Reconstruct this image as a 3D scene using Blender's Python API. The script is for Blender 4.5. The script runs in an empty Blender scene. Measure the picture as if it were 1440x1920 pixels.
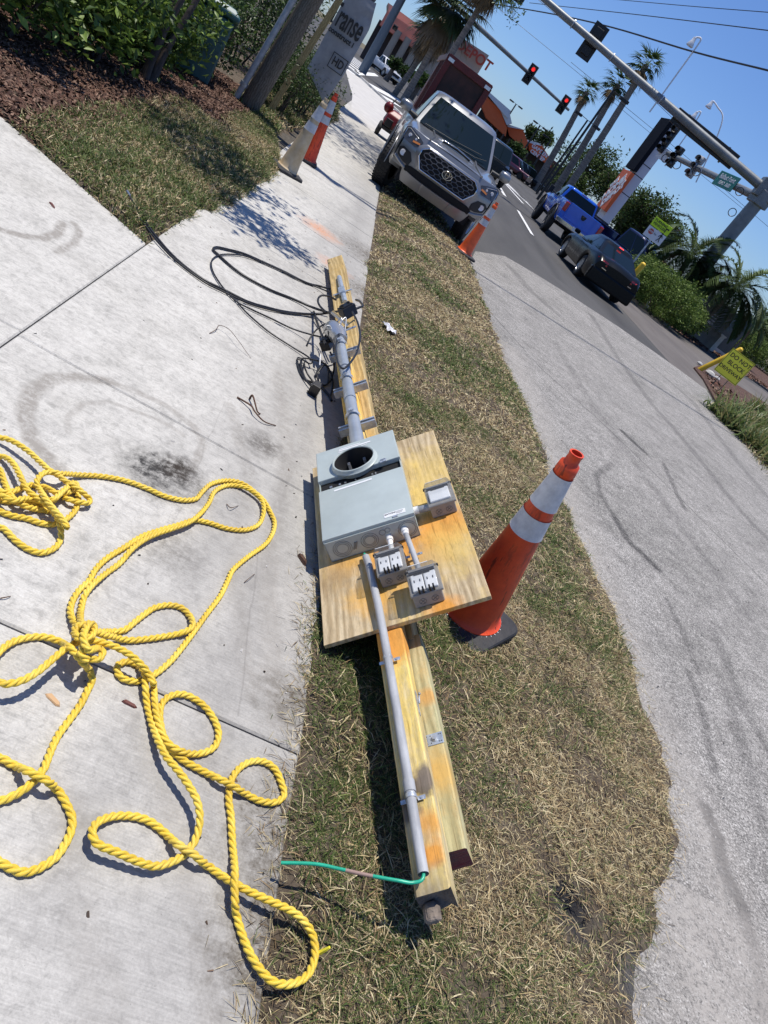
import bpy, bmesh, math, random
import numpy as np
from mathutils import Vector, Matrix, noise as mnoise
random.seed(7); RNG = np.random.default_rng(7)
sc = bpy.context.scene
col = sc.collection
R = math.radians

# ------------------------------------------------------------------ camera
FPX, CX, CY, RHO, HZ, EYE = 1400.0, 720.0, 960.0, R(37.0), 680.0, 1.6
_n = (math.sin(RHO), -math.cos(RHO)); _t = (math.cos(RHO), math.sin(RHO))
_pitch = math.atan2(HZ, FPX)
_yaw = math.atan2((745.0 - (CX + HZ * _n[0])) / _t[0], math.hypot(FPX, HZ))
_F = Vector((-math.sin(_yaw), math.cos(_yaw), 0)); _R = Vector((math.cos(_yaw), math.sin(_yaw), 0)); _U = Vector((0, 0, 1))
_C = Vector((0, 0, EYE))
_fw = _F * math.cos(_pitch) - _U * math.sin(_pitch); _up = _F * math.sin(_pitch) + _U * math.cos(_pitch)
cam_d = bpy.data.cameras.new("camera"); cam = bpy.data.objects.new("camera", cam_d); col.objects.link(cam)
cam_d.sensor_fit = 'HORIZONTAL'; cam_d.sensor_width = 36; cam_d.lens = FPX / 1440 * 36
cam_d.clip_start = .05; cam_d.clip_end = 3000
_x = _R * math.cos(RHO) + _up * math.sin(RHO); _y = -_R * math.sin(RHO) + _up * math.cos(RHO); _z = -_fw
M = Matrix.Identity(4)
for i in range(3):
    M[i][0] = _x[i]; M[i][1] = _y[i]; M[i][2] = _z[i]; M[i][3] = _C[i]
cam.matrix_world = M
sc.camera = cam

def ray(px, py):
    dx, dy = px - CX, py - CY
    return _fw * FPX + _R * (dx * _t[0] + dy * _t[1]) + _up * (dx * _n[0] + dy * _n[1])
def at(px, py, z=0.0, Y=None, D=None):
    """survey helper: a point seen in the photo, at a known height z or a known distance"""
    r = ray(px, py)
    if D is not None: return _C + r * (D / math.hypot(r.x, r.y))
    k = (Y / r.y) if Y is not None else (z - EYE) / r.z
    return _C + r * k

# ------------------------------------------------------------------ light
SUN = Vector((-.085, .125, .985)).normalized()
w = bpy.data.worlds.new("World"); sc.world = w; w.use_nodes = True
nt = w.node_tree; nt.nodes.clear()
sky = nt.nodes.new('ShaderNodeTexSky'); sky.sky_type = 'NISHITA'; sky.sun_disc = False
sky.sun_elevation = math.asin(SUN.z); sky.sun_rotation = math.atan2(SUN.x, SUN.y)
sky.altitude = 0; sky.air_density = 1.0; sky.dust_density = .3; sky.ozone_density = 2.5
bg = nt.nodes.new('ShaderNodeBackground'); bg.inputs[1].default_value = .098
wo = nt.nodes.new('ShaderNodeOutputWorld')
tint = nt.nodes.new('ShaderNodeMix'); tint.data_type = 'RGBA'; tint.blend_type = 'MULTIPLY'; tint.inputs[0].default_value = 1; tint.inputs[7].default_value = (.68, .88, 1.28, 1)
nt.links.new(sky.outputs[0], tint.inputs[6]); nt.links.new(tint.outputs[2], bg.inputs[0]); nt.links.new(bg.outputs[0], wo.inputs[0])
sl = bpy.data.lights.new("sun", 'SUN'); sl.energy = 4.9; sl.angle = R(.53); sl.color = (1, .945, .87)
so = bpy.data.objects.new("sun", sl); col.objects.link(so)
so.rotation_euler = SUN.to_track_quat('Z', 'Y').to_euler()
sc.view_settings.view_transform = 'Standard'; sc.view_settings.look = 'None'
sc.view_settings.exposure = 0.0; sc.view_settings.gamma = 1
sc.render.engine = 'CYCLES'

# ------------------------------------------------------------------ materials
MATS = {}
def mat(name, c, rough=.6, metal=0, var=0, vscale=20, bump=0, bscale=60, c2=None, alpha=None, trans=0, coat=0, emit=0, stretch=None, spec=.5, detail=4):
    if name in MATS: return MATS[name]
    m = bpy.data.materials.new(name); MATS[name] = m; m.use_nodes = True
    t = m.node_tree; b = t.nodes['Principled BSDF']
    b.inputs['Base Color'].default_value = (*c, 1); b.inputs['Roughness'].default_value = rough
    b.inputs['Metallic'].default_value = metal; b.inputs['Specular IOR Level'].default_value = spec
    if trans: b.inputs['Transmission Weight'].default_value = trans
    if coat: b.inputs['Coat Weight'].default_value = coat; b.inputs['Coat Roughness'].default_value = .05
    if emit: b.inputs['Emission Color'].default_value = (*c, 1); b.inputs['Emission Strength'].default_value = emit
    if alpha is not None: b.inputs['Alpha'].default_value = alpha
    if var or bump or c2:
        tc = t.nodes.new('ShaderNodeTexCoord'); mp = t.nodes.new('ShaderNodeMapping')
        t.links.new(tc.outputs['Object'], mp.inputs[0])
        if stretch: mp.inputs['Scale'].default_value = stretch
        if var or c2:
            n = t.nodes.new('ShaderNodeTexNoise'); n.inputs['Scale'].default_value = vscale; n.inputs['Detail'].default_value = detail
            n.inputs['Roughness'].default_value = .65
            t.links.new(mp.outputs[0], n.inputs[0])
            rp = t.nodes.new('ShaderNodeValToRGB'); t.links.new(n.outputs[0], rp.inputs[0])
            rp.color_ramp.elements[0].position = .36; rp.color_ramp.elements[1].position = .64
            k = 1 - var; d = c2 or (c[0] * k, c[1] * k, c[2] * k)
            rp.color_ramp.elements[0].color = (*d, 1)
            rp.color_ramp.elements[1].color = (*c, 1) if c2 else (min(1, c[0] * (1 + var * .5)), min(1, c[1] * (1 + var * .5)), min(1, c[2] * (1 + var * .5)), 1)
            t.links.new(rp.outputs[0], b.inputs['Base Color'])
        if bump:
            n2 = t.nodes.new('ShaderNodeTexNoise'); n2.inputs['Scale'].default_value = bscale; n2.inputs['Detail'].default_value = 4
            t.links.new(mp.outputs[0], n2.inputs[0])
            bp = t.nodes.new('ShaderNodeBump'); bp.inputs['Strength'].default_value = bump; bp.inputs['Distance'].default_value = .02
            t.links.new(n2.outputs[0], bp.inputs['Height']); t.links.new(bp.outputs[0], b.inputs['Normal'])
    return m

class NT:
    """small helper for writing node graphs"""
    def __init__(s, name, rough=.8, spec=.3):
        s.m = bpy.data.materials.new(name); s.m.use_nodes = True; s.t = s.m.node_tree
        s.b = s.t.nodes['Principled BSDF']; s.b.inputs['Roughness'].default_value = rough
        s.b.inputs['Specular IOR Level'].default_value = spec
        s.g = s.t.nodes.new('ShaderNodeNewGeometry'); s.pos = s.g.outputs['Position']
        s.oc = s.t.nodes.new('ShaderNodeTexCoord').outputs['Object']
    def N(s, typ, **kw):
        n = s.t.nodes.new(typ)
        for k, v in kw.items(): setattr(n, k, v)
        return n
    def L(s, a, b):
        if isinstance(a, (int, float)): b.default_value = a
        elif isinstance(a, tuple): b.default_value = (*a, 1) if len(b.default_value) == 4 else a
        else: s.t.links.new(a, b)
    def map(s, v, scale=(1, 1, 1), rot=(0, 0, 0), loc=(0, 0, 0)):
        n = s.N('ShaderNodeMapping'); s.L(v, n.inputs[0]); n.inputs['Scale'].default_value = scale
        n.inputs['Rotation'].default_value = rot; n.inputs['Location'].default_value = loc; return n.outputs[0]
    def noise(s, v, scale, detail=4, rough=.6, dist=0):
        key = (v.as_pointer(), scale, detail, rough, dist); s.cache = getattr(s, 'cache', {})
        if key in s.cache: return s.cache[key]
        s.cache[key] = s._noise(v, scale, detail, rough, dist); return s.cache[key]
    def _noise(s, v, scale, detail, rough, dist):
        n = s.N('ShaderNodeTexNoise'); s.L(v, n.inputs[0]); n.inputs['Scale'].default_value = scale
        n.inputs['Detail'].default_value = detail; n.inputs['Roughness'].default_value = rough; n.inputs['Distortion'].default_value = dist
        return n.outputs[0]
    def voro(s, v, scale, feat='F1', out=0):
        n = s.N('ShaderNodeTexVoronoi', feature=feat); s.L(v, n.inputs['Vector']); n.inputs['Scale'].default_value = scale
        return n.outputs[out]
    def ramp(s, f, *stops):
        n = s.N('ShaderNodeValToRGB'); s.L(f, n.inputs[0]); e = n.color_ramp.elements
        while len(e) < len(stops): e.new(.5)
        for el, (p, c) in zip(e, stops):
            el.position = p; el.color = (*c, 1) if isinstance(c, tuple) else (c, c, c, 1)
        return n.outputs[0]
    def mix(s, f, a, b, mode='MIX'):
        n = s.N('ShaderNodeMix', data_type='RGBA', blend_type=mode)
        s.L(f, n.inputs[0]); s.L(a, n.inputs[6]); s.L(b, n.inputs[7]); return n.outputs[2]
    def math(s, op, a, b=0.0, c=None):
        n = s.N('ShaderNodeMath', operation=op); s.L(a, n.inputs[0]); s.L(b, n.inputs[1])
        if c is not None: s.L(c, n.inputs[2])
        return n.outputs[0]
    def dist(s, p):
        n = s.N('ShaderNodeVectorMath', operation='DISTANCE'); s.L(s.pos, n.inputs[0]); n.inputs[1].default_value = p; return n.outputs['Value']
    def ring(s, p, r, w, v=None):
        d = s.dist(p); d = s.math('ADD', d, s.math('MULTIPLY', s.math('SUBTRACT', s.noise(s.pos, 3, 2), .5), .10))
        a = s.math('ABSOLUTE', s.math('SUBTRACT', d, r)); return s.math('SMOOTH_MIN', 1.0, s.math('MAXIMUM', 0.0, s.math('SUBTRACT', 1.0, s.math('DIVIDE', a, w))), .1)
    def blob(s, p, r, ns=4):
        d = s.dist(p); d = s.math('ADD', d, s.math('MULTIPLY', s.math('SUBTRACT', s.noise(s.pos, ns, 4, .7), .5), r * 1.3))
        return s.math('MAXIMUM', 0.0, s.math('SUBTRACT', 1.0, s.math('DIVIDE', d, r)))
    def line(s, a, b, w, wob=.02):
        """mask along the segment a-b (ground plane)"""
        ax, ay = a; bx, by = b; L = math.hypot(bx - ax, by - ay); ux, uy = (bx - ax) / L, (by - ay) / L
        sp = s.N('ShaderNodeSeparateXYZ'); s.L(s.pos, sp.inputs[0])
        x = s.math('SUBTRACT', sp.outputs[0], ax); y = s.math('SUBTRACT', sp.outputs[1], ay)
        al = s.math('ADD', s.math('MULTIPLY', x, ux), s.math('MULTIPLY', y, uy))
        ac = s.math('SUBTRACT', s.math('MULTIPLY', y, ux), s.math('MULTIPLY', x, uy))
        ac = s.math('ADD', ac, s.math('MULTIPLY', s.math('SUBTRACT', s.noise(s.pos, 2.2, 3), .5), wob * 4))
        m = s.math('MAXIMUM', 0.0, s.math('SUBTRACT', 1.0, s.math('DIVIDE', s.math('ABSOLUTE', ac), w)))
        i = s.math('MULTIPLY', s.math('GREATER_THAN', al, 0.0), s.math('LESS_THAN', al, L))
        return s.math('MULTIPLY', m, i)
    def V(s, op, a, b=None, f=None):
        n = s.N('ShaderNodeVectorMath', operation=op); s.t.links.new(a, n.inputs[0]) if not isinstance(a, tuple) else setattr(n.inputs[0], 'default_value', a)
        if b is not None: s.t.links.new(b, n.inputs[1]) if not isinstance(b, tuple) else setattr(n.inputs[1], 'default_value', b)
        if f is not None: s.L(f, n.inputs['Scale'])
        return n.outputs['Value'] if op in ('DOT_PRODUCT', 'LENGTH') else n.outputs[0]
    def poly(s, pts, w, wob=.03):
        """soft mask along a polyline on the ground"""
        if not hasattr(s, 'wp'):
            cx = s.N('ShaderNodeTexNoise'); s.L(s.pos, cx.inputs[0]); cx.inputs['Scale'].default_value = 7; cx.inputs['Detail'].default_value = 3
            s.wp = s.V('ADD', s.V('MULTIPLY', s.pos, (1, 1, 0)), s.V('MULTIPLY', s.V('SUBTRACT', cx.outputs['Color'], (.5, .5, .5)), (wob * 2, wob * 2, 0)))
        d = None
        for a, b in zip(pts, pts[1:]):
            ba = (b[0] - a[0], b[1] - a[1], 0); L2 = ba[0] ** 2 + ba[1] ** 2; pa = s.V('SUBTRACT', s.wp, (a[0], a[1], 0))
            h = s.N('ShaderNodeMath', operation='MULTIPLY'); h.use_clamp = True; s.L(s.V('DOT_PRODUCT', pa, ba), h.inputs[0]); h.inputs[1].default_value = 1 / L2
            q = s.N('ShaderNodeVectorMath', operation='SCALE'); q.inputs[0].default_value = ba; s.t.links.new(h.outputs[0], q.inputs['Scale'])
            e = s.V('LENGTH', s.V('SUBTRACT', pa, q.outputs[0])); d = e if d is None else s.math('MINIMUM', d, e)
        m = s.N('ShaderNodeMapRange', interpolation_type='SMOOTHSTEP'); s.t.links.new(d, m.inputs[0]); m.inputs[1].default_value = w; m.inputs[2].default_value = w * .25; m.inputs[3].default_value = 0; m.inputs[4].default_value = 1
        return m.outputs[0]
    def bump(s, h, strength=.5, dist=.01):
        n = s.N('ShaderNodeBump'); n.inputs['Strength'].default_value = strength; n.inputs['Distance'].default_value = dist
        s.L(h, n.inputs['Height']); s.L(n.outputs[0], s.b.inputs['Normal'])
    def col(s, c): s.L(c, s.b.inputs['Base Color']); return s.m

# ------------------------------------------------------------------ mesh building
class MB:
    def __init__(s): s.v = []; s.f = []; s.mi = []; s.M = Matrix.Identity(4); s.cur = 0
    def p(s, co):
        s.v.append(tuple(s.M @ Vector(co))); return len(s.v) - 1
    def face(s, ids): s.f.append(tuple(ids)); s.mi.append(s.cur)
    def quad(s, *pts): s.face([s.p(q) for q in pts])
    def box(s, c, d, rot=None, taper=(1, 1)):
        x, y, z = d[0] / 2, d[1] / 2, d[2] / 2; ids = []
        for sz in (-1, 1):
            tx, ty = (1, 1) if sz < 0 else taper
            for sx, sy in ((-1, -1), (1, -1), (1, 1), (-1, 1)):
                q = Vector((sx * x * tx, sy * y * ty, sz * z))
                if rot is not None: q = rot @ q
                ids.append(s.p(q + Vector(c)))
        a = ids
        for f in ((0, 3, 2, 1), (4, 5, 6, 7), (0, 1, 5, 4), (1, 2, 6, 5), (2, 3, 7, 6), (3, 0, 4, 7)): s.face([a[i] for i in f])
        return s
    def rings(s, rings, closed=True, caps=True):
        R_ = [[s.p(q) for q in r] for r in rings]; n = len(R_[0])
        for a, b in zip(R_, R_[1:]):
            for i in range(n if closed else n - 1):
                j = (i + 1) % n; s.face((a[i], a[j], b[j], b[i]))
        if caps and closed: s.face(R_[0][::-1]); s.face(R_[-1])
        return s
    def tube(s, path, r, n=8, caps=True):
        P = [Vector(q) for q in path]; rr = r if isinstance(r, (list, tuple)) else [r] * len(P)
        up = None; rings = []
        for i, q in enumerate(P):
            t = (P[min(i + 1, len(P) - 1)] - P[max(i - 1, 0)]); t = t.normalized() if t.length > 1e-9 else Vector((0, 0, 1))
            if up is None: up = t.orthogonal().normalized()
            up = (up - t * up.dot(t)); up = up.normalized() if up.length > 1e-6 else t.orthogonal().normalized()
            sd = t.cross(up)
            rings.append([q + (up * math.cos(2 * math.pi * k / n) + sd * math.sin(2 * math.pi * k / n)) * rr[i] for k in range(n)])
        return s.rings(rings, True, caps)
    def cyl(s, a, b, r, r2=None, n=16): return s.tube([a, b], [r, r if r2 is None else r2], n)
    def lathe(s, prof, n=32, caps=False, o=(0, 0, 0)):
        return s.rings([[(o[0] + r * math.cos(2 * math.pi * k / n), o[1] + r * math.sin(2 * math.pi * k / n), o[2] + z) for k in range(n)] for r, z in prof], True, caps)
    def prism(s, pts, d):
        """flat outline (3-D points) pushed along the vector d"""
        d = Vector(d); a = [s.p(q) for q in pts]; b = [s.p(Vector(q) + d) for q in pts]; n = len(a)
        s.face(a[::-1]); s.face(b)
        for i in range(n): s.face((a[i], a[(i + 1) % n], b[(i + 1) % n], b[i]))
        return s
    def grid(s, fn, nu, nv):
        ids = [[s.p(fn(i / nu, j / nv)) for j in range(nv + 1)] for i in range(nu + 1)]
        for i in range(nu):
            for j in range(nv): s.face((ids[i][j], ids[i + 1][j], ids[i + 1][j + 1], ids[i][j + 1]))
        return s
    def ball(s, c, r, n=10, sc_=(1, 1, 1)):
        rings = []
        for i in range(n + 1):
            a = math.pi * i / n; rings.append([(c[0] + sc_[0] * max(r * math.sin(a), 1e-4) * math.cos(2 * math.pi * k / (2 * n)), c[1] + sc_[1] * max(r * math.sin(a), 1e-4) * math.sin(2 * math.pi * k / (2 * n)), c[2] - sc_[2] * r * math.cos(a)) for k in range(2 * n)])
        return s.rings(rings, True, True)
    def build(s, name, mats, parent=None, smooth=None, bevel=0, seg=2, loc=None):
        me = bpy.data.meshes.new(name); me.from_pydata(s.v, [], s.f)
        mats = mats if isinstance(mats, (list, tuple)) else [mats]
        for m in mats: me.materials.append(m)
        me.polygons.foreach_set('material_index', s.mi)
        bm = bmesh.new(); bm.from_mesh(me)
        bmesh.ops.recalc_face_normals(bm, faces=bm.faces)
        if bevel:
            ed = [e for e in bm.edges if len(e.link_faces) == 2 and e.calc_face_angle(0) > .5]
            bmesh.ops.bevel(bm, geom=ed, offset=bevel, segments=seg, affect='EDGES', profile=.5, clamp_overlap=True)
        bm.to_mesh(me); bm.free()
        if smooth is not None:
            me.polygons.foreach_set('use_smooth', [True] * len(me.polygons)); me.set_sharp_from_angle(angle=R(smooth))
        o = bpy.data.objects.new(name, me); col.objects.link(o)
        if parent: o.parent = parent
        if loc: o.location = loc
        return o

def tag(o, label=None, cat=None, group=None, kind=None):
    if label: o['label'] = label
    if cat: o['category'] = cat
    if group: o['group'] = group
    if kind: o['kind'] = kind
    return o
def thing(name, loc, label, cat, rz=0, group=None, mtx=None):
    o = bpy.data.objects.new(name, None); col.objects.link(o); o.empty_display_size = .1
    if mtx is not None: o.matrix_world = mtx
    else: o.location = loc; o.rotation_euler = (0, 0, rz)
    return tag(o, label, cat, group)
def kids(o): return [c for c in bpy.data.objects if c.parent == o]
def copy_tree(o, parent=None):
    c = o.copy(); col.objects.link(c); c.parent = parent
    for ch in kids(o): copy_tree(ch, c)
    return c
def np_mesh(name, V, F, cols=None, material=None, parent=None, smooth=False):
    """fast mesh from numpy arrays; F is (n,k) with one k; cols is per-vertex rgb"""
    me = bpy.data.meshes.new(name); nf, k = F.shape
    me.vertices.add(len(V)); me.vertices.foreach_set('co', V.astype(np.float32).ravel())
    me.loops.add(nf * k); me.loops.foreach_set('vertex_index', F.astype(np.int32).ravel())
    me.polygons.add(nf); me.polygons.foreach_set('loop_start', np.arange(0, nf * k, k, dtype=np.int32))
    me.update(calc_edges=True)
    if cols is not None:
        a = me.color_attributes.new('Col', 'FLOAT_COLOR', 'POINT')
        a.data.foreach_set('color', np.c_[cols, np.ones(len(cols))].astype(np.float32).ravel())
    if smooth: me.polygons.foreach_set('use_smooth', [True] * nf)
    if material: me.materials.append(material)
    o = bpy.data.objects.new(name, me); col.objects.link(o)
    if parent: o.parent = parent
    return o
def col_mat(name, rough=.6, trans=.25, spec=.4):
    if name in MATS: return MATS[name]
    n = NT(name, rough, spec); MATS[name] = n.m
    a = n.N('ShaderNodeAttribute', attribute_name='Col'); n.L(a.outputs['Color'], n.b.inputs['Base Color'])
    if trans:
        tr = n.N('ShaderNodeBsdfTranslucent'); n.L(a.outputs['Color'], tr.inputs[0])
        mx = n.N('ShaderNodeMixShader'); mx.inputs[0].default_value = trans
        n.L(n.b.outputs[0], mx.inputs[1]); n.L(tr.outputs[0], mx.inputs[2])
        out = [x for x in n.t.nodes if x.type == 'OUTPUT_MATERIAL'][0]; n.L(mx.outputs[0], out.inputs[0])
    return n.m
def text(name, body, size, mtx, material, parent=None, ext=.002, align='CENTER', font_scale=(1, 1), bold=0.0, space=1.0):
    cu = bpy.data.curves.new(name, 'FONT'); cu.body = body; cu.size = size; cu.extrude = ext; cu.align_x = align; cu.align_y = 'CENTER'
    cu.offset = bold; cu.space_line = space; cu.materials.append(material)
    o = bpy.data.objects.new(name, cu); col.objects.link(o)
    o.matrix_world = mtx @ Matrix.Diagonal((font_scale[0], font_scale[1], 1, 1))
    dg = bpy.context.evaluated_depsgraph_get(); me = bpy.data.meshes.new_from_object(o.evaluated_get(dg))
    me.materials.clear(); me.materials.append(material)
    mw = o.matrix_basis.copy(); bpy.data.objects.remove(o); bpy.data.curves.remove(cu)
    o = bpy.data.objects.new(name, me); col.objects.link(o)
    if parent: o.parent = parent
    o.matrix_local = mw
    return o
def frame(o, x, y, z=None):
    """4x4 with origin o, axes x, y (z = x cross y)"""
    x = Vector(x).normalized(); y = Vector(y).normalized(); z = x.cross(y)
    m = Matrix.Identity(4)
    for i in range(3): m[i][0] = x[i]; m[i][1] = y[i]; m[i][2] = z[i]; m[i][3] = o[i]
    return m
def spline(P, n=8, closed=False):
    """Catmull-Rom through the points"""
    P = [Vector(q) for q in P]; out = []
    for i in range(len(P) - 1):
        a = P[max(i - 1, 0)]; b = P[i]; c = P[i + 1]; d = P[min(i + 2, len(P) - 1)]
        for k in range(n):
            t = k / n; out.append(.5 * ((2 * b) + (c - a) * t + (2 * a - 5 * b + 4 * c - d) * t * t + (3 * b - a - 3 * c + d) * t ** 3))
    out.append(P[-1]); return out
# ================================================================== ground
def sheet(name, pts, z, m, kind='structure', label=None):
    mb = MB(); mb.face([mb.p((x, y, z)) for x, y in pts]); o = mb.build(name, m)
    # make sure it faces up
    if o.data.polygons[0].normal.z < 0: o.data.flip_normals()
    return tag(o, label, None, None, kind)
# --- far base ground
n = NT('earth', .95); c = n.ramp(n.noise(n.pos, .6, 5), (.35, (.10, .085, .055)), (.65, (.17, .15, .09))); n.col(c); M_EARTH = n.m
sheet('ground', [(-900, -60), (900, -60), (900, 1600), (-900, 1600)], -.05, M_EARTH)

# --- concrete
def concrete(name, base=(.46, .445, .405), marks=True):
    n = NT(name, .85, .25)
    big = n.noise(n.pos, .9, 5, .6, .3); mid = n.noise(n.pos, 6, 6, .7); fine = n.noise(n.pos, 160, 3, .7)
    broom = n.noise(n.map(n.pos, (3, 60, 1)), 3, 3, .6)
    b = base
    c = n.ramp(big, (.3, (b[0] * .90, b[1] * .895, b[2] * .88)), (.5, b), (.72, (b[0] * 1.08, b[1] * 1.08, b[2] * 1.08)))
    c = n.mix(.6, c, n.ramp(mid, (.32, .38), (.5, .53), (.7, .62)), 'OVERLAY')
    c = n.mix(.55, c, n.ramp(n.noise(n.map(n.pos, (1, 1, 1)), 28, 5, .8, .6), (.34, .28), (.5, .52), (.68, .64)), 'OVERLAY')
    sx = n.N('ShaderNodeSeparateXYZ'); n.L(n.pos, sx.inputs[0]); grad = n.ramp(n.math('ADD', n.math('MULTIPLY', sx.outputs[0], .55), n.math('MULTIPLY', n.noise(n.pos, 2.6, 5, .7, .5), .5)), (.18, 0.), (.50, 1.))
    c = n.mix(n.math('MULTIPLY', grad, .50), c, (.26, .25, .235))
    c = n.mix(.5, c, n.ramp(fine, (.3, .38), (.5, .5), (.7, .62)), 'OVERLAY')
    c = n.mix(.22, c, n.ramp(broom, (.35, .3), (.65, .7)), 'OVERLAY')
    # short hairlines and pin holes
    pin = n.ramp(n.voro(n.pos, 55), (.02, .2), (.09, 1.0)); c = n.mix(.5, c, pin, 'MULTIPLY')
    if marks:
        dirt = (.13, .12, .105)
        rub = (.20, .185, .165)
        nz = n.ramp(n.noise(n.pos, 25, 4, .8), (.35, .15), (.65, 1.0))
        def lay(c, m, k, d=dirt): return n.mix(n.math('MULTIPLY', n.math('MULTIPLY', m, k), nz), c, d)
        # wheel-scrub rings left by turning tyres
        W_ = lambda L_: [tuple(at(x, y)[:2]) for x, y in L_]
        rub = (.27, .25, .22)
        def scr(c, L_, w_, k, d=rub): return n.mix(n.math('MINIMUM', n.math('MULTIPLY', n.math('MULTIPLY', n.poly(W_(L_), w_, .012), k), nz), .9), c, d)
        c = scr(c, [(-20, 420), (5, 432), (43, 442), (80, 448), (107, 437), (118, 418)], .040, 1.5)
        c = scr(c, [(107, 472), (139, 456), (150, 434), (139, 418)], .035, 1.1)
        c = scr(c, [(107, 879), (59, 825), (46, 782), (59, 734), (96, 710), (150, 707), (204, 715)], .050, 1.25)
        c = scr(c, [(204, 715), (257, 734), (311, 761), (364, 799), (383, 830), (360, 880)], .032, .9)
        c = scr(c, [(128, 810), (128, 782), (155, 756), (204, 753), (257, 772), (321, 799), (343, 815)], .02, .7)
        c = scr(c, [(430, 760), (470, 900), (440, 1080), (470, 1300)], .05, .5); c = scr(c, [(520, 700), (540, 850), (500, 1100), (520, 1350)], .06, .55); c = scr(c, [(250, 1350), (330, 1560), (400, 1919)], .05, .4); c = scr(c, [(120, 1500), (150, 1700), (200, 1919)], .07, .35)
        # damp, sooty patches
        c = lay(c, n.blob((-.02, 2.52, 0), .22, 7), 1.5, (.05, .048, .045))
        c = lay(c, n.blob((.02, 2.60, 0), .11, 12), 1.8, (.04, .032, .025))
        c = lay(c, n.blob((.30, 3.15, 0), .15), 1.5)
        c = lay(c, n.blob((.14, 2.10, 0), .16), .9)
        c = lay(c, n.blob((-.23, 1.18, 0), .10, 16), 2.6, (.05, .052, .06))
        for q, r_, k in (((.72, 1.25, 0), .26, 1.6), ((.72, .95, 0), .22, 1.8), ((.70, 1.7, 0), .2, 1.2), ((.74, 5.2, 0), .5, 1.3), ((.75, 6.7, 0), .45, 1.3), ((.72, 8.2, 0), .6, 1.2)):
            c = lay(c, n.blob(q, r_, 10), k, (.10, .085, .065))
        # tyre lines along the walk
        for a, b_, w_, k in (((.20, .8), (.35, 5.0), .10, .45), ((.42, 1.2), (.55, 6.0), .09, .55), ((.05, 5.5), (.30, 10), .12, .35), ((.45, 5.5), (.5, 12), .16, .5)):
            c = lay(c, n.line(a, b_, w_), k, (.22, .21, .195))
        # orange survey paint flecks
        c = n.mix(n.math('MULTIPLY', n.math('MULTIPLY', n.blob((.12, 7.95, 0), .30, 5), 1.6), nz), c, (.55, .30, .19))
        c = n.mix(n.math('MULTIPLY', n.math('MULTIPLY', n.blob((.36, 6.95, 0), .22, 5), 1.5), nz), c, (.55, .32, .22))
        # crack
        c = n.mix(n.math('MULTIPLY', n.line((.42, 2.35), (.50, 1.55), .005, .012), .3), c, (.14, .13, .12))
        c = n.mix(n.math('MULTIPLY', n.line((.06, 3.35), (.10, 2.1), .004, .02), .2), c, (.12, .11, .1))
    n.bump(n.mix(.5, fine, broom), .35, .004)
    return n.col(c)
M_CONC = concrete('concrete'); M_CONC2 = concrete('far_concrete', (.40, .39, .36), False)
n = NT('joint_dirt', .95); n.col(n.ramp(n.noise(n.pos, 30, 4), (.3, (.045, .04, .032)), (.7, (.12, .105, .085)))); M_JOINT = n.m
sheet('walk_bed', [(-9, -4), (.78, -4), (.78, 60), (-9, 60)], -.02, M_JOINT)
def slab(mb, pts, g=.004, h=.05):
    """one poured slab, top at z=0, edges slightly rounded"""
    c = Vector((sum(p[0] for p in pts) / len(pts), sum(p[1] for p in pts) / len(pts)))
    def shr(q, d):
        # move towards centre by d on every side (good enough for near-rectangles)
        v = Vector(q) - c; return c + Vector((v.x - math.copysign(d, v.x), v.y - math.copysign(d, v.y)))
    r = [[(*shr(q, g), -h) for q in pts], [(*shr(q, g), -.006) for q in pts], [(*shr(q, g + .006), 0) for q in pts]]
    R_ = [[mb.p(q) for q in k] for k in r]; n_ = len(pts)
    for a, b in zip(R_, R_[1:]):
        for i in range(n_): mb.face((a[i], a[(i + 1) % n_], b[(i + 1) % n_], b[i]))
    mb.face(R_[-1])
mb = MB()
ys = [-1.35, .07, 1.515, 2.93, 4.73, 6.2, 7.7, 9.2, 10.7, 12.2, 13.7, 15.2, 16.7, 18.2, 19.7, 21.2, 22.7, 24.2, 26, 28, 30]
for a, b in zip(ys, ys[1:]):
    slab(mb, [(-.78, a), (.70 + random.uniform(0, .02), a), (.71, b), (-.78, b)], .003 if a < 6 else .006)
tag(mb.build('sidewalk', M_CONC), kind='structure')
mb = MB()
slab(mb, [(-8, -1.35), (-.78, -1.35), (-.78, 1.46), (-8, 1.2)], .003)
slab(mb, [(-8, 1.2), (-.78, 1.46), (-.78, 2.97), (-8, 2.5)], .003)
slab(mb, [(-8, 2.5), (-.78, 2.97), (-.78, 4.72), (-2.02, 5.40), (-3.4, 6.3), (-8, 9.5)], .003)
tag(mb.build('driveway', M_CONC), kind='structure')

# --- asphalt
n = NT('old_asphalt', .9, .25)
v = n.map(n.pos, (1, 1, 1))
st = n.voro(v, 130, out=1); cellc = n.ramp(n.noise(v, 95, 3, .9), (.34, .0), (.44, .30), (.56, .55), (.66, 1.0))
patch = n.noise(n.pos, .7, 5, .65, .4)
c = n.ramp(patch, (.3, (.245, .235, .215)), (.5, (.30, .287, .265)), (.7, (.335, .32, .295)))
c = n.mix(.95, c, cellc, 'OVERLAY')
c = n.mix(.75, c, n.ramp(n.noise(v, 42, 4, .95), (.36, .12), (.46, .42), (.56, .60), (.66, .95)), 'OVERLAY')
c = n.mix(.6, c, n.ramp(n.noise(n.pos, 5, 5, .8, .4), (.34, .30), (.6, .62)), 'OVERLAY')
hol = n.ramp(n.voro(v, 46), (.03, .12), (.13, 1.0)); hm = n.ramp(n.noise(n.pos, 2.5, 4), (.50, 0.0), (.62, 1.0))
c = n.mix(n.math('MULTIPLY', hm, .8), c, n.mix(1.0, c, hol, 'MULTIPLY'))
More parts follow.
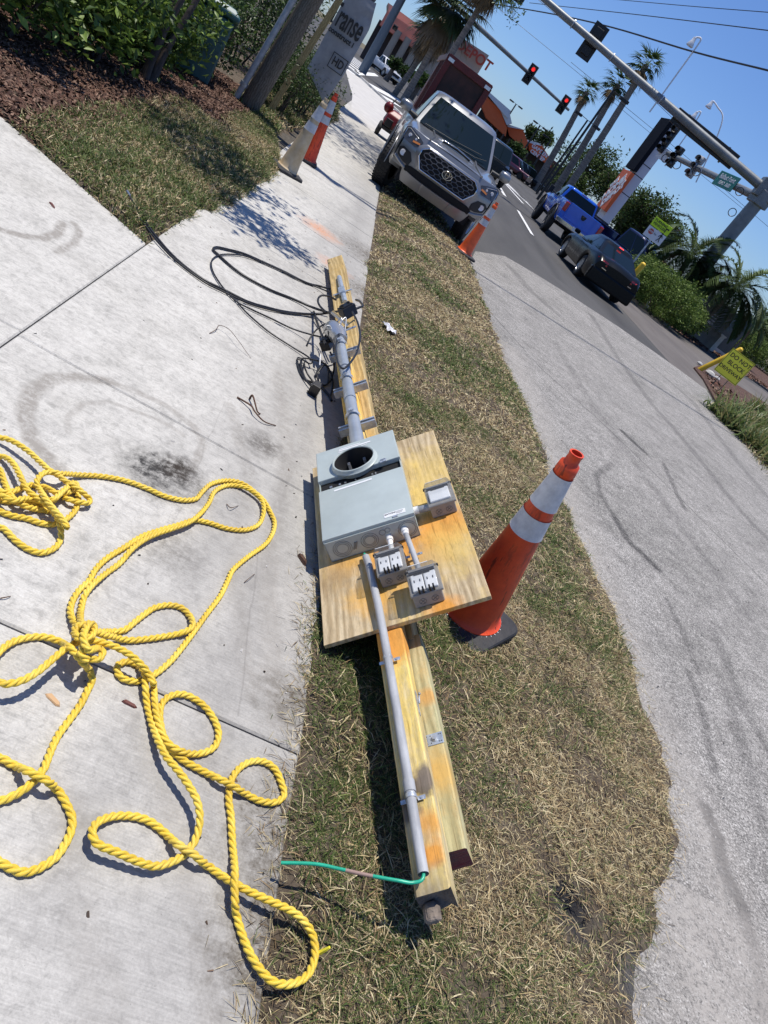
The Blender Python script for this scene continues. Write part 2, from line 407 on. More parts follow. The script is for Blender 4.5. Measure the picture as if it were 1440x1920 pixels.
nz = n.ramp(n.noise(n.pos, 38, 5, .95), (.40, .05), (.56, 1.0))
def layd(c, m, k, d): return n.mix(n.math('MULTIPLY', n.math('MULTIPLY', m, k), nz), c, d)
dk = (.055, .052, .05)
W_ = lambda L_: [tuple(at(x, y)[:2]) for x, y in L_]
for L_, w_, k, wb in (([(1110, 591), (1155, 664), (1217, 749), (1297, 840), (1382, 948), (1440, 1010)], .15, .55, 0), ([(1217, 681), (1297, 749), (1382, 863), (1440, 931)], .17, .5, 0), ([(957, 500), (996, 545), (1042, 585)], .26, .5, 0),
                  ([(1149, 868), (1118, 891), (1127, 925), (1155, 970)], .05, .7, 0), ([(1155, 970), (1183, 1016), (1234, 1064)], .07, 1.3, 0), ([(1169, 809), (1209, 846)], .09, 1.5, 0), ([(1246, 868), (1263, 908), (1285, 953)], .06, .8, 0),
                  ([(1327, 1514), (1347, 1562), (1363, 1635), (1396, 1695)], .065, 1.4, 0), ([(1396, 1695), (1424, 1804), (1435, 1900)], .05, .9, 0), ([(1295, 1260), (1323, 1341), (1339, 1441)], .05, .7, 0), ([(1440, 1560), (1400, 1420), (1370, 1300)], .08, .45, 0), ([(1040, 640), (1100, 740), (1180, 850), (1300, 1010), (1400, 1150)], .14, .35, 0), ([(1180, 560), (1260, 640), (1380, 780), (1440, 850)], .12, .35, 0), ([(1340, 1180), (1400, 1330), (1440, 1400)], .07, .5, 0), ([(1250, 1120), (1290, 1200), (1310, 1260)], .05, .6, 0)):
    c = n.mix(n.math('MINIMUM', n.math('MULTIPLY', n.math('MULTIPLY', n.poly(W_(L_), w_, .03), k), nz), .92), c, dk)
c = n.mix(n.math('MULTIPLY', n.poly(W_([(906, 568), (1013, 687), (1127, 789), (1240, 897), (1440, 1095)]), .016, .03), .75), c, (.05, .048, .045))
# pale sandy dirt beside the grass
c = layd(c, n.line((2.56, .2), (2.62, 8.5), .30, .06), .75, (.36, .335, .30))
c = layd(c, n.line((2.1, .2), (2.3, 1.7), .45, .06), 1.0, (.37, .345, .31))
n.bump(n.mix(.6, n.noise(v, 210, 2, .8), n.noise(v, 70, 3)), .6, .006)
M_OLD = n.col(c)
n = NT('road_asphalt', .85, .3)
patch = n.noise(n.map(n.pos, (1, .25, 1)), .5, 5, .6, .4)
c = n.ramp(patch, (.3, (.060, .058, .056)), (.7, (.095, .092, .088)))
c = n.mix(.6, c, n.ramp(n.noise(n.pos, 140, 2, .8), (.3, .3), (.7, .7)), 'OVERLAY')
c = n.mix(n.math('MULTIPLY', n.line((5.9, 19), (9.0, 60), .35, .05), .35), c, (.03, .03, .03))
c = n.mix(n.math('MULTIPLY', n.line((8.0, 19), (11.5, 60), .35, .05), .35), c, (.03, .03, .03))
n.bump(n.noise(n.pos, 140, 2), .4, .005); M_ROAD = n.col(c)
n = NT('worn_brown_asphalt', .88, .3)
c = n.ramp(n.noise(n.map(n.pos, (1, .3, 1), (0, 0, .3)), .8, 5, .6, .5), (.3, (.105, .093, .085)), (.7, (.16, .145, .132)))
c = n.mix(.6, c, n.ramp(n.noise(n.pos, 120, 2, .8), (.3, .3), (.7, .7)), 'OVERLAY'); M_BROWN = n.col(c)
# old asphalt apron of the driveway and side lane
sheet('asphalt_apron', [(1.5, -6), (40, -6), (40, 3.0), (9.6, 11.6), (9.3, 14.6), (10.4, 17.9), (9.1, 18.1), (7.48, 17.98), (6.0, 17.5), (4.6, 16.8), (3.75, 16.2), (2.74, 13.99), (2.2, 11.0), (1.5, 10)], -.010, M_OLD)
sheet('road', [(-3.0, 30), (.9, 23), (1.9, 16), (2.45, 10.9), (9.6, 11.4), (30, 14), (60, 25), (60, 95), (60, 300), (-4, 300), (-60, 190), (-60, 62), (-6, 62)], -.016, M_ROAD)
sheet('side_lane', [(9.25, 18.0), (10.4, 17.9), (12.6, 15.2), (30, 3), (44, 20), (22, 34.2), (16.6, 30.4), (13.5, 28.6), (11.9, 31), (9.5, 25.3)], -.012, M_BROWN)
# white lane lines and hatching
M_PAINT = mat('road_paint', (.72, .72, .70), .7, var=.12, vscale=6)
def stripe(mb, a, b, w, z=-.004):
    a = Vector((a[0], a[1], z)); b = Vector((b[0], b[1], z)); d = (b - a).normalized(); s_ = Vector((-d.y, d.x, 0)) * w / 2
    mb.quad(a - s_, b - s_, b + s_, a + s_)
mb = MB()
for a, b, w_ in (((6.6, 27), (7.3, 34.5), .16), ((7.2, 38.5), (7.75, 45), .22), ((9.3, 44), (9.55, 58), .20), ((10.6, 46), (9.9, 62), .16), ((9.55, 58), (10.5, 49), .35), ((9.75, 54), (10.6, 46), .3)):
    stripe(mb, a, b, w_)
o = mb.build('lane_marking', M_PAINT); tag(o, kind='structure')
# crosswalk and stop bar over the side street
mb = MB()
for k in range(8):
    y = 56 + k * 4.6; stripe(mb, (-4.6 - k * .1, y), (-1.9 - k * .05, y), 2.1)
stripe(mb, (-1.5, 48), (4.5, 76), 1.1); stripe(mb, (-2.2, 46), (-1.4, 86), .5); stripe(mb, (-.5, 47), (3.5, 60), .8)
o = mb.build('crosswalk', M_PAINT); tag(o, kind='structure')
# corner ramp of pale concrete at the end of the walk
M_PALE = mat('pale_concrete', (.52, .50, .46), .85, var=.12, vscale=2, bump=.2)
mb = MB(); mb.prism([(-.5, 23.5, -.05), (.75, 21.5, -.05), (1.2, 30, -.05), (1.2, 42, -.05), (-1.6, 50, -.05), (-2.4, 48, -.05), (-.9, 31, -.05)], (0, 0, .054))
tag(mb.build('corner_ramp', M_PALE), kind='structure')
mb = MB(); path = [(1.22, 29, 0), (1.25, 42, 0), (-1.5, 50.5, 0), (-4, 51, 0)]
for a, b in zip(path, path[1:]):
    d = (Vector(b) - Vector(a)).normalized(); s_ = Vector((-d.y, d.x, 0)) * .12
    mb.prism([Vector(a) - s_, Vector(b) - s_, Vector(b) + s_, Vector(a) + s_], (0, 0, .10))
tag(mb.build('kerb', M_PALE), kind='structure')

# --- soil strips (gently raised, ragged edge dips under the paving)
def vn(x, y, s, seed=0): return mnoise.noise(Vector((x * s, y * s, seed * 7.3)))
n = NT('soil', .95)
c = n.ramp(n.noise(n.pos, 14, 5, .7), (.3, (.055, .042, .030)), (.5, (.11, .085, .06)), (.7, (.17, .14, .10)))
c = n.mix(n.math('MULTIPLY', n.blob((1.66, 1.35, 0), .13, 18), 2.0), c, (.035, .035, .038))
c = n.mix(n.math('MULTIPLY', n.blob((1.95, 1.2, 0), .16, 14), 1.6), c, (.10, .095, .09))
n.bump(n.noise(n.pos, 60, 5, .7), .8, .02); M_SOIL = n.col(c)
def interp(tab, y):
    for (y0, x0), (y1, x1) in zip(tab, tab[1:]):
        if y0 <= y <= y1: return x0 + (x1 - x0) * (y - y0) / (y1 - y0)
    return tab[0][1] if y < tab[0][0] else tab[-1][1]
SL = [(-2, .72), (.9, .71), (1.5, .715), (2.3, .69), (3.2, .72), (4.5, .74), (5.74, .77), (6.5, .72), (7.3, .70), (8.6, .73), (11.1, .77), (12.4, .72), (13.5, .7), (22, .8)]
SR = [(-2, 1.6), (.7, 1.72), (1.12, 1.85), (1.34, 1.97), (1.65, 2.2), (1.93, 2.37), (2.3, 2.48), (3.0, 2.56), (3.45, 2.56), (4.5, 2.46), (5.64, 2.47), (6.6, 2.49), (7.3, 2.40), (9.1, 2.42), (11.3, 2.45), (12.9, 2.42), (16, 1.95), (22, 1.0)]
HOLE = (1.66, 1.36)
def strip_in(x, y):
    l = interp(SL, y) + vn(x, y, 2.6, 1) * .06 + vn(x, y, 9, 2) * .03
    r = interp(SR, y) + vn(x, y, 2.6, 3) * .06 + vn(x, y, 9, 4) * .03
    return min(x - l, r - x)
def strip_z(x, y):
    d = strip_in(x, y); z = -.028 + .045 * max(0, min(1, (d + .10) / .2)) + .042 * max(0, min(1, (d - .08) / .35))
    z += vn(x, y, 5, 5) * .010 + vn(x, y, 16, 6) * .004
    hx, hy = x - 1.66, y - 1.36; u = hx * .80 + hy * -.60; v_ = hx * .6 + hy * .8
    z -= .07 * math.exp(-(u / .10) ** 2 - (v_ / .028) ** 2)
    return z
def soil_grid(name, zf, x0, x1, y0, y1, dx, dy):
    nx, ny = int((x1 - x0) / dx), int((y1 - y0) / dy)
    V = np.array([(x0 + i * dx, y0 + j * dy, zf(x0 + i * dx, y0 + j * dy)) for i in range(nx + 1) for j in range(ny + 1)])
    I = np.arange((nx + 1) * (ny + 1)).reshape(nx + 1, ny + 1)
    F = np.stack([I[:-1, :-1].ravel(), I[1:, :-1].ravel(), I[1:, 1:].ravel(), I[:-1, 1:].ravel()], 1)
    return tag(np_mesh(name, V, F, None, M_SOIL, smooth=True), kind='structure')
soil_grid('verge_soil', strip_z, .4, 2.9, .2, 5.0, .025, .03)
soil_grid('verge_soil', strip_z, .4, 2.9, 5.0, 22, .06, .08)

# left planting bed: mulch and grass tongue
PL = [(4.73, -.80), (5.3, -.79), (6.8, -.66), (7.1, -.62), (9.4, -.60), (10.5, -.74), (11.6, -1.0), (12.5, -1.0), (15.5, -.78), (19, -.60), (23.5, -.95), (26, -1.6)]
def patch_in(x, y):
    r = interp(PL, y) + vn(x, y, 3, 8) * .07 + vn(x, y, 10, 9) * .03
    return r - x
def bed_z(x, y):
    # below the driveway flare edge
    fl = (y - 4.73) - (-.78 - x) * .54
    d = min(patch_in(x, y), fl * .85) + .02
    z = -.028 + .05 * max(0, min(1, (d + .05) / .15)) + .03 * max(0, min(1, (d - .1) / .8))
    return z + vn(x, y, 4, 11) * .012 + vn(x, y, 14, 12) * .006
soil_grid('bed_soil', bed_z, -12, -.4, 4.6, 30, .08, .09)
# ================================================================== grass blades
M_GRASS = col_mat('grass_blades', .65, .2, .3)
STRAW = np.array([[.55, .44, .24], [.46, .35, .18], [.68, .58, .36], [.33, .23, .12], [.42, .36, .19], [.60, .50, .30]])
GREEN = np.array([[.085, .13, .03], [.12, .17, .045], [.06, .095, .025], [.17, .20, .06]])
BROWN = np.array([[.12, .08, .045], [.16, .115, .06]])
def blades(name, P, greenness, length, width, flat, label, cat='grass'):
    """P (n,3) roots; greenness (n,) 0..1; real separate blades, bent, each of 2 quads"""
    N = len(P); g = RNG.random(N) < greenness
    br = (~g) & (RNG.random(N) < .22)
    cc = np.where(g[:, None], GREEN[RNG.integers(0, len(GREEN), N)], np.where(br[:, None], BROWN[RNG.integers(0, 2, N)], STRAW[RNG.integers(0, len(STRAW), N)]))
    cc = cc * RNG.uniform(.5, 1.25, (N, 1))
    az = RNG.uniform(0, 2 * np.pi, N); L = length * RNG.uniform(.45, 1.35, N); W = width * RNG.uniform(.6, 1.3, N)
    tilt = np.clip(np.where(g, flat * .75, flat) + RNG.normal(0, .22, N), .05, 1.5)   # from vertical
    dirh = np.stack([np.cos(az), np.sin(az), np.zeros(N)], 1); side = np.stack([-np.sin(az), np.cos(az), np.zeros(N)], 1)
    side = side + np.array([0, 0, 1.]) * RNG.normal(0, .5, (N, 1)); side /= np.linalg.norm(side, axis=1)[:, None]
    up = np.array([0, 0, 1.])
    d1 = dirh * np.sin(tilt)[:, None] + up * np.cos(tilt)[:, None]
    t2 = np.clip(tilt + RNG.uniform(.1, .8, N), 0, 1.9); d2 = dirh * np.sin(t2)[:, None] + up * np.cos(t2)[:, None]
    A = P; B = A + d1 * (L * .5)[:, None]; C_ = B + d2 * (L * .5)[:, None]
    C_[:, 2] = np.maximum(C_[:, 2], P[:, 2] + .002)
    s_ = side * (W / 2)[:, None]
    V = np.stack([A - s_ * .7, A + s_ * .7, B - s_, B + s_, C_], 1).reshape(-1, 3)
    k = np.arange(N)[:, None] * 5
    F = np.concatenate([k + [0, 1, 3], k + [0, 3, 2], k + [2, 3, 4]])
    o = np_mesh(name, V, F, np.repeat(cc, 5, 0), M_GRASS)
    return tag(o, label, cat, None, 'stuff')
def scatter(x0, x1, y0, y1, dens, inside, zf, thin=None):
    N = int((x1 - x0) * (y1 - y0) * dens); X = RNG.uniform(x0, x1, N); Y = RNG.uniform(y0, y1, N); out = []
    for x, y in zip(X, Y):
        d = inside(x, y)
        if d < -.03 or (d < .06 and random.random() > (d + .05) * 9): continue
        if thin and random.random() > thin(x, y): continue
        out.append((x, y, zf(x, y) - .003))
    return np.array(out)
def bare(x, y):
    a = .34 + .66 * max(0, min(1, .55 + vn(x, y, 3.2, 21) * 1.3 + vn(x, y, 13, 22) * 1.4))
    if math.hypot((x - 1.66) / 1.3, y - 1.36) < .12: a *= .25
    if math.hypot(x - 1.95, (y - 1.25) * 1.2) < .18: a *= .35
    if x < .85 and y < 1.8: a *= .8
    return a
def green_at(P, base, seed, amp=.8, s=1.6):
    return np.array([max(.02, min(.9, base + amp * (vn(x, y, s, seed)) + .35 * vn(x, y, 6, seed + 1))) for x, y, z in P])
for (y0, y1, dn, ln, wd) in ((.35, 1.6, 60000, .034, .0021), (1.6, 3.0, 44000, .036, .0026), (3.0, 5.0, 25000, .040, .0038), (5.0, 8.0, 10000, .048, .0065), (8.0, 13.2, 4200, .055, .010)):
    P = scatter(.6, 2.65, y0, y1, dn, strip_in, strip_z, bare)
    g = green_at(P, (.14 if y0 < 1.5 else .18) if y0 < 2 else (.28 if y0 < 7 else .12), 31, .9)
    # the side towards the walk and near the posts is greener, the roadside drier
    g = np.clip(g + .22 * np.exp(-((P[:, 0] - .95) / .25) ** 2) * (P[:, 1] < 3) - .10 * (P[:, 0] > 1.6), .02, .9)
    blades('grass', P, g, ln, wd, 1.22, 'patchy dry straw coloured grass on the verge between walk and road')
P = scatter(.75, 2.3, 13.2, 21, 260, strip_in, strip_z); blades('grass', P, green_at(P, .3, 33), .09, .02, 1.0, 'dry grass of the verge under and behind the silver truck')
def patch_area(x, y):
    fl = ((y - 4.73) - (-.78 - x) * .54) * .85
    ml = x - (-1.82 + .10 * vn(x, y, 2.5, 14) + (.45 if y > 9.5 else 0))      # mulch begins left of this
    return min(patch_in(x, y), fl, ml + .08)
P = scatter(-2.1, -.45, 4.6, 12.2, 8500, patch_area, bed_z)
blades('grass', P, green_at(P, .50, 35, .5), .062, .0065, .95, 'greener grass tongue between the driveway and the mulch bed')
P = scatter(-2.2, -.4, 12.0, 25, 1100, lambda x, y: min(patch_in(x, y), x + 1.8), bed_z); blades('grass', P, green_at(P, .45, 36), .12, .016, .8, 'grass edge beyond the striped cones under the shrubs')
# longer pale clippings lying in drifts, and fresh green runners
P = scatter(.6, 2.65, .35, 4.6, 3600, strip_in, lambda x, y: strip_z(x, y) + .006, lambda x, y: max(0, .35 + vn(x, y, 3.8, 51) * 1.6 + vn(x, y, 12, 52)))
blades('grass', P, np.full(len(P), .10), .070, .0028, 1.35, 'long pale straw clippings lying on the verge')
P = scatter(.6, 2.65, .35, 6.0, 1500, strip_in, strip_z, lambda x, y: max(0, -.15 + vn(x, y, 2.4, 61) * 1.7 + vn(x, y, 9, 62) + (.25 if x < 1.2 and y < 3 else 0)))
blades('grass', P, np.full(len(P), .97), .065, .0034, .80, 'fresh green tufts in the dry verge')
# straggling roots and blades creeping over the concrete edge
P = []
for k in range(1500):
    y = random.uniform(.6, 3.2) if random.random() < .75 else random.uniform(3.2, 12); x = interp(SL, y) - abs(random.gauss(0, .045)); P.append((x, y, .002))
for k in range(1100):
    y = random.uniform(.6, 9); x = interp(SR, y) + abs(random.gauss(0, .05)); P.append((x, y, -.008))
blades('grass', np.array(P), np.full(len(P), .05), .045, .0018, 1.4, 'stray dry stems creeping over the paving edges')
# mulch chips
def chips(name, P, L, W, cols, label):
    N = len(P); az = RNG.uniform(0, 2 * np.pi, N); el = RNG.normal(0, .35, N)
    d = np.stack([np.cos(az) * np.cos(el), np.sin(az) * np.cos(el), np.sin(el)], 1)
    s_ = np.stack([-np.sin(az), np.cos(az), RNG.normal(0, .4, N)], 1); s_ /= np.linalg.norm(s_, axis=1)[:, None]
    nn = np.cross(d, s_); l = (L * RNG.uniform(.4, 1.3, N))[:, None] / 2; w_ = (W * RNG.uniform(.5, 1.3, N))[:, None] / 2; t = w_ * .35
    c = P + np.array([0, 0, .012])
    V = np.stack([c - d * l - s_ * w_, c + d * l - s_ * w_ * .6, c + d * l + s_ * w_ * .6, c - d * l + s_ * w_, c - d * l * .9 - s_ * w_ * .5 + nn * t, c + d * l * .9 + nn * t], 1).reshape(-1, 3)
    k = np.arange(N)[:, None] * 6
    F = np.concatenate([k + [0, 1, 2, 3], k + [0, 1, 5, 4], k + [3, 4, 5, 2]])
    cc = np.array(cols)[RNG.integers(0, len(cols), N)] * RNG.uniform(.6, 1.3, (N, 1))
    return tag(np_mesh(name, V, F, np.repeat(cc, 6, 0), col_mat('mulch_chips', .85, 0, .2)), label, 'mulch', None, 'stuff')
def mulch_area(x, y):
    fl = ((y - 4.73) - (-.78 - x) * .54) * .85
    return min(fl, (-1.70 + .10 * vn(x, y, 2.5, 14) + (.35 if y > 9.5 else 0)) - x)
P = scatter(-4.6, -1.2, 5.2, 13.5, 2300, mulch_area, bed_z)
chips('mulch', P, .065, .020, [(.13, .070, .048), (.09, .048, .034), (.22, .14, .10), (.06, .034, .026)], 'red brown bark mulch under the shrubs')
# ================================================================== temporary power pole lying on its side
_rC = ray(530, 0); EL = _rC.normalized()
_rt = EL.cross(Vector((0, 0, 1))).normalized(); _u2 = _rt.cross(EL); _tl = R(49.5)
EW = _rt * math.cos(_tl) + _u2 * math.sin(_tl); EN = EW.cross(EL)
PO = at(608, 1208, .045)
PMX = frame(PO, EW, EL); PINV = PMX.inverted()
pole = thing('temporary_power_pole', None, 'toppled temporary power pole of timbers with grey meter box on a yellow plywood board', 'power pole', mtx=PMX)
def wl(px, py, n=0.):
    """photo pixel -> local (w,l,n) on the plane at height n above the board"""
    r = PINV.to_3x3() @ ray(px, py); c = PINV @ _C; k = (n - c.z) / r.z; return c + r * k
def gl(px, py, z=.01):
    return PINV @ at(px, py, z)

def wood(name, a, b, stain=None, sy=(40, 1.6, 40), blobs=(), rough=.75, dirt=None):
    n = NT(name, rough, .3); n.pos = n.oc
    gr = n.noise(n.map(n.oc, sy), 1, 5, .6, 1.2); wv = n.N('ShaderNodeTexWave', wave_type='BANDS', bands_direction='X')
    n.L(n.map(n.oc, (1, .10, 1)), wv.inputs[0]); wv.inputs['Scale'].default_value = 10; wv.inputs['Distortion'].default_value = 9; wv.inputs['Detail'].default_value = 3; wv.inputs['Detail Scale'].default_value = 1.6
    c = n.mix(n.ramp(gr, (.35, 0.), (.65, 1.)), a, b)
    c = n.mix(n.math('MULTIPLY', wv.outputs['Fac'], .65), c, (a[0] * .55, a[1] * .5, a[2] * .42))
    big = n.noise(n.map(n.oc, (5, 2, 5)), 1, 5, .7)
    if stain:
        fine = n.noise(n.map(n.oc, (60, 9, 60)), 1, 5, .8)
        m = n.math('MULTIPLY', n.ramp(big, (stain[1], 0.), (stain[1] + .16, 1.)), n.ramp(fine, (.34, .25), (.56, 1.)))
        c = n.mix(m, c, stain[0])
    for q, r_, k, cc in blobs:
        c = n.mix(n.math('MINIMUM', n.math('MULTIPLY', n.blob(q, r_, 9), k), .95), c, cc)
    sp = n.noise(n.map(n.oc, (30, 6, 30)), 1, 6, .85)
    c = n.mix(.75, c, n.ramp(sp, (.3, .5), (.55, 1.0)), 'MULTIPLY')
    ln = n.noise(n.map(n.oc, (sy[0] * 4.5, sy[1] * 2.5, sy[2] * 4.5)), 1, 3, .6); c = n.mix(.6, c, n.ramp(ln, (.30, (.30, .22, .12)), (.42, (1, 1, 1))), 'MULTIPLY')
    n.bump(n.mix(.5, gr, sp), .3, .003); return n.col(c)
ORG = (.74, .33, .06); YEL = (.74, .52, .15)
M_PLY = wood('plywood', (.58, .45, .27), (.68, .55, .35), (YEL, .50), (26, 2.2, 26), [
    ((.30, .38, 0), .15, 1.7, ORG), ((.12, .41, 0), .12, 1.3, (.72, .40, .10)), ((.50, .45, 0), .14, 1.9, ORG), ((.47, .36, 0), .13, 1.4, ORG), ((.22, .18, 0), .16, 1.0, (.76, .40, .06)),
    ((.43, .0, 0), .08, 1.5, ORG), ((.52, .30, 0), .2, .9, YEL), ((.55, .85, 0), .25, .8, YEL), ((.48, .65, 0), .15, 1.0, YEL), ((.05, .33, 0), .12, 1.0, (.40, .27, .13)), ((.40, .26, 0), .12, .8, (.55, .37, .16))])
M_POSTY = wood('painted_timber', (.66, .54, .31), (.76, .66, .42), ((.80, .60, .18), .40), (55, 2.2, 55), [
    ((.23, -.03, 0), .16, 2.4, ORG), ((.25, -.74, 0), .06, 1.2, ORG), ((.24, -.82, 0), .05, 1.8, ORG), ((.25, -.62, 0), .05, 3, (.13, .105, .08)), ((.18, -.68, 0), .06, 2.5, (.16, .13, .10)), ((.26, -.60, -.02), .05, 2, (.2, .16, .12)),
    ((.22, -.98, -.06), .14, 1.6, (.17, .145, .12)), ((.2, 1.9, 0), .7, 1.1, (.85, .50, .10))])
M_POSTG = wood('treated_timber', (.52, .49, .27), (.60, .53, .30), ((.55, .36, .13), .50), (42, 1.2, 42), [((.30, -.52, -.11), .12, 1.2, (.62, .40, .12)), ((.30, -.25, -.11), .05, 1.4, (.62, .36, .12))])
M_POSTA = wood('tan_timber', (.58, .42, .18), (.66, .50, .25), ((.60, .40, .14), .5), (34, 1.1, 34))
M_ENDW = mat('weathered_end_grain', (.22, .18, .145), .9, var=.45, vscale=18, bump=.6, bscale=40)
M_RED = mat('red_end_grain', (.17, .10, .085), .85, c2=(.22, .03, .045), vscale=9, bump=.4, stretch=(1, 1, 6))
M_BOX = mat('meter_grey_paint', (.42, .475, .46), .38, var=.07, vscale=7, bump=.03, bscale=200, spec=.5)
M_PVC = mat('grey_pvc', (.40, .41, .42), .5, var=.22, vscale=16, stretch=(1, .4, 1))
M_GALV = mat('galvanised_steel', (.50, .53, .56), .42, metal=.55, var=.35, vscale=22, bump=.1)
M_ZINC = mat('zinc_bracket', (.50, .56, .62), .4, metal=.5, var=.2, vscale=30)
M_BLK = mat('black_plastic', (.012, .012, .013), .38)
M_CABLE = mat('black_cable', (.016, .016, .017), .42)
M_ALU = mat('bare_aluminium', (.55, .55, .54), .35, metal=.8)
M_OBOX = mat('outlet_box_grey', (.30, .285, .265), .5, var=.1, vscale=30)
M_CLEAR = bpy.data.materials.new('smoky_clear_plastic'); M_CLEAR.use_nodes = True; t_ = M_CLEAR.node_tree
_tr = t_.nodes.new('ShaderNodeBsdfTransparent'); _tr.inputs[0].default_value = (.93, .94, .94, 1); _mx = t_.nodes.new('ShaderNodeMixShader'); _lw = t_.nodes.new('ShaderNodeLayerWeight'); _lw.inputs[0].default_value = .35
_pb = t_.nodes['Principled BSDF']; _pb.inputs['Base Color'].default_value = (.22, .22, .21, 1); _pb.inputs['Roughness'].default_value = .07; _pb.inputs['Specular IOR Level'].default_value = 1.0
_ad = t_.nodes.new('ShaderNodeMath'); _ad.operation = 'MULTIPLY_ADD'; t_.links.new(_lw.outputs['Facing'], _ad.inputs[0]); _ad.inputs[1].default_value = .55; _ad.inputs[2].default_value = .03
t_.links.new(_ad.outputs[0], _mx.inputs[0]); t_.links.new(_tr.outputs[0], _mx.inputs[1]); t_.links.new(_pb.outputs[0], _mx.inputs[2]); t_.links.new(_mx.outputs[0], t_.nodes['Material Output'].inputs[0])
M_WHITE = mat('white_label', (.75, .76, .76), .5)
M_SOCK = mat('white_socket', (.80, .80, .79), .4)
M_INK = mat('black_ink', (.02, .02, .02), .6)
M_GREEN = mat('green_insulation', (.02, .40, .24), .35, var=.15, vscale=25)
M_HOLE = mat('dark_cavity', (.006, .006, .006), .8)

# timbers
def timber(name, w0, w1, l0, l1, n0, n1, m, endm=None, skew=0, rough_end=False):
    mb = MB(); seg = max(2, int((l1 - l0) / .12)); rings = []
    rr = random.Random(int(l1 * 100))
    for i in range(seg + 1):
        l = l0 + (l1 - l0) * i / seg; s_ = skew * (l - 1.5); j = lambda: rr.uniform(-.0012, .0012)
        b = .005
        rings.append([(w0 + s_ + j(), l, n0 + b), (w0 + s_ + b, l, n0), (w1 + s_ - b, l, n0), (w1 + s_ + j(), l, n0 + b), (w1 + s_, l, n1 - b), (w1 + s_ - b, l, n1 + j()), (w0 + s_ + b, l, n1), (w0 + s_, l, n1 - b)])
    if rough_end:
        rings[0] = [(q[0], l0 + rr.uniform(-.012, .010), q[2]) for q in rings[0]]
    mb.rings(rings, True, False)
    if endm: mb.cur = 1
    a = [mb.p(q) for q in rings[0]]; b_ = [mb.p(q) for q in rings[-1]]
    if endm and not rough_end: mb.face(a[::-1])
    elif endm:
        c = mb.p((sum(q[0] for q in rings[0]) / 8, l0 + .012, sum(q[2] for q in rings[0]) / 8))
        for i in range(8): mb.face((a[(i + 1) % 8], a[i], c))
    else: mb.face(a[::-1])
    mb.cur = 0; mb.face(b_)
    return mb.build(name, [m, endm] if endm else m, pole, smooth=35)
tag(timber('long_timber', .178, .312, .02, 4.76, -.245, -.112, M_POSTA, skew=.0118), 'long tan timber with grain, running out past the weatherhead')
B_ = timber('front_timber', .180, .270, -.915, 2.55, -.110, -.020, M_POSTY, M_ENDW, rough_end=True); tag(B_, 'orange and yellow stained timber under the conduits')
tag(timber('short_timber', .215, .318, -.775, .035, -.205, -.115, M_POSTG, M_RED), 'greenish treated timber with dark red sawn end')
# ragged foot block of the front timber
mb = MB(); mb.rings([[(.205 + .024 * math.cos(k), y_, -.085 + s_ * .020 * math.sin(k)) for k in (0, 1, 2, 3, 4, 5)] for y_, s_ in ((-.91, 1.1), (-.935, 1.0), (-.955, .7))]); mb.build('broken_foot', M_ENDW, pole, bevel=.006)
# plywood board
mb = MB(); mb.box((.295, .585, -.0095), (.595, 1.18, .018)); pb = mb.build('plywood_board', M_PLY, pole, bevel=.0015)
tag(pb, 'yellow and orange stained plywood board')

# ---- meter box: body, two covers
mb = MB(); w0, w1, l0, l1 = .052, .414, .430, 1.100
for (a, b, c, d, e, f) in ((w0, w1, l0, l0 + .003, .001, .094), (w0, w0 + .003, l0, l1, .001, .094), (w1 - .003, w1, l0, l1, .001, .094), (w0, w1, l1 - .003, l1, .001, .094), (w0, w1, l0, l1, .001, .004), (w0, w1, .80, .846, .02, .03)):
    mb.box(((a + b) / 2, (c + d) / 2, (e + f) / 2), (b - a, d - c, f - e))
mbox = mb.build('meter_box', M_BOX, pole)
mb = MB(); mb.box((.233, .820, .058), (.352, .078, .05)); mb.build('shadow_gap', M_HOLE, mbox)
# lower cover: shallow pan, slightly larger than the body
def pan(name, w0, w1, l0, l1, n0, n1, hole=None):
    mb = MB(); s_ = .004
    ring = lambda e, n_: [(w0 + e, l0 + e, n_), (w1 - e, l0 + e, n_), (w1 - e, l1 - e, n_), (w0 + e, l1 - e, n_)]
    if not hole:
        mb.rings([ring(0, n0), ring(0, n1 - s_), ring(s_ * .3, n1 - s_ * .3), ring(s_, n1)], True, True)
    else:
        (cw, cl, rad) = hole; N = 48
        mb.rings([ring(0, n0), ring(0, n1 - s_), ring(s_ * .3, n1 - s_ * .3), ring(s_, n1)], True, False)
        # face with a round hole: project circle points onto the rectangle
        inner, outer = [], []
        cs = [(w0 + s_, l0 + s_), (w1 - s_, l0 + s_), (w1 - s_, l1 - s_), (w0 + s_, l1 - s_)]
        angs = sorted([2 * math.pi * k / N for k in range(N)] + [math.atan2(c[1] - cl, c[0] - cw) % (2 * math.pi) for c in cs])
        for a in angs:
            ca, sa = math.cos(a), math.sin(a); ts = []
            if ca > 1e-9: ts.append((w1 - s_ - cw) / ca)
            if ca < -1e-9: ts.append((w0 + s_ - cw) / ca)
            if sa > 1e-9: ts.append((l1 - s_ - cl) / sa)
            if sa < -1e-9: ts.append((l0 + s_ - cl) / sa)
            t = min(ts); outer.append((cw + ca * t, cl + sa * t, n1)); inner.append((cw + ca * rad, cl + sa * rad, n1))
        I = [mb.p(q) for q in inner]; O = [mb.p(q) for q in outer]; K = len(I)
        for i in range(K): mb.face((I[i], O[i], O[(i + 1) % K], I[(i + 1) % K]))
    return mb.build(name, M_BOX, mbox, smooth=25)
cov = pan('breaker_cover', .0495, .4165, .436, .780, .086, .108)
mcv = pan('meter_cover', .0495, .4165, .860, 1.103, .086, .108, hole=(.222, .928, .088))
mb = MB(); N = 56
mb.M = Matrix.Translation((.222, .928, 0))
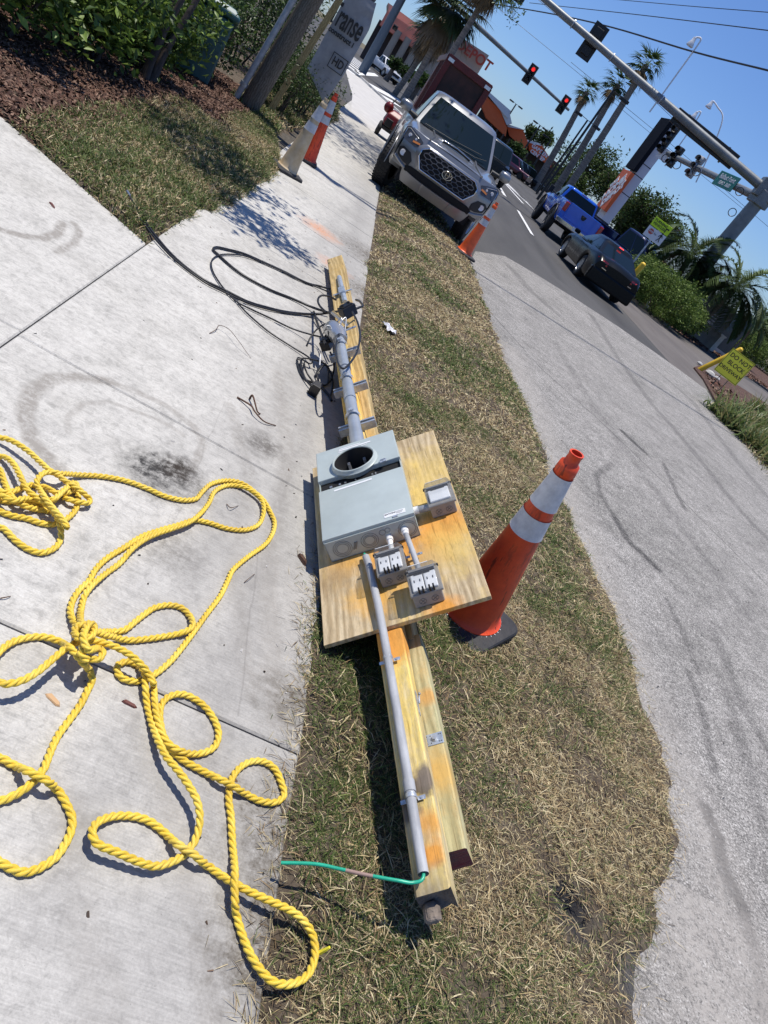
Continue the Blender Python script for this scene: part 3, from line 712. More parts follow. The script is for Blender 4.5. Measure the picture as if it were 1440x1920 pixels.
mb.lathe([(.087, .105), (.104, .1085), (.104, .112), (.099, .116), (.0965, .128), (.093, .130), (.089, .128), (.087, .118), (.087, .05)], N)
mb.build('meter_ring', M_BOX, mcv, smooth=40)
mb = MB(); mb.M = Matrix.Translation((.222, .928, 0)); mb.lathe([(.0865, .125), (.0865, .02), (.001, .02)], N); mb.build('socket_well', mat('socket_well', (.02, .02, .022), .5), mcv, smooth=40)
mb = MB()
for a, b in ((.185, .895), (.255, .905), (.19, .965), (.262, .968)):
    mb.box((a, b, .06), (.012, .005, .05)); mb.box((a, b + .012, .06), (.012, .005, .05)); mb.box((a, b + .006, .036), (.03, .03, .012))
mb.box((.222, .93, .035), (.12, .02, .02)); mb.build('meter_jaws', M_ALU, mcv, bevel=.001)
mb = MB(); mb.box((.345, .858, .112), (.03, .022, .006)); mb.box((.345, .862, .117), (.022, .004, .008)); mb.box((.352, .85, .118), (.012, .014, .004)); mb.build('hasp', M_GALV, mcv, bevel=.001)
mb = MB()
for a in (.10, .14, .165, .21, .285, .30): mb = MB(); mb.box((a, .823, .085), (random.uniform(.005, .012), .012, .006)); mb.build('bus_bar', M_ALU, mbox)
mb = MB(); mb.box((.232, 1.060, .1092), (.15, .010, .0006)); mb.box((.222, 1.046, .1092), (.135, .005, .0006)); mb.box((.21, 1.072, .1092), (.10, .006, .0006)); mb.build('warning_label', M_WHITE, mcv)
mb = MB(); mb.box((.200, .752, .1092), (.165, .011, .0006), Matrix.Rotation(.02, 3, 'Z')); mb.build('warning_label', M_WHITE, cov)
mb = MB(); mb.box((.345, .468, .1092), (.085, .027, .0006)); lb = mb.build('maker_label', M_WHITE, cov)
text('lettering', 'EATON', .0125, Matrix.Translation((.326, .472, .1097)), M_INK, lb, .0003, bold=.0003)
mb = MB()
for k in range(3): mb.box((.362, .475 - k * .006, .1096), (.034 - k * .006, .0018, .0004))
mb.build('small_print', M_INK, lb)
mb = MB(); mb.box((.345, .446, .110), (.02, .010, .006)); mb.build('latch', M_GALV, cov, bevel=.001)
# knock-outs on the bottom face
mb = MB()
def ring_on_face(w, n_, r, t=.0011):
    N = 28; mb.tube([(w + r * math.cos(2 * math.pi * k / N), l0 - .0005, n_ + r * math.sin(2 * math.pi * k / N)) for k in range(N + 1)], t, 6, False)
for w_, rs in ((.112, (.037, .030, .023)), (.222, (.034, .026, .020)), (.375, (.037, .030))):
    for r_ in rs: ring_on_face(w_, .048, r_)
for w_, n_, r_ in ((.278, .066, .012), (.296, .034, .013), (.300, .070, .010)): ring_on_face(w_, n_, r_)
mb.tube([(.152, l0 - .001, .03), (.166, l0 - .001, .062)], .003, 6); mb.tube([(.160, l0 - .001, .03), (.174, l0 - .001, .062)], .003, 6)
mb.build('knockout', mat('knockout_grey', (.20, .21, .20), .5), mbox, smooth=60)

# ---- weatherproof outlet boxes
def outlet(w0, w1, l0, l1, kind):
    mb = MB(); cw = (w0 + w1) / 2
    mb.box((cw, (l0 + l1) / 2, .0275), (w1 - w0, l1 - l0, .053)); o = mb.build('outlet_box', M_OBOX, pole, bevel=.004)
    mb = MB()
    for a in (.3, .72):
        c = (w0 + (w1 - w0) * a, l0 - .0006, .027); N = 20
        mb.tube([(c[0] + .012 * math.cos(2 * math.pi * k / N), c[1], c[2] + .012 * math.sin(2 * math.pi * k / N)) for k in range(N + 1)], .0008, 5, False)
        mb.tube([(c[0] - .008, c[1], c[2] - .005), (c[0] + .008, c[1], c[2] + .005)], .0009, 5); mb.tube([(c[0] - .005, c[1], c[2] + .008), (c[0] + .005, c[1], c[2] - .008)], .0009, 5)
    mb.build('knockout', mat('plug_mark', (.12, .115, .11), .6), o, smooth=60)
    # black hinged frame
    a0, a1, b0, b1 = w0 - .004, w1 + .008, l0 - .006, l1 + .018
    mb = MB(); mb.box(((a0 + a1) / 2, (b0 + b1) / 2, .0595), (a1 - a0, b1 - b0, .010)); mb.build('cover_frame', M_OBOX, o, bevel=.003)
    # sockets
    mb = MB()
    if kind == 'pair':
        for k in (.30, .70): mb.box((a0 + (a1 - a0) * k, b0 + (b1 - b0) * .40, .068), ((a1 - a0) * .37, (b1 - b0) * .60, .010))
    else: mb.box((cw, b0 + (b1 - b0) * .42, .068), ((a1 - a0) * .74, (b1 - b0) * .56, .012))
    sk = mb.build('socket', M_SOCK, o, bevel=.004)
    mb = MB(); mb.box((cw, b0 + (b1 - b0) * .80, .068), ((a1 - a0) * .8, .010, .008)); mb.box((cw, b0 + (b1 - b0) * .66, .075), ((a1 - a0) * .5, .004, .002))
    if kind == 'pair':
        for k in (.3, .7):
            for d in (-.010, .010): mb.box((a0 + (a1 - a0) * k + d, b0 + (b1 - b0) * .44, .0735), (.003, .012, .002))
    mb.build('socket_slots', M_BLK, o)
    # clear domed lid
    def lid_fn(u, v, dn=0, sh=0):
        x = a0 + sh + (a1 - a0 - 2 * sh) * u; y = b0 + sh + (b1 - b0 - 2 * sh) * v
        e = min(1, min(u, 1 - u) / .13); f = min(1, min(v / .10, (1 - v) / .22)); h = (1 - (1 - e) ** 2.4) * (1 - (1 - f) ** 2.2)
        return (x, y, .0645 + (.036 + .008 * (1 - v)) * h - dn)
    mb = MB(); mb.grid(lid_fn, 18, 18)
    mb.build('clear_lid', M_CLEAR, o, smooth=50)
    # lower edge clips and lid label
    mb = MB()
    if kind == 'pair':
        for k in (.30, .42, .62, .74): mb.box((a0 + (a1 - a0) * k, b0 + .006, .077), (.006, .016, .020)); mb.build('lid_clip', M_BLK, o, bevel=.001); mb = MB()
    for e in (a0 - .003, a1 - .010): mb = MB(); mb.cyl((e, b1 - .012, .062), (e + .013, b1 - .012, .062), .006); mb.build('lid_hinge', M_BLK, o)
    mb = MB(); mb.box((cw - .005, b1 - .022, .0985), ((a1 - a0) * .62, .007, .0007), Matrix.Rotation(-.35, 3, 'X')); mb.build('lid_label', M_WHITE, o)
    return o
tag(outlet(.478, .578, .505, .620, 'one'), 'outlet box beside the meter box with a single window')
tag(outlet(.234, .334, .190, .305, 'pair'), 'outlet box under the meter box with a double socket')
tag(outlet(.336, .440, .035, .152, 'pair'), 'outlet box nearest the bottom edge of the board')
# ---- conduits
mb = MB(); mb.tube([(.192, .375, .020), (.198, .33, .020), (.210, .1, .019), (.212, -.05, .012), (.2135, -.35, .003), (.2135, -.88, .001)], .0140, 18, False)
mb.tube([(.2135, -.88, .001), (.2135, -.70, .001)], .0115, 18, False)
cd = mb.build('grounding_conduit', M_PVC, pole, smooth=40)
mb = MB(); mb.tube([(.2135, -.652, .001), (.2135, -.615, .001)], .0168, 18); mb.build('conduit_coupling', M_PVC, cd, smooth=40)
mb = MB(); mb.tube([(.188, .398, .020), (.193, .365, .020)], [.004, .009], 12); mb.build('green_plug', M_GREEN, cd, smooth=40)
def strap(w, l, n_, rad, parent, wid=.013):
    mb = MB(); N = 10
    arc = [(w + rad * math.cos(math.pi * k / N), n_ + rad * math.sin(math.pi * k / N)) for k in range(N + 1)]
    prof = [(w + rad + .020, n_ - rad + .001)] + [(w + rad, n_ - rad + .001)] + arc + [(w - rad, n_ - rad + .001), (w - rad - .016, n_ - rad + .001)]
    a = [[(x, l - wid / 2, z) for x, z in prof], [(x, l + wid / 2, z) for x, z in prof]]
    A = [mb.p(q) for q in a[0]]; B = [mb.p(q) for q in a[1]]
    C = [mb.p((x + (x - w) * .06, y, z + .0014)) for x, y, z in a[0]]; D = [mb.p((x + (x - w) * .06, y, z + .0014)) for x, y, z in a[1]]
    for i in range(len(A) - 1):
        mb.face((A[i], A[i + 1], B[i + 1], B[i])); mb.face((C[i], D[i], D[i + 1], C[i + 1])); mb.face((A[i], C[i], C[i + 1], A[i + 1])); mb.face((B[i], B[i + 1], D[i + 1], D[i]))
    mb.cyl((w + rad + .012, l, n_ - rad), (w + rad + .012, l, n_ - rad + .006), .004, n=10)
    return mb.build('conduit_strap', M_GALV, parent, smooth=35)
strap(.212, -.155, .006, .0152, cd); strap(.2135, -.665, .001, .0152, cd)
mb = MB(); mb.tube([(.362, .432, .048), (.364, .40, .046), (.372, .30, .038), (.381, .16, .034)], .0105, 16); c2_ = mb.build('small_conduit', M_PVC, pole, smooth=40)
mb = MB(); mb.cyl((.362, .432, .048), (.3625, .412, .047), .015); mb.cyl((.3625, .412, .047), (.363, .398, .046), .0125); mb.build('conduit_connector', M_SOCK, c2_, smooth=40)
strap(.370, .300, .030, .013, c2_)
mb = MB(); mb.tube([(.414, .548, .034), (.480, .545, .032)], .0145, 16); c3_ = mb.build('small_conduit', M_PVC, pole, smooth=40)
mb = MB(); mb.cyl((.414, .549, .034), (.434, .548, .034), .0165); mb.build('conduit_connector', M_SOCK, c3_, smooth=40)
mb = MB(); mb.cyl((.297, .431, .035), (.297, .405, .035), .014); mb.cyl((.297, .405, .035), (.295, .30, .032), .0105); mb.build('conduit_connector', M_SOCK, pole, smooth=40)
# green grounding wire out of the foot of the conduit
gw = [(.2135, -.80, .001), (.2135, -.885, .003), tuple(wl(775, 1655, .010)), tuple(wl(745, 1651, .030)), tuple(wl(690, 1641, .055)), tuple(wl(640, 1630, .075)), tuple(wl(590, 1620, .10)), tuple(wl(527, 1618, .13))]
mb = MB(); mb.tube(spline(gw, 6), .0046, 10); gw_ = mb.build('grounding_wire', M_GREEN, pole, smooth=60)
mb = MB(); q = spline(gw, 6); mb.tube(q[-20:-13], .0048, 10); mb.build('worn_stretch', mat('bare_copper_dull', (.33, .22, .18), .5), gw_, smooth=60)
# plumber strap with bolt joining the timbers, and a hanger screw
mb = MB(); mb.box((.292, -.415, -.1135), (.056, .042, .0022)); s1 = mb.build('joining_plate', M_ZINC, pole, bevel=.001)
mb = MB(); mb.cyl((.294, -.415, -.113), (.294, -.415, -.105), .0075, n=6); mb.cyl((.294, -.415, -.1125), (.294, -.415, -.1105), .011); mb.build('bolt', M_GALV, s1)
mb = MB()
for a in (.270, .282, .308, .314):
    for b in (-.402, -.428): mb = MB(); mb.cyl((a, b, -.1127), (a, b, -.1118), .0018, n=8); mb.build('plate_hole', M_HOLE, s1)
mb = MB(); mb.tube([(.2735, -.30, -.075), (.277, -.27, -.075)], .003, 8); mb.ball((.279, -.262, -.075), .005, 6); mb.box((.2715, -.31, -.06), (.002, .09, .02)); mb.build('hanger_screw', M_GALV, pole)
# ---- riser pipe with strut channels
mb = MB(); mb.tube([(.240, 1.10, .055), (.240, 1.27, .055)], .033, 24); mb.tube([(.240, 1.27, .055), (.240, 1.84, .055)], .030, 24, False); mb.tube([(.2395, 1.84, .055), (.2385, 2.48, .055)], .0285, 24)
M_RIS = mat('riser_steel', (.42, .46, .50), .42, metal=.45, var=.12, vscale=9)
ris = mb.build('riser_pipe', M_RIS, pole, smooth=40)
for l in (1.62, 2.02): mb = MB(); mb.tube([(.240, l, .058), (.240, l + .05, .055)], .0325, 24); mb.build('pipe_coupling', M_RIS, ris, smooth=40)
def strut(l, w0=.150, w1=.338):
    mb = MB(); d = .040
    # U channel, open side up (away from the timber)
    for (c, s_) in (((0, 0, -.019), (w1 - w0, d, .003)), ((0, -d / 2, .001), (w1 - w0, .003, .040)), ((0, d / 2, .001), (w1 - w0, .003, .040)), ((0, -d / 2 + .005, .0205), (w1 - w0, .010, .002)), ((0, d / 2 - .005, .0205), (w1 - w0, .010, .002))):
        mb.box(((w0 + w1) / 2 + c[0], l + c[1], c[2] + .0), s_)
    s = mb.build('strut_channel', M_GALV, pole, bevel=.0006)
    mb = MB(); N = 12; arc = [(.240 + .038 * math.cos(R(200) - R(220) * k / N), .058 + .038 * math.sin(R(200) - R(220) * k / N)) for k in range(N + 1)]
    for dl in (-.012,):
        A = [mb.p((x, l + dl, z)) for x, z in arc]; B = [mb.p((x, l + dl + .024, z)) for x, z in arc]
        for i in range(N): mb.face((A[i], A[i + 1], B[i + 1], B[i]))
    mb.box((.240, l, .101), (.016, .024, .014)); mb.cyl((.225, l, .101), (.258, l, .101), .003, n=8)
    mb.build('pipe_clamp', M_GALV, s, smooth=40)
for l in (1.43, 1.87, 2.36): strut(l)
# weatherhead
mb = MB(); rings = []
for i, (y, r_, dx, dz) in enumerate(((2.46, .040, 0, 0), (2.50, .046, 0, 0), (2.54, .052, -.008, .004), (2.585, .058, -.02, .012), (2.63, .052, -.034, .02), (2.66, .034, -.045, .026), (2.675, .012, -.05, .03))):
    rings.append([(.238 + dx + r_ * math.cos(2 * math.pi * k / 18) * 1.1, y + .010 * math.sin(5 * k), .056 + dz + r_ * math.sin(2 * math.pi * k / 18)) for k in range(18)])
mb.rings(rings); wh = mb.build('weatherhead', M_ALU, ris, smooth=30)
mb = MB(); mb.box((.20, 2.57, .06), (.05, .07, .08)); mb.box((.225, 2.62, .09), (.06, .03, .05)); mb.build('weatherhead_mouth', M_BLK, wh, bevel=.01)
# service rack bracket on the long timber
a = wl(636, 520, -.108); b = wl(647, 566, -.108)
mb = MB(); mb.tube([a, (a + b) / 2 + Vector((0, 0, .012)), b], .020, 8); c = wl(642, 548, -.1); mb.box(c, (.15, .018, .008), Matrix.Rotation(.0, 3, 'Z')); mb.box(c + Vector((0, 0, .012)), (.05, .12, .03)); mb.build('insulator_bracket', M_ZINC, pole, bevel=.003)
# ---- cables still fixed to the pole
def W2L(q): return PINV @ Vector(q)
def cable(pts, r=.008, name='cable', m=None, n=7):
    mb = MB(); mb.tube(spline(pts, n), r, 9); return mb.build(name, m or M_CABLE, pole, smooth=60)
def px(x, y, z=.012): # from the enlarged crop (380,440) scale 3.6
    return gl(380 + x / 3.6, 440 + y / 3.6, z)
def pxn(x, y, n_): return wl(380 + x / 3.6, 440 + y / 3.6, n_)
cable([gl(241, 366, .05), gl(262, 400, .03), gl(290, 440, .02), gl(330, 485, .014), px(0, 300), px(150, 375), px(300, 450), px(430, 490), px(560, 520), px(700, 535, .02), px(800, 533, .05), px(900, 520, .12), px(950, 510, .2)], .0085)
cable([gl(232, 380, .04), gl(258, 405, .03), gl(292, 448, .02), gl(326, 485, .014), px(0, 312), px(120, 375), px(280, 450), px(430, 500), px(600, 532), px(760, 540, .02), px(880, 525, .1)], .006)
cable([gl(243, 367, .05), gl(237, 357, .07)], .0095, 'bare_wire_end', M_ALU, 3)
cable([px(890, 375, .05), px(800, 350), px(700, 325), px(550, 250), px(430, 195), px(280, 130), px(160, 98), px(92, 85), px(72, 102), px(110, 140), px(200, 220), px(300, 290), px(450, 370), px(600, 430), px(740, 490, .03), px(830, 520, .08), px(900, 540, .14)], .0088)
cable([px(850, 385, .04), px(760, 350), px(620, 290), px(480, 220), px(300, 148), px(180, 132), px(100, 142), px(60, 180), px(66, 240), px(110, 320), px(170, 395), px(235, 455), px(330, 505), px(450, 560), px(620, 640, .02), px(800, 690, .08), px(860, 680, .15)], .0055)
cable([px(215, 430), px(290, 520), px(440, 650), px(600, 755), px(690, 810, .02), px(740, 850, .04), px(720, 870, .03), px(650, 830, .01), px(640, 860), px(660, 930), px(720, 1010, .02), px(760, 1045, .02)], .0052)
cable([pxn(900, 600, .05), pxn(830, 602, .04), pxn(760, 650, .03), pxn(710, 730, .0), pxn(690, 820, -.05), px(690, 900, .03), px(740, 985, .015), px(800, 1020), px(850, 1000), px(880, 940, .03), pxn(885, 860, -.02), pxn(860, 790, .04)], .0055)
cable([pxn(1010, 520, .05), pxn(1045, 590, .06), pxn(1062, 680, .07), pxn(1045, 780, .09), pxn(1000, 860, .12), pxn(950, 903, .14), pxn(915, 870, .14), pxn(898, 790, .12), pxn(905, 720, .10), pxn(930, 660, .08)], .0062)
cable([pxn(900, 440, -.06), pxn(850, 415, .0), pxn(800, 412, .03), pxn(778, 440, .03), pxn(790, 480, .02), pxn(835, 525, .0)], .0075)
cable([pxn(750, 520, -.05), pxn(775, 600, .0), pxn(805, 680, .04), pxn(830, 740, .06)], .0085)
cable([pxn(880, 520, .02), pxn(930, 560, .05), pxn(985, 600, .05)], .0085, 'bare_wire_end', mat('copper_yellow', (.5, .38, .18), .35, metal=.5), 4)
cable([pxn(870, 528, .03), pxn(925, 572, .06), pxn(975, 610, .06)], .0075, 'bare_wire_end', M_ALU, 4)
cable([pxn(1010, 510, -.02), pxn(1060, 490, -.04), pxn(1080, 480, -.06), pxn(1060, 450, -.1), pxn(1035, 440, -.12)], .0085)
cable([px(640, 840, .03), px(700, 835, .05), px(800, 860, .06), px(850, 900, .05), px(880, 1000, .01), px(860, 1100, .01)], .005)
cable([px(760, 960, .01), px(800, 900, .05), px(830, 880, .06), px(850, 930, .04), px(840, 1010, .01), px(790, 1000, .01), px(770, 930, .03), px(800, 890, .05)], .0055)
cable([px(665, 850, .02), px(665, 900, .02), px(700, 980, .01), px(780, 1010, .01), px(850, 1080, .01), px(870, 1120, .01)], .0075)
cable([pxn(685, 800, -.04), pxn(690, 830, -.04)], .0075, 'red_tape', mat('red_tape', (.5, .03, .03), .5), 3)
cable([px(795, 810, .10), px(790, 880, .06)], .004, 'white_wire', M_SOCK, 3)
cable([pxn(880, 700, .02), pxn(900, 720, .05), pxn(930, 690, .06), pxn(960, 650, .05), pxn(1030, 620, .0)], .006, 'bare_wire_end', M_ALU)
for k in range(9):
    a = Vector((random.uniform(-.03, .03), random.uniform(-.05, .05), random.uniform(-.01, .04))); c0 = pxn(915, 640, .06)
    cable([c0 + a, c0 + a + Vector((random.uniform(-.08, .05), random.uniform(-.1, .06), random.uniform(.0, .05))), c0 + Vector((random.uniform(-.12, .05), random.uniform(-.16, .02), random.uniform(-.04, .02)))], .0042, 'bare_wire_end' if k % 2 else 'cable', M_ALU if k % 2 else M_CABLE)
def tap(c, s_, rot, name='splice_connector'):
    mb = MB(); mb.box((0, 0, 0), s_); mb.box((0, 0, s_[2] * .5), (s_[0] * .7, s_[1] * .8, s_[2] * .3)); mb.cyl((-s_[0] * .25, 0, s_[2] * .6), (-s_[0] * .25, 0, s_[2] * .78), s_[1] * .14, n=8); mb.cyl((s_[0] * .25, 0, s_[2] * .6), (s_[0] * .25, 0, s_[2] * .78), s_[1] * .14, n=8)
    o = mb.build(name, M_BLK, pole, bevel=.008); o.matrix_local = Matrix.Translation(c) @ rot.to_4x4(); return o
tap(pxn(978, 515, .0), (.105, .075, .075), Matrix.Rotation(.5, 3, 'Z'))
tap(pxn(838, 735, .02), (.09, .06, .06), Matrix.Rotation(1.2, 3, 'Z'))
tap(gl(590, 733, .03), (.11, .05, .05), Matrix.Rotation(-.4, 3, 'Z') @ Matrix.Rotation(-.8, 3, 'Y'))
# ================================================================== yellow rope
RR = .0098
def q4(L_): return [(x / 2.4, 780 + y / 2.4, (z[0] if z else 0)) for x, y, *z in L_]
def q5(L_): return [(x / 2.25, 1240 + y / 2.25, (z[0] if z else 0)) for x, y, *z in L_]
paths = []
# tangled heap on the left
paths.append(q4([(-60, 400), (0, 430), (60, 450), (120, 460), (180, 480), (240, 487), (300, 462), (340, 420), (352, 370), (330, 330), (280, 340), (240, 380), (180, 395), (110, 385), (50, 385), (-30, 370), (-90, 330), (-80, 270), (-30, 235), (0, 245), (20, 300), (50, 360), (100, 400), (170, 420), (235, 432), (265, 480), (275, 540), (250, 590), (190, 615), (130, 600), (70, 560), (20, 510), (-30, 490), (-90, 470)]))
paths.append(q4([(-60, 300), (-20, 330), (30, 345), (80, 330), (130, 310), (200, 320), (250, 345), (300, 345), (345, 320), (330, 300), (290, 330), (240, 375), (190, 385), (120, 370), (60, 380), (0, 360), (-40, 400)]))
paths.append(q4([(-40, 180), (20, 185), (60, 215, .02), (90, 270, .03), (120, 330, .03), (170, 370, .03), (225, 410, .03), (265, 460, .02), (300, 500), (285, 470, .02), (250, 430, .04), (225, 400, .04), (190, 350, .03), (165, 300, .03), (190, 260, .04), (240, 255, .03), (290, 290, .02), (340, 320, .02), (395, 365, .01), (400, 390, .01), (350, 385), (290, 370)]))
# main line: heap -> shoulder loop -> ring -> down -> eye on the left -> lower right loop -> small eye -> ring -> up
A = q4([(-60, 110), (0, 98, .01), (60, 115, .02), (130, 160, .03), (190, 215, .03), (240, 253, .02), (330, 262), (450, 270), (560, 290), (660, 325), (740, 360), (820, 378), (880, 372), (910, 340), (950, 305), (1020, 290), (1090, 303), (1150, 345), (1190, 385), (1215, 430), (1235, 480), (1225, 530), (1190, 580), (1120, 630), (1050, 690), (1025, 740), (990, 810), (930, 890), (880, 960), (820, 1040), (760, 1110), (690, 1165), (620, 1192), (560, 1185), (530, 1155), (532, 1120), (575, 1104), (625, 1125), (652, 1165)])
A += q5([(612, 90), (620, 180), (640, 260), (665, 330, .01), (700, 400, .025), (750, 460, .035), (800, 530, .04), (835, 600, .035), (842, 680, .02), (820, 760, .01), (770, 820, .01), (700, 855, .01), (640, 862, .015), (560, 835, .02), (480, 800, .025), (410, 770, .03), (388, 720, .02), (410, 680, .01), (470, 655), (550, 652), (620, 670), (680, 710), (740, 765), (810, 810), (880, 865), (960, 920), (1050, 970, .02), (1150, 1015, .03), (1240, 1060, .03), (1300, 1120, .02), (1325, 1180, .02), (1325, 1260, .02), (1290, 1330, .02), (1220, 1362, .02), (1150, 1350, .015), (1090, 1290, .01), (1040, 1200), (1000, 1080), (990, 980), (990, 880), (980, 760), (975, 660), (965, 580), (973, 510), (1000, 460), (1050, 425), (1110, 422), (1160, 455), (1190, 520), (1197, 565), (1160, 595), (1100, 590), (1040, 560), (980, 522), (900, 485), (830, 450), (770, 415), (715, 365), (688, 310), (674, 240), (682, 180), (720, 145), (780, 140), (850, 178), (900, 240), (922, 305), (902, 362), (840, 390), (770, 382), (710, 345), (675, 280), (655, 190), (647, 100)])
A += q4([(688, 1200, .01), (655, 1140, .03), (595, 1082, .05), (520, 1040, .06), (430, 1012, .06), (350, 1018, .06), (290, 1050, .06), (230, 1100, .06), (170, 1150, .055), (100, 1190, .05), (30, 1205, .045), (-20, 1190, .03), (-40, 1140, .02), (-20, 1080, .01), (40, 1025), (110, 1000), (190, 993), (260, 1012), (315, 1045), (360, 1095), (400, 1140, .01), (415, 1190)])
A += q5([(375, 110), (340, 180), (290, 250), (240, 320), (205, 400, .01), (180, 460, .02), (120, 525, .01), (50, 570), (-20, 590), (-80, 560), (-95, 480), (-50, 410), (0, 408), (60, 440), (130, 470), (190, 500), (240, 540), (280, 600), (305, 670), (290, 740), (240, 820), (170, 870), (100, 890), (40, 870), (-30, 830), (-110, 780)])
paths.append(A)
# bight from the knot up to the shoulder loop, and the eye on the right of the knot
paths.append(q4([(440, 968, .02), (390, 960, .03), (350, 950, .01), (320, 900), (320, 850), (350, 790), (400, 740), (430, 690), (480, 640), (560, 590), (640, 540), (720, 512), (800, 490), (870, 470), (940, 480), (1020, 505), (1100, 512), (1160, 490), (1185, 440), (1182, 390, .01), (1150, 350, .01), (1090, 318), (1020, 312), (965, 340), (940, 390), (900, 440), (850, 478), (780, 505), (700, 532), (640, 562), (590, 602), (540, 660), (480, 705), (425, 750), (385, 800), (366, 860), (362, 920, .01), (378, 970, .03), (375, 1030, .03), (365, 1070, .02), (395, 1100, .02)]))
paths.append(q4([(350, 960, .01), (420, 970), (500, 970), (560, 962), (620, 915), (690, 865), (760, 850), (820, 865), (860, 910), (865, 945), (820, 975), (740, 992), (660, 1003), (580, 1008), (500, 992), (430, 972, .01), (395, 940, .03), (350, 945, .04), (335, 975, .03), (360, 1000, .03), (410, 990, .04), (425, 950, .03), (400, 935, .02), (375, 990, .01), (395, 1050, .01), (440, 1045), (462, 1065), (440, 1095), (395, 1090)]))
laid = []   # (x, y, z) samples already on the ground, bucketed
cell = {}
def near(x, y):
    i, j = int(x / .03), int(y / .03)
    for a in (-1, 0, 1):
        for b in (-1, 0, 1):
            for q in cell.get((i + a, j + b), ()): yield q
allV, allF, off = [], [], 0
for pi, P in enumerate(paths):
    D = spline([(a, b, c) for a, b, c in P], 14)
    pts = [at(q.x, q.y, RR + q.z) for q in D]
    # even resample
    out = [(pts[0], D[0])]; 
    for a, b, da, db in zip(pts, pts[1:], D, D[1:]):
        L_ = (b - a).length; k = max(1, int(L_ / .005))
        for t in range(1, k + 1): out.append((a.lerp(b, t / k), da.lerp(db, t / k)))
    n_ = len(out); z = np.array([RR + d.z for p, d in out])
    for i, (p, d) in enumerate(out):
        for (x, y, zz, pj, ii) in near(p.x, p.y):
            if pj == pi and i - ii < 14: continue
            dd = math.hypot(p.x - x, p.y - y)
            if dd < 2 * RR: z[i] = max(z[i], zz + math.sqrt(max(0, (2 * RR) ** 2 - dd * dd)) * .9)
        cell.setdefault((int(p.x / .03), int(p.y / .03)), []).append((p.x, p.y, z[i], pi, i))
    kk = np.exp(-np.linspace(-2, 2, 17) ** 2); kk /= kk.sum(); zp = np.pad(z, 8, mode='edge')
    mxf = np.array([zp[i:i + 17].max() for i in range(n_)]); z = np.convolve(np.pad(mxf, 8, mode='edge'), kk, 'valid')
    C3 = np.array([tuple(at(d.x, d.y, zz)) for (p, d), zz in zip(out, z)])
    C3[:, 2] += np.array([mnoise.noise(Vector((i * .03, pi, 0))) for i in range(n_)]) * .0015
    T = np.gradient(C3, axis=0); T /= np.linalg.norm(T, axis=1)[:, None]
    S = np.cross(T, [0, 0, 1.]); S /= np.linalg.norm(S, axis=1)[:, None]; U = np.cross(S, T)
    s = np.r_[0, np.cumsum(np.linalg.norm(np.diff(C3, axis=0), axis=1))]; K = 8
    for st_ in range(3):
        ph = s * 2 * math.pi / .060 + st_ * 2 * math.pi / 3
        wv_ = 1 + .10 * np.array([mnoise.noise(Vector((i * .021, pi * 5 + st_, 3.1))) for i in range(n_)])[:, None]
        ph = ph + .5 * np.array([mnoise.noise(Vector((i * .012, pi * 3, 9))) for i in range(n_)])
        ctr = C3 + wv_ * (S * np.cos(ph)[:, None] + U * np.sin(ph)[:, None]) * RR * .50
        a = np.arange(K) * 2 * math.pi / K
        V = ctr[:, None, :] + (S[:, None, :] * np.cos(a)[None, :, None] + U[:, None, :] * np.sin(a)[None, :, None]) * RR * .54
        I = (np.arange(n_)[:, None] * K + np.arange(K)[None, :]); J = np.roll(I, -1, 1)
        F = np.stack([I[:-1].ravel(), J[:-1].ravel(), J[1:].ravel(), I[1:].ravel()], 1) + off
        allV.append(V.reshape(-1, 3)); allF.append(F); off += n_ * K
n = NT('yellow_rope_fibre', .5, .5)
f_ = n.noise(n.map(n.oc, (1, 1, 1)), 300, 3, .7); g_ = n.noise(n.oc, 9, 4, .6)
c = n.ramp(g_, (.3, (.62, .42, .03)), (.5, (.78, .55, .045)), (.7, (.84, .63, .10))); c = n.mix(.7, c, n.ramp(f_, (.3, .35), (.7, .65)), 'OVERLAY')
c = n.mix(n.ramp(n.noise(n.oc, 3.1, 4), (.58, 0.), (.72, .35)), c, (.45, .33, .10))
n.bump(f_, .5, .002); n.b.inputs['Sheen Weight'].default_value = .15
rope = np_mesh('rope', np.concatenate(allV), np.concatenate(allF), None, n.col(c), smooth=True)
tag(rope, 'long yellow twisted rope lying in loops and knots on the concrete', 'rope')

# ================================================================== traffic cones
n = NT('cone_orange', .45, .4); n.pos = n.oc
c = n.ramp(n.noise(n.oc, 7, 5, .7), (.35, (.62, .055, .02)), (.65, (.86, .10, .025)))
c = n.mix(n.math('MULTIPLY', n.ramp(n.noise(n.map(n.oc, (9, 9, 2.2), (.5, .3, 0)), 1, 6, .8), (.56, 0.), (.66, 1.)), .55), c, (.10, .03, .02))
c = n.mix(n.math('MULTIPLY', n.ramp(n.noise(n.map(n.oc, (40, 40, 5), (.2, .8, 0)), 1, 3, .6), (.62, 0.), (.67, 1.)), .7), c, (.05, .02, .015))
n.bump(n.noise(n.oc, 18, 4), .15, .004); M_ORG = n.col(c)
M_ORG2 = mat('cone_orange_bright', (.88, .12, .02), .42, var=.15, vscale=12)
M_FADE = mat('cone_faded', (.50, .36, .20), .65, var=.25, vscale=7, c2=(.62, .50, .33))
M_REFL = mat('reflective_white', (.60, .61, .63), .5, var=.15, vscale=30, c2=(.48, .49, .51))
M_REFLD = mat('reflective_dirty', (.72, .72, .71), .5, vscale=26, c2=(.55, .55, .55))
M_RUB = mat('cone_rubber', (.030, .030, .032), .7, var=.4, vscale=14, bump=.2, bscale=60)
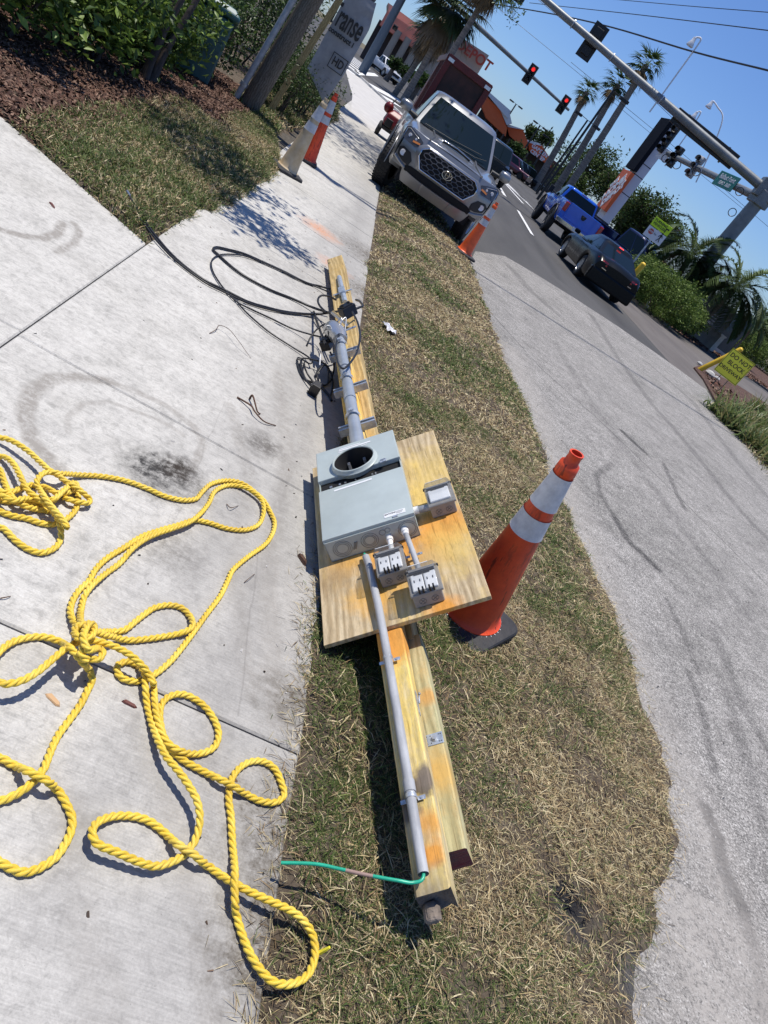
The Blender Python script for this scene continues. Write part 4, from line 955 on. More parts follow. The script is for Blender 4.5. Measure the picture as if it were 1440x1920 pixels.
def cone(loc, label, body, refl, rz=0, tip=None, h=.915, flange=None, group=None, base_r=.178):
    o = thing('traffic_cone', loc, label, 'traffic cone', rz, group)
    if tip is not None:
        ax_ = (Vector(tip) - Vector(loc)).normalized(); o.rotation_euler = (ax_.to_track_quat('Z', 'Y').to_matrix() @ Matrix.Rotation(rz, 3, 'Z')).to_euler()
    b = base_r; mb = MB()
    def sq(r_, z, k=7):
        out = []
        for q in range(4):
            cx_, cy_ = ((1, 1), (-1, 1), (-1, -1), (1, -1))[q]
            for i in range(k):
                a = math.pi / 2 * (q + i / (k - 1)); cr = .055
                out.append((cx_ * (r_ - cr) + cr * math.cos(a), cy_ * (r_ - cr) + cr * math.sin(a), z))
        return out
    mb.rings([sq(b - .004, 0), sq(b, .006), sq(b, .028), sq(b - .006, .036), sq(b - .05, .046)])
    bs = mb.build('rubber_base', M_RUB, o, smooth=30)
    mb = MB()
    for k in range(34):
        a = 2 * math.pi * k / 34; mb.box((.139 * math.cos(a), .139 * math.sin(a), .0445), (.006, .004, .003), Matrix.Rotation(a, 3, 'Z'))
    tag(mb.build('moulded_dots', M_REFL, bs), kind=None)
    r0, r1 = .118, .030
    rad = lambda t: r0 + (r1 - r0) * t
    mb = MB(); z0 = .046; H = h - z0
    prof = [(.136, z0 - .004), (.136, z0 + .004), (.126, z0 + .010), (r0, z0 + .022)]
    for t in (.1, .2, .3, .4, .5, .6, .7, .8, .88): prof.append((rad(t), z0 + H * t))
    prof += [(rad(.895), z0 + H * .895), (rad(.90) + .004, z0 + H * .90), (rad(.945) + .004, z0 + H * .945), (rad(.95) - .006, z0 + H * .955), (rad(.97) - .006, z0 + H * .985), (rad(1) - .001, z0 + H * .992), (rad(1) - .001, z0 + H), (rad(1) - .008, z0 + H), (rad(1) - .010, z0 + H * .9)]
    mb.lathe(prof, 40); mb.build('cone_body', body, o, smooth=50)
    for t0, t1 in ((.555, .665), (.715, .885)):
        mb = MB(); p_ = []
        for k in range(9):
            t = t0 + (t1 - t0) * k / 8; p_.append((rad(t) + .0028 + (.0012 if k in (0, 8) else 0), z0 + H * t))
        mb.lathe(p_, 40); mb.build('reflective_band', refl, o, smooth=50)
    return o
nb = at(877, 1160, .045); rr_ = ray(1078, 856); best = None
for k in np.arange(.5, 3, .002):
    q = _C + rr_.normalized() * float(k)
    e = abs((q - nb).length - .90)
    if best is None or e < best[0] or (abs(e - best[0]) < .02 and q.z > best[1].z): best = (e, q)
NEAR_TIP = best[1]
cone(nb, 'large scuffed orange cone leaning behind the yellow board', M_ORG, M_REFLD, .35, NEAR_TIP)
g3 = at(868, 476, .02); cone(g3, 'bright orange cone standing in front of the silver pickup', M_ORG2, M_REFL, .2, base_r=.19)
g1 = at(536, 322, .0); cone(g1, 'faded tan cone with white bands beside the grass', M_FADE, M_REFL, .5, tip=g1 + Vector((.03, 0, 1)))
g2 = at(574, 303, 0); cone(g2, 'red orange cone directly behind the faded tan cone', M_ORG, M_REFL, .1, tip=g2 + Vector((-.07, .0, 1)), h=.93, base_r=.15)

# ================================================================== small litter
M_CHIP = mat('bark_brown', (.10, .05, .03), .9, var=.4, vscale=40)
def litter(name, px_, py_, L_, W_, H_, m, label, rz, cat):
    mb = MB(); rr = random.Random(int(px_)); pts = [(-L_ / 2, -W_ * .3), (-L_ * .3, -W_ / 2), (L_ * .35, -W_ * .4), (L_ / 2, 0), (L_ * .3, W_ * .45), (-L_ * .35, W_ / 2)]
    a = [mb.p((x, y, 0)) for x, y in pts]; b = [mb.p((x * .85, y * .7, H_ * rr.uniform(.6, 1.2))) for x, y in pts]
    mb.face(a[::-1]); mb.face(b)
    for i in range(6): mb.face((a[i], a[(i + 1) % 6], b[(i + 1) % 6], b[i]))
    o = mb.build(name, m); o.location = at(px_, py_, .001); o.rotation_euler = (0, 0, rz); return tag(o, label, cat)
litter('bark_chip', 566, 1051, .062, .018, .014, M_CHIP, 'brown stick of bark on the concrete left of the plywood board', -.9, 'bark')
litter('dry_leaf', 100, 1312, .05, .018, .004, mat('leaf_tan', (.52, .33, .17), .7), 'tan curled leaf below the lifted rope loop at the left edge', -.5, 'leaf')
litter('dry_leaf', 243, 1320, .045, .014, .005, mat('leaf_maroon', (.13, .045, .035), .6), 'small maroon leaf left of the paired rope strands', -.1, 'leaf')
litter('dry_leaf', 98, 385, .07, .018, .006, mat('leaf_maroon', (.13, .045, .035), .6), 'red brown leaf near the scrub rings on the far driveway slab', -.8, 'leaf')
# crumpled white paper on the verge
mb = MB(); rr = random.Random(3)
mb.grid(lambda u, v: ((u - .5) * .16 + rr.uniform(-.008, .008), (v - .5) * .075 + rr.uniform(-.008, .008), .012 + rr.uniform(0, .032)), 8, 4)
o = mb.build('paper_scrap', mat('paper_white', (.72, .72, .72), .6)); o.location = at(727, 620, .03); o.rotation_euler = (0, 0, -.9); tag(o, 'crumpled white paper scrap on the grass beside the far timber', 'paper')
# loose twigs and pebbles on the concrete: one heap each
def twig(p, r=.0022, label='', name='twig', m=None):
    mb = MB(); P = spline([at(x, y, .004 + z) for x, y, z in p], 5); mb.tube(P, [r * (1 - .5 * i / len(P)) for i in range(len(P))], 6)
    return tag(mb.build(name, m or M_CHIP), label, 'twig')
twig([(393, 625, 0), (405, 618, .01), (412, 610, .02), (430, 618, .03), (448, 640, .03), (462, 660, .01), (471, 672, 0)], .0022, 'thin curved twig below the black cable loops')
twig([(445, 745, 0), (470, 760, .015), (478, 772, .02), (495, 790, .01), (517, 798, 0)], .005, 'dark torn root bits on the concrete right of the twig')
twig([(468, 748, 0), (474, 742, .03), (482, 770, .01), (488, 776, 0)], .006, 'dark brown clod beside the torn root bits')
twig([(425, 945, 0), (433, 952, .01), (447, 948, 0)], .002, 'small twig inside the upper rope loop')
twig([(458, 1092, 0), (470, 1082, .01), (478, 1076, 0)], .0015, 'small twig right of the long rope run')
twig([(0, 1122, 0), (10, 1120, .004), (20, 1118, 0)], .002, 'short dark twig at the left edge above the rope eye')
# yellow cord and stake at the near verge
twig([(600, 1786, .03), (612, 1780, .05), (618, 1776, .06)], .006, 'short yellow plastic tie poking from the grass beside the last rope loop', 'plastic_tie', mat('tie_yellow', (.85, .75, .05), .5))
twig([(858, 1846, .03), (885, 1870, .025), (920, 1900, .02), (950, 1925, .02)], .003, 'thin yellow string lying in the grass at the bottom of the picture', 'string', MATS['tie_yellow'])
twig([(831, 1790, .02), (838, 1810, .04), (845, 1835, .02)], .0022, 'thin yellow orange string end above the longer string', 'string', mat('tie_orange', (.85, .55, .08), .5))
# specks of grit swept over the concrete
N = 260; V, F = [], []
P = []
for k in range(N):
    x = random.choice((random.uniform(-.75, .68), random.gauss(.55, .12))); y = random.choice((random.uniform(.7, 9), random.uniform(4.5, 9)))
    P.append((x, y, 0))
P = np.array(P)
tag(chips('grit', P - np.array([0, 0, .010]), .012, .007, [(.06, .045, .035), (.14, .09, .06), (.02, .02, .02), (.60, .58, .55)], 'dark bark crumbs and grit scattered over the concrete walk'), 'dark bark crumbs and grit scattered over the concrete walk', 'grit')
P = []
for k in range(260): P.append((random.uniform(2.6, 5.5), random.uniform(1.2, 8), -.008))
chips('grit', np.array(P) - np.array([0, 0, .008]), .012, .009, [(.05, .05, .05), (.10, .09, .08), (.5, .48, .45)], 'loose stones scattered over the old asphalt')['category'] = 'grit'
# ================================================================== vehicles (local frame: front towards -y, front axle at y = 0, ground z = 0)
def paint(name, c, metal=.3, rough=.32): return mat(name, c, rough, metal=metal, coat=.8, var=.06, vscale=3)
M_GLASS = mat('car_glass', (.006, .012, .014), .05, spec=.32)
M_TYRE = mat('tyre_rubber', (.018, .018, .019), .8, var=.3, vscale=30)
M_RIMS = mat('alloy_rim', (.45, .46, .47), .3, metal=.8); M_RIMB = mat('black_rim', (.015, .015, .016), .35)
M_CHR = mat('chrome', (.65, .66, .68), .12, metal=1); M_TRIM = mat('black_trim', (.014, .014, .015), .5)
M_TAIL = mat('tail_lamp_red', (.42, .01, .012), .2, coat=.6); M_TAILON = mat('brake_lamp_lit', (1.0, .06, .05), .3, emit=2.2)
M_LAMPW = mat('lamp_white', (.75, .76, .78), .12, spec=.8, coat=1); M_UNDER = mat('underbody', (.010, .010, .010), .9)

def wheel(parent, x, y, r, w, rim, steer=0, spokes=6, tread=True):
    mb = MB(); s_ = 1 if x > 0 else -1; N = 40
    prof = [(r * .60, -w / 2 + .015), (r * .78, -w / 2), (r * .93, -w / 2 + .012), (r - .004, -w / 2 + .035), (r, -w * .2), (r, w * .2), (r - .004, w / 2 - .035), (r * .93, w / 2 - .012), (r * .78, w / 2), (r * .60, w / 2 - .015)]
    mb.M = Matrix.Rotation(R(90), 4, 'Y'); mb.lathe([(a, b) for a, b in prof], N)
    if tread:
        for k in range(N):
            a = 2 * math.pi * (k + .5) / N
            for b in (-.36, -.12, .12, .36): mb.box(((r + .001) * math.cos(a + b * .12), (r + .001) * math.sin(a + b * .12), b * w), (.012, r * 2 * math.pi / N * .62, w * .17), Matrix.Rotation(a, 3, 'Z'))
    t = mb.build('wheel', M_TYRE, parent, smooth=30); t.location = (x, y, r); t.rotation_euler = (0, 0, steer)
    mb = MB(); mb.M = Matrix.Rotation(R(90), 4, 'Y'); o_ = s_ * w / 2
    mb.lathe([(r * .62, o_ * .96), (r * .60, o_ * .92), (r * .56, o_ * .5), (r * .54, o_ * .2), (.001, o_ * .2)], 32)
    for k in range(spokes):
        a = 2 * math.pi * k / spokes; mb.box((r * .33 * math.cos(a), r * .33 * math.sin(a), o_ * .70), (r * .52, r * .15, .03), Matrix.Rotation(a, 3, 'Z'))
    mb.cyl((0, 0, o_ * .3), (0, 0, o_ * .82), r * .14, n=14)
    mb.build('rim', rim, t, smooth=35); return t
def rr_ring(z, yf, yb, w, bow=.08, crn=.12, taper=1.0, n=9):
    """closed ring of a cabin cross-section at height z"""
    pts = []
    for i in range(n): u = -1 + 2 * i / (n - 1); pts.append((w * (1 - crn * .15) * u, yf + bow * u * u + (crn * .4 if abs(u) == 1 else 0), z))
    for i in range(1, n): t = i / n; pts.append((w + .02 * math.sin(math.pi * t), yf + bow + crn + (yb - yf - bow - crn * 1.6) * t, z))
    for i in range(n): u = 1 - 2 * i / (n - 1); pts.append((w * (1 - crn * .15) * taper * u, yb - (crn * .4 if abs(u) == 1 else 0), z))
    for i in range(1, n): t = 1 - i / n; pts.append((-w - .02 * math.sin(math.pi * t), yf + bow + crn + (yb - yf - bow - crn * 1.6) * t, z))
    return pts
def greenhouse(o, body, zb, zt, yf0, yf1, yb0, yb1, w0, w1, bow=.08, pillar=(), rear=True, crown=.05):
    """cabin: body-coloured shell + separate glass panes"""
    def yf(z): return yf0 + (yf1 - yf0) * (z - zb) / (zt - zb)
    def yb(z): return yb0 + (yb1 - yb0) * (z - zb) / (zt - zb)
    def w(z):
        t = (z - zb) / (zt - zb); return w0 + (w1 - w0) * t ** 1.15
    rings = [rr_ring(z, yf(z), yb(z), w(z), bow) for z in [zb + (zt - zb) * k / 6 for k in range(7)]]
    H = zt - zb
    rings.append(rr_ring(zt + crown * .45, yf1 + .05, yb1 - .03, w1 - .035, bow * .9)); rings.append(rr_ring(zt + crown * .8, yf1 + .14, yb1 - .12, w1 - .12, bow * .8)); rings.append(rr_ring(zt + crown, yf1 + .35, yb1 - .35, w1 * .6, bow * .5))
    mb = MB(); mb.rings(rings); g = mb.build('cabin', body, o, smooth=40)
    m_ = .05
    def ws(u, v):
        z = zb + .035 + (H - .085) * v; ww = w(z) - .075; x = (2 * u - 1) * ww; q = (2 * u - 1) * ww / w(z)
        return (x, yf(z) + bow * q * q - .004, z)
    mb = MB(); mb.grid(ws, 12, 6); mb.build('windshield', M_GLASS, o, smooth=60)
    if rear:
        def rw(u, v):
            z = zb + .05 + (H - .10) * v; x = (2 * u - 1) * (w(z) - .10); return (x, yb(z) + .004, z)
        mb = MB(); mb.grid(rw, 8, 4); mb.build('rear_window', M_GLASS, o, smooth=60)
    segs = [0] + list(pillar) + [1]
    for s_ in (-1, 1):
        for a, b in zip(segs, segs[1:]):
            def sw(u, v):
                z = zb + .03 + (H - .08) * v; y0 = yf(z) + bow + .10; y1 = yb(z) - .10; t = a + (b - a) * (.03 + .94 * u)
                t0 = (y0 + (y1 - y0) * t); q = (t0 - (yf(z) + bow + .12)) / (yb(z) - yf(z) - bow - .19)
                return (s_ * (w(z) + .024 * math.sin(math.pi * max(0, min(1, q))) + .003), t0, z)
            mb = MB(); mb.grid(sw, 6, 5); mb.build('side_window', M_GLASS, o, smooth=60)
    return g
def body_rings(ys, fn):
    return [fn(y) for y in ys]
def arch(y, yc, r, zc): 
    d = abs(y - yc); return zc + math.sqrt(r * r - d * d) if d < r else None
def lower_body(o, mat_, ys, hw, ztop, zsh, zb, wheels, name='body', crownx=.05, front=None, tuck=.03, xin=.88, caps=True):
    """loft of half profiles; hw(y), ztop(y), zsh(y), zb(y); wheels = [(yc, r_arch, zc)]"""
    rings = []
    for y in ys:
        W = hw(y); T = ztop(y); S = zsh(y); B = zb(y)
        for yc, ra, zc in wheels:
            a = arch(y, yc, ra, zc)
            if a: B = max(B, min(a, S - .06))
        half = [(W - tuck - .03, B), (W - tuck * .6, B + (S - B) * .12), (W, B + (S - B) * .5), (W - .006, B + (S - B) * .82), (W - .025, S), (W - .07, S + (T - S) * .55), (W * xin, S + (T - S) * .82), (W * .66, T - crownx * .42), (W * .36, T - crownx * .12), (0, T)]
        ring = [(x, y, z) for x, z in half] + [(-x, y, z) for x, z in half[-2::-1]]
        if front: ring = [(x, front(x, z, y), z) for x, _, z in ring]
        rings.append(ring)
    mb = MB(); mb.rings(rings, True, caps); return mb.build(name, mat_, o, smooth=38)
def poly_on(o, name, pts, yfn, depth, m, smooth=None, bevel=0, parent=None):
    """outline in (x,z) wrapped on the nose surface y = yfn(x,z), pushed inwards by depth"""
    P = []
    for (a, b) in zip(pts, pts[1:] + pts[:1]):
        for k in range(4): P.append((a[0] + (b[0] - a[0]) * k / 4, a[1] + (b[1] - a[1]) * k / 4))
    cx_ = sum(p[0] for p in P) / len(P); cz_ = sum(p[1] for p in P) / len(P); K = 5; mb = MB(); rings = []
    for k in range(K): t = 1 - k / K; rings.append([mb.p((cx_ + (x - cx_) * t, yfn(cx_ + (x - cx_) * t, cz_ + (z - cz_) * t), cz_ + (z - cz_) * t)) for x, z in P])
    back = [mb.p((x, yfn(x, z) + depth, z)) for x, z in P]; n_ = len(P)
    for a, b in zip([back] + rings, rings):
        for i in range(n_): mb.face((a[i], a[(i + 1) % n_], b[(i + 1) % n_], b[i]))
    c = mb.p((cx_, yfn(cx_, cz_), cz_))
    for i in range(n_): mb.face((rings[-1][i], rings[-1][(i + 1) % n_], c))
    return mb.build(name, m, parent or o, smooth=35, bevel=bevel)
def strip_on(mb, pts, yfn, r, n=6, off=0.0):
    mb.tube([(x, yfn(x, z) + off, z) for x, z in pts], r, n)

# ------------------------------------------------------------------ silver pickup facing the camera
M_SIL = paint('silver_paint', (.26, .265, .27), .55, .32)
tac = thing('pickup_truck', (1.47, 13.885, 0), 'silver pickup truck parked facing the camera on the verge', 'pickup truck')
def YF(x, z, y=None):
    b = -.925 + .17 * abs(x / .92) ** 2.8 + .05 * abs(x / .92) ** 1.5
    b += max(0, z - .86) * .45 + max(0, .60 - z) * .10
    return b
fr = lambda x, z, y: max(y, YF(x, z)) if y < -.55 else y
hw_ = lambda y: .905 + .035 * math.exp(-((y) / .42) ** 2) + .03 * math.exp(-((y - 3.24) / .45) ** 2) - .02 * (y < -.7)
zt_ = lambda y: (1.075 + .085 * min(1, (y + .93) / 1.2)) if y < .7 else (1.16 if y < 2.55 else 1.20)
zs_ = lambda y: 1.0 + .07 * min(1, max(0, (y + .6) / 1.2)) + (.10 if y > 2.5 else 0)
zb_ = lambda y: .50 if y < -.5 else .42
ysl = [-.93, -.90, -.85, -.80, -.74, -.68, -.6, -.52, -.47, -.42, -.36, -.28, -.2, -.1, 0, .1, .2, .28, .36, .42, .47, .52, .62, .8, 1.1, 1.5, 1.9, 2.3, 2.52, 2.72, 2.77, 2.85, 2.95, 3.1, 3.24, 3.4, 3.53, 3.63, 3.71, 3.76, 4.0, 4.3, 4.42]
lower_body(tac, M_SIL, ysl, hw_, zt_, zs_, zb_, [(0, .47, .40), (3.24, .47, .40)], front=fr, caps=False)
mb = MB(); mb.grid(lambda u, v: ((2 * u - 1) * .86, YF((2 * u - 1) * .86, .50 + .56 * v), .50 + .56 * v), 24, 10); mb.build('nose_panel', M_SIL, tac, smooth=60)
greenhouse(tac, M_SIL, 1.12, 1.70, .40, 1.18, 2.62, 2.42, .80, .635, .10, (.45,), crown=.06)
# bed walls and tail
mb = MB(); mb.box((0, 3.55, .85), (1.5, 1.7, .6)); mb.build('bed', M_TRIM, tac)
mb = MB(); mb.box((0, 1.7, .42), (1.35, 5.0, .22)); mb.box((0, -.2, .45), (1.0, .9, .3)); mb.build('underbody', M_UNDER, tac)
# grille
off = lambda d: (lambda x, z: YF(x, z) + d)
hexo = [(-.44, .965), (.44, .965), (.535, .895), (.535, .80), (.42, .635), (-.42, .635), (-.535, .80), (-.535, .895)]
grow = lambda P, k, kz=None: [(x * k, .80 + (z - .80) * (kz or k)) for x, z in P]
sur = poly_on(tac, 'grille_surround', grow(hexo, 1.13, 1.17), off(-.028), .06, M_SIL, bevel=.006)
mb = MB(); 
for a, b in zip(hexo, hexo[1:] + hexo[:1]): strip_on(mb, [(a[0] + (b[0] - a[0]) * k / 6, a[1] + (b[1] - a[1]) * k / 6) for k in range(7)], YF, .012, 8, -.038)
mb.build('grille_frame', M_CHR, sur, smooth=60)
grl = poly_on(tac, 'grille', hexo, off(-.033), .03, M_UNDER)
mb = MB(); cw, ch = .118, .068
def inhex(x, z): return .64 < z < .96 and abs(x) < (.535 if .80 <= z <= .895 else (.42 + (z - .635) / .165 * .115 if z < .80 else .535 - (z - .895) / .07 * .095)) - .008
for r_ in range(-1, 9):
    for c_ in range(-6, 7):
        cx_ = c_ * cw + (cw / 2 if r_ % 2 else 0); cz_ = .59 + r_ * ch * .78
        H_ = [(cx_ + dx * cw / 2, cz_ + dz * ch / 2) for dx, dz in ((-1, .45), (-1, -.45), (0, -1), (1, -.45))]
        for a, b in zip(H_, H_[1:]):
            if inhex(*a) and inhex(*b): strip_on(mb, [a, b], YF, .0065, 5, -.040)
mb.build('honeycomb', mat('grille_grey', (.16, .16, .165), .3, metal=.5), grl, smooth=60)
# emblem: three interlocking ovals
mb = MB(); bz = .80; yb_ = YF(0, bz) - .052
def oval(cx_, cz_, a, b, r_):
    N = 28; mb.tube([(cx_ + a * math.cos(2 * math.pi * k / N), yb_, cz_ + b * math.sin(2 * math.pi * k / N)) for k in range(N + 1)], r_, 6, False)
oval(0, bz, .088, .062, .007); oval(0, bz + .006, .030, .050, .0055); oval(0, bz + .026, .062, .024, .0055)
mb.build('emblem', M_CHR, grl, smooth=60)
mb = MB(); mb.rings([[(.095 * math.cos(2 * math.pi * k / 28), yb_ + d, bz + .069 * math.sin(2 * math.pi * k / 28)) for k in range(28)] for d in (.016, .004)]); mb.build('emblem_backing', M_TRIM, grl)
# lights, fog lamps, bumper
for s_ in (-1, 1):
    S = lambda P: [(s_ * x, z) for x, z in P]
    hl = poly_on(tac, 'headlight', S([(.915, .925), (.905, 1.03), (.85, 1.065), (.66, 1.015), (.565, .975), (.585, .905), (.66, .855), (.86, .865)]), off(-.012), .05, mat('headlight_dark', (.05, .052, .056), .12, coat=1))
    mb = MB()
    for cx_, rr2 in ((.80, .030), (.69, .020)):
        yy = YF(cx_, .95) - .016; mb.rings([[(s_ * cx_ + r2 * math.cos(2 * math.pi * k / 20), yy + d, .955 + r2 * math.sin(2 * math.pi * k / 20)) for k in range(20)] for r2, d in ((rr2, 0), (rr2 * .9, -.008), (rr2 * .6, -.003), (.003, -.006))])
    mb.build('projector', M_LAMPW, hl, smooth=40)
    mb = MB(); strip_on(mb, S([(.885, .90), (.885, 1.015), (.84, 1.04), (.66, .985)]), YF, .007, 6, -.016); mb.build('lamp_trim', M_CHR, hl, smooth=60)
    poly_on(tac, 'turn_lamp', S([(.72, .895), (.60, .915), (.605, .94), (.72, .925)]), off(-.020), .02, mat('amber_lens', (.55, .20, .06), .2), parent=hl)
    fb = poly_on(tac, 'fog_bezel', S([(.86, .735), (.80, .775), (.66, .755), (.585, .66), (.60, .575), (.70, .58), (.83, .63)]), off(-.014), .04, M_TRIM)
    mb = MB(); yy = YF(.765, .685) - .022
    mb.rings([[(s_ * .765 + r2 * math.cos(2 * math.pi * k / 20), yy + d, .690 + r2 * math.sin(2 * math.pi * k / 20)) for k in range(20)] for r2, d in ((.05, .01), (.045, -.006), (.036, -.002), (.003, -.004))]); mb.build('fog_lamp', M_LAMPW, fb, smooth=40)
    mb = MB(); strip_on(mb, S([(.86, .60), (.72, .545), (.62, .52)]), YF, .022, 8, -.008); mb.build('bumper_corner', M_SIL, tac, smooth=60)
    # mirror: arm + shell + glass
    mb = MB(); mb.tube([(s_ * .80, .56, 1.17), (s_ * .96, .55, 1.19)], [.05, .035], 8)
    ma = mb.build('mirror', M_TRIM, tac, smooth=50)
    mb = MB(); mb.rings([[(s_ * (1.045 + a * wx * math.copysign(abs(math.cos(t)) ** .6, math.cos(t))), yy, 1.235 + a * .082 * math.copysign(abs(math.sin(t)) ** .6, math.sin(t))) for t in [2 * math.pi * k / 20 for k in range(20)]] for yy, a, wx in ((.46, .45, .10), (.475, .8, .105), (.51, 1.0, .105), (.60, 1.0, .105), (.615, .9, .105))])
    mb.build('mirror_shell', M_SIL, ma, smooth=60)
    # wheel arches lips
    for yc in (0, 3.24):
        mb = MB(); mb.tube([(s_ * (.925 + .006), yc + .475 * math.cos(R(a)), .40 + .475 * math.sin(R(a))) for a in range(-2, 183, 8)], 0.009, 6); mb.build('fender_lip', M_SIL, tac, smooth=60)
    mb = MB(); mb.box((s_ * .86, 1.6, .93), (.02, .5, .02)); 
poly_on(tac, 'lower_intake', [(-.64, .565), (-.55, .595), (.55, .595), (.64, .565), (.62, .49), (-.62, .49)], off(-.034), .05, M_UNDER)
skid = MB(); 
def skf(u, v):
    x = (2 * u - 1); w_ = .66 - .05 * (1 - v); zz = .325 + .155 * v - .03 * abs(x) ** 3 * (1 - v)
    notch = .018 if (abs(abs(x) - .42) < .03) else 0
    return (x * w_, YF(x * w_, .55) - .055 + .05 * (1 - v) ** 1.4 + notch + .06 * abs(x) ** 6, zz + .03 * abs(x) ** 4)
skid.grid(skf, 48, 8); skid.grid(lambda u, v: (skf(u, 1)[0], skf(u, 1)[1] + .10 * v, skf(u, 1)[2] + .004 * v), 48, 2)
skid.build('skid_plate', mat('skid_silver', (.26, .26, .265), .38, metal=.5), tac, smooth=50)
mb = MB(); mb.box((0, -.55, .43), (1.2, .5, .12)); mb.build('engine_tray', M_UNDER, tac)
# hood scoop
mb = MB()
mb.rings([[(x * s2, yy, 1.085 + .05 * (yy + .9) + hh * math.cos(x / .36 * 1.4) ** .8) for x in [-.36 + .06 * k for k in range(13)]] + [(.36 * s2, yy, 1.02), (-.36 * s2, yy, 1.02)] for yy, hh, s2 in ((-.22, .035, .95), (-.20, .058, 1.0), (.0, .055, .98), (.25, .025, .9), (.42, .0, .8))])
sc_ = mb.build('hood_scoop', M_SIL, tac, smooth=40)
mb = MB(); mb.tube([(-.27, -.226, 1.140), (0, -.236, 1.158), (.27, -.226, 1.140)], .017, 8); mb.build('scoop_opening', M_UNDER, sc_, smooth=60)
mb = MB(); mb.tube([(-.30, -.222, 1.125), (-.30, -.222, 1.15), (-.25, -.226, 1.160), (0, -.236, 1.180), (.25, -.226, 1.160), (.30, -.222, 1.15), (.30, -.222, 1.125), (0, -.235, 1.137), (-.30, -.222, 1.125)], .006, 6); mb.build('scoop_rim', M_CHR, sc_, smooth=60)
mb = MB()
for s_ in (-1, 1): mb.tube([(s_ * .50, -.80, 1.075), (s_ * .42, -.2, 1.13), (s_ * .44, .4, 1.165)], .018, 8)
mb.build('hood_crease', M_SIL, tac, smooth=60)
mb = MB(); mb.tube([(-.62, .475, 1.18), (-.1, .50, 1.22), (.5, .62, 1.30)], .005, 6); mb.tube([(0.05, .475, 1.18), (.4, .50, 1.21), (.62, .58, 1.27)], .005, 6); mb.build('wiper', M_TRIM, tac)
mb = MB(); mb.box((0, .46, 1.155), (1.3, .10, .02)); mb.build('cowl', M_TRIM, tac)
wheel(tac, -.81, 0, .385, .255, M_RIMS, -.28); wheel(tac, .81, 0, .385, .255, M_RIMS, -.28); wheel(tac, -.81, 3.24, .385, .255, M_RIMS); wheel(tac, .81, 3.24, .385, .255, M_RIMS)

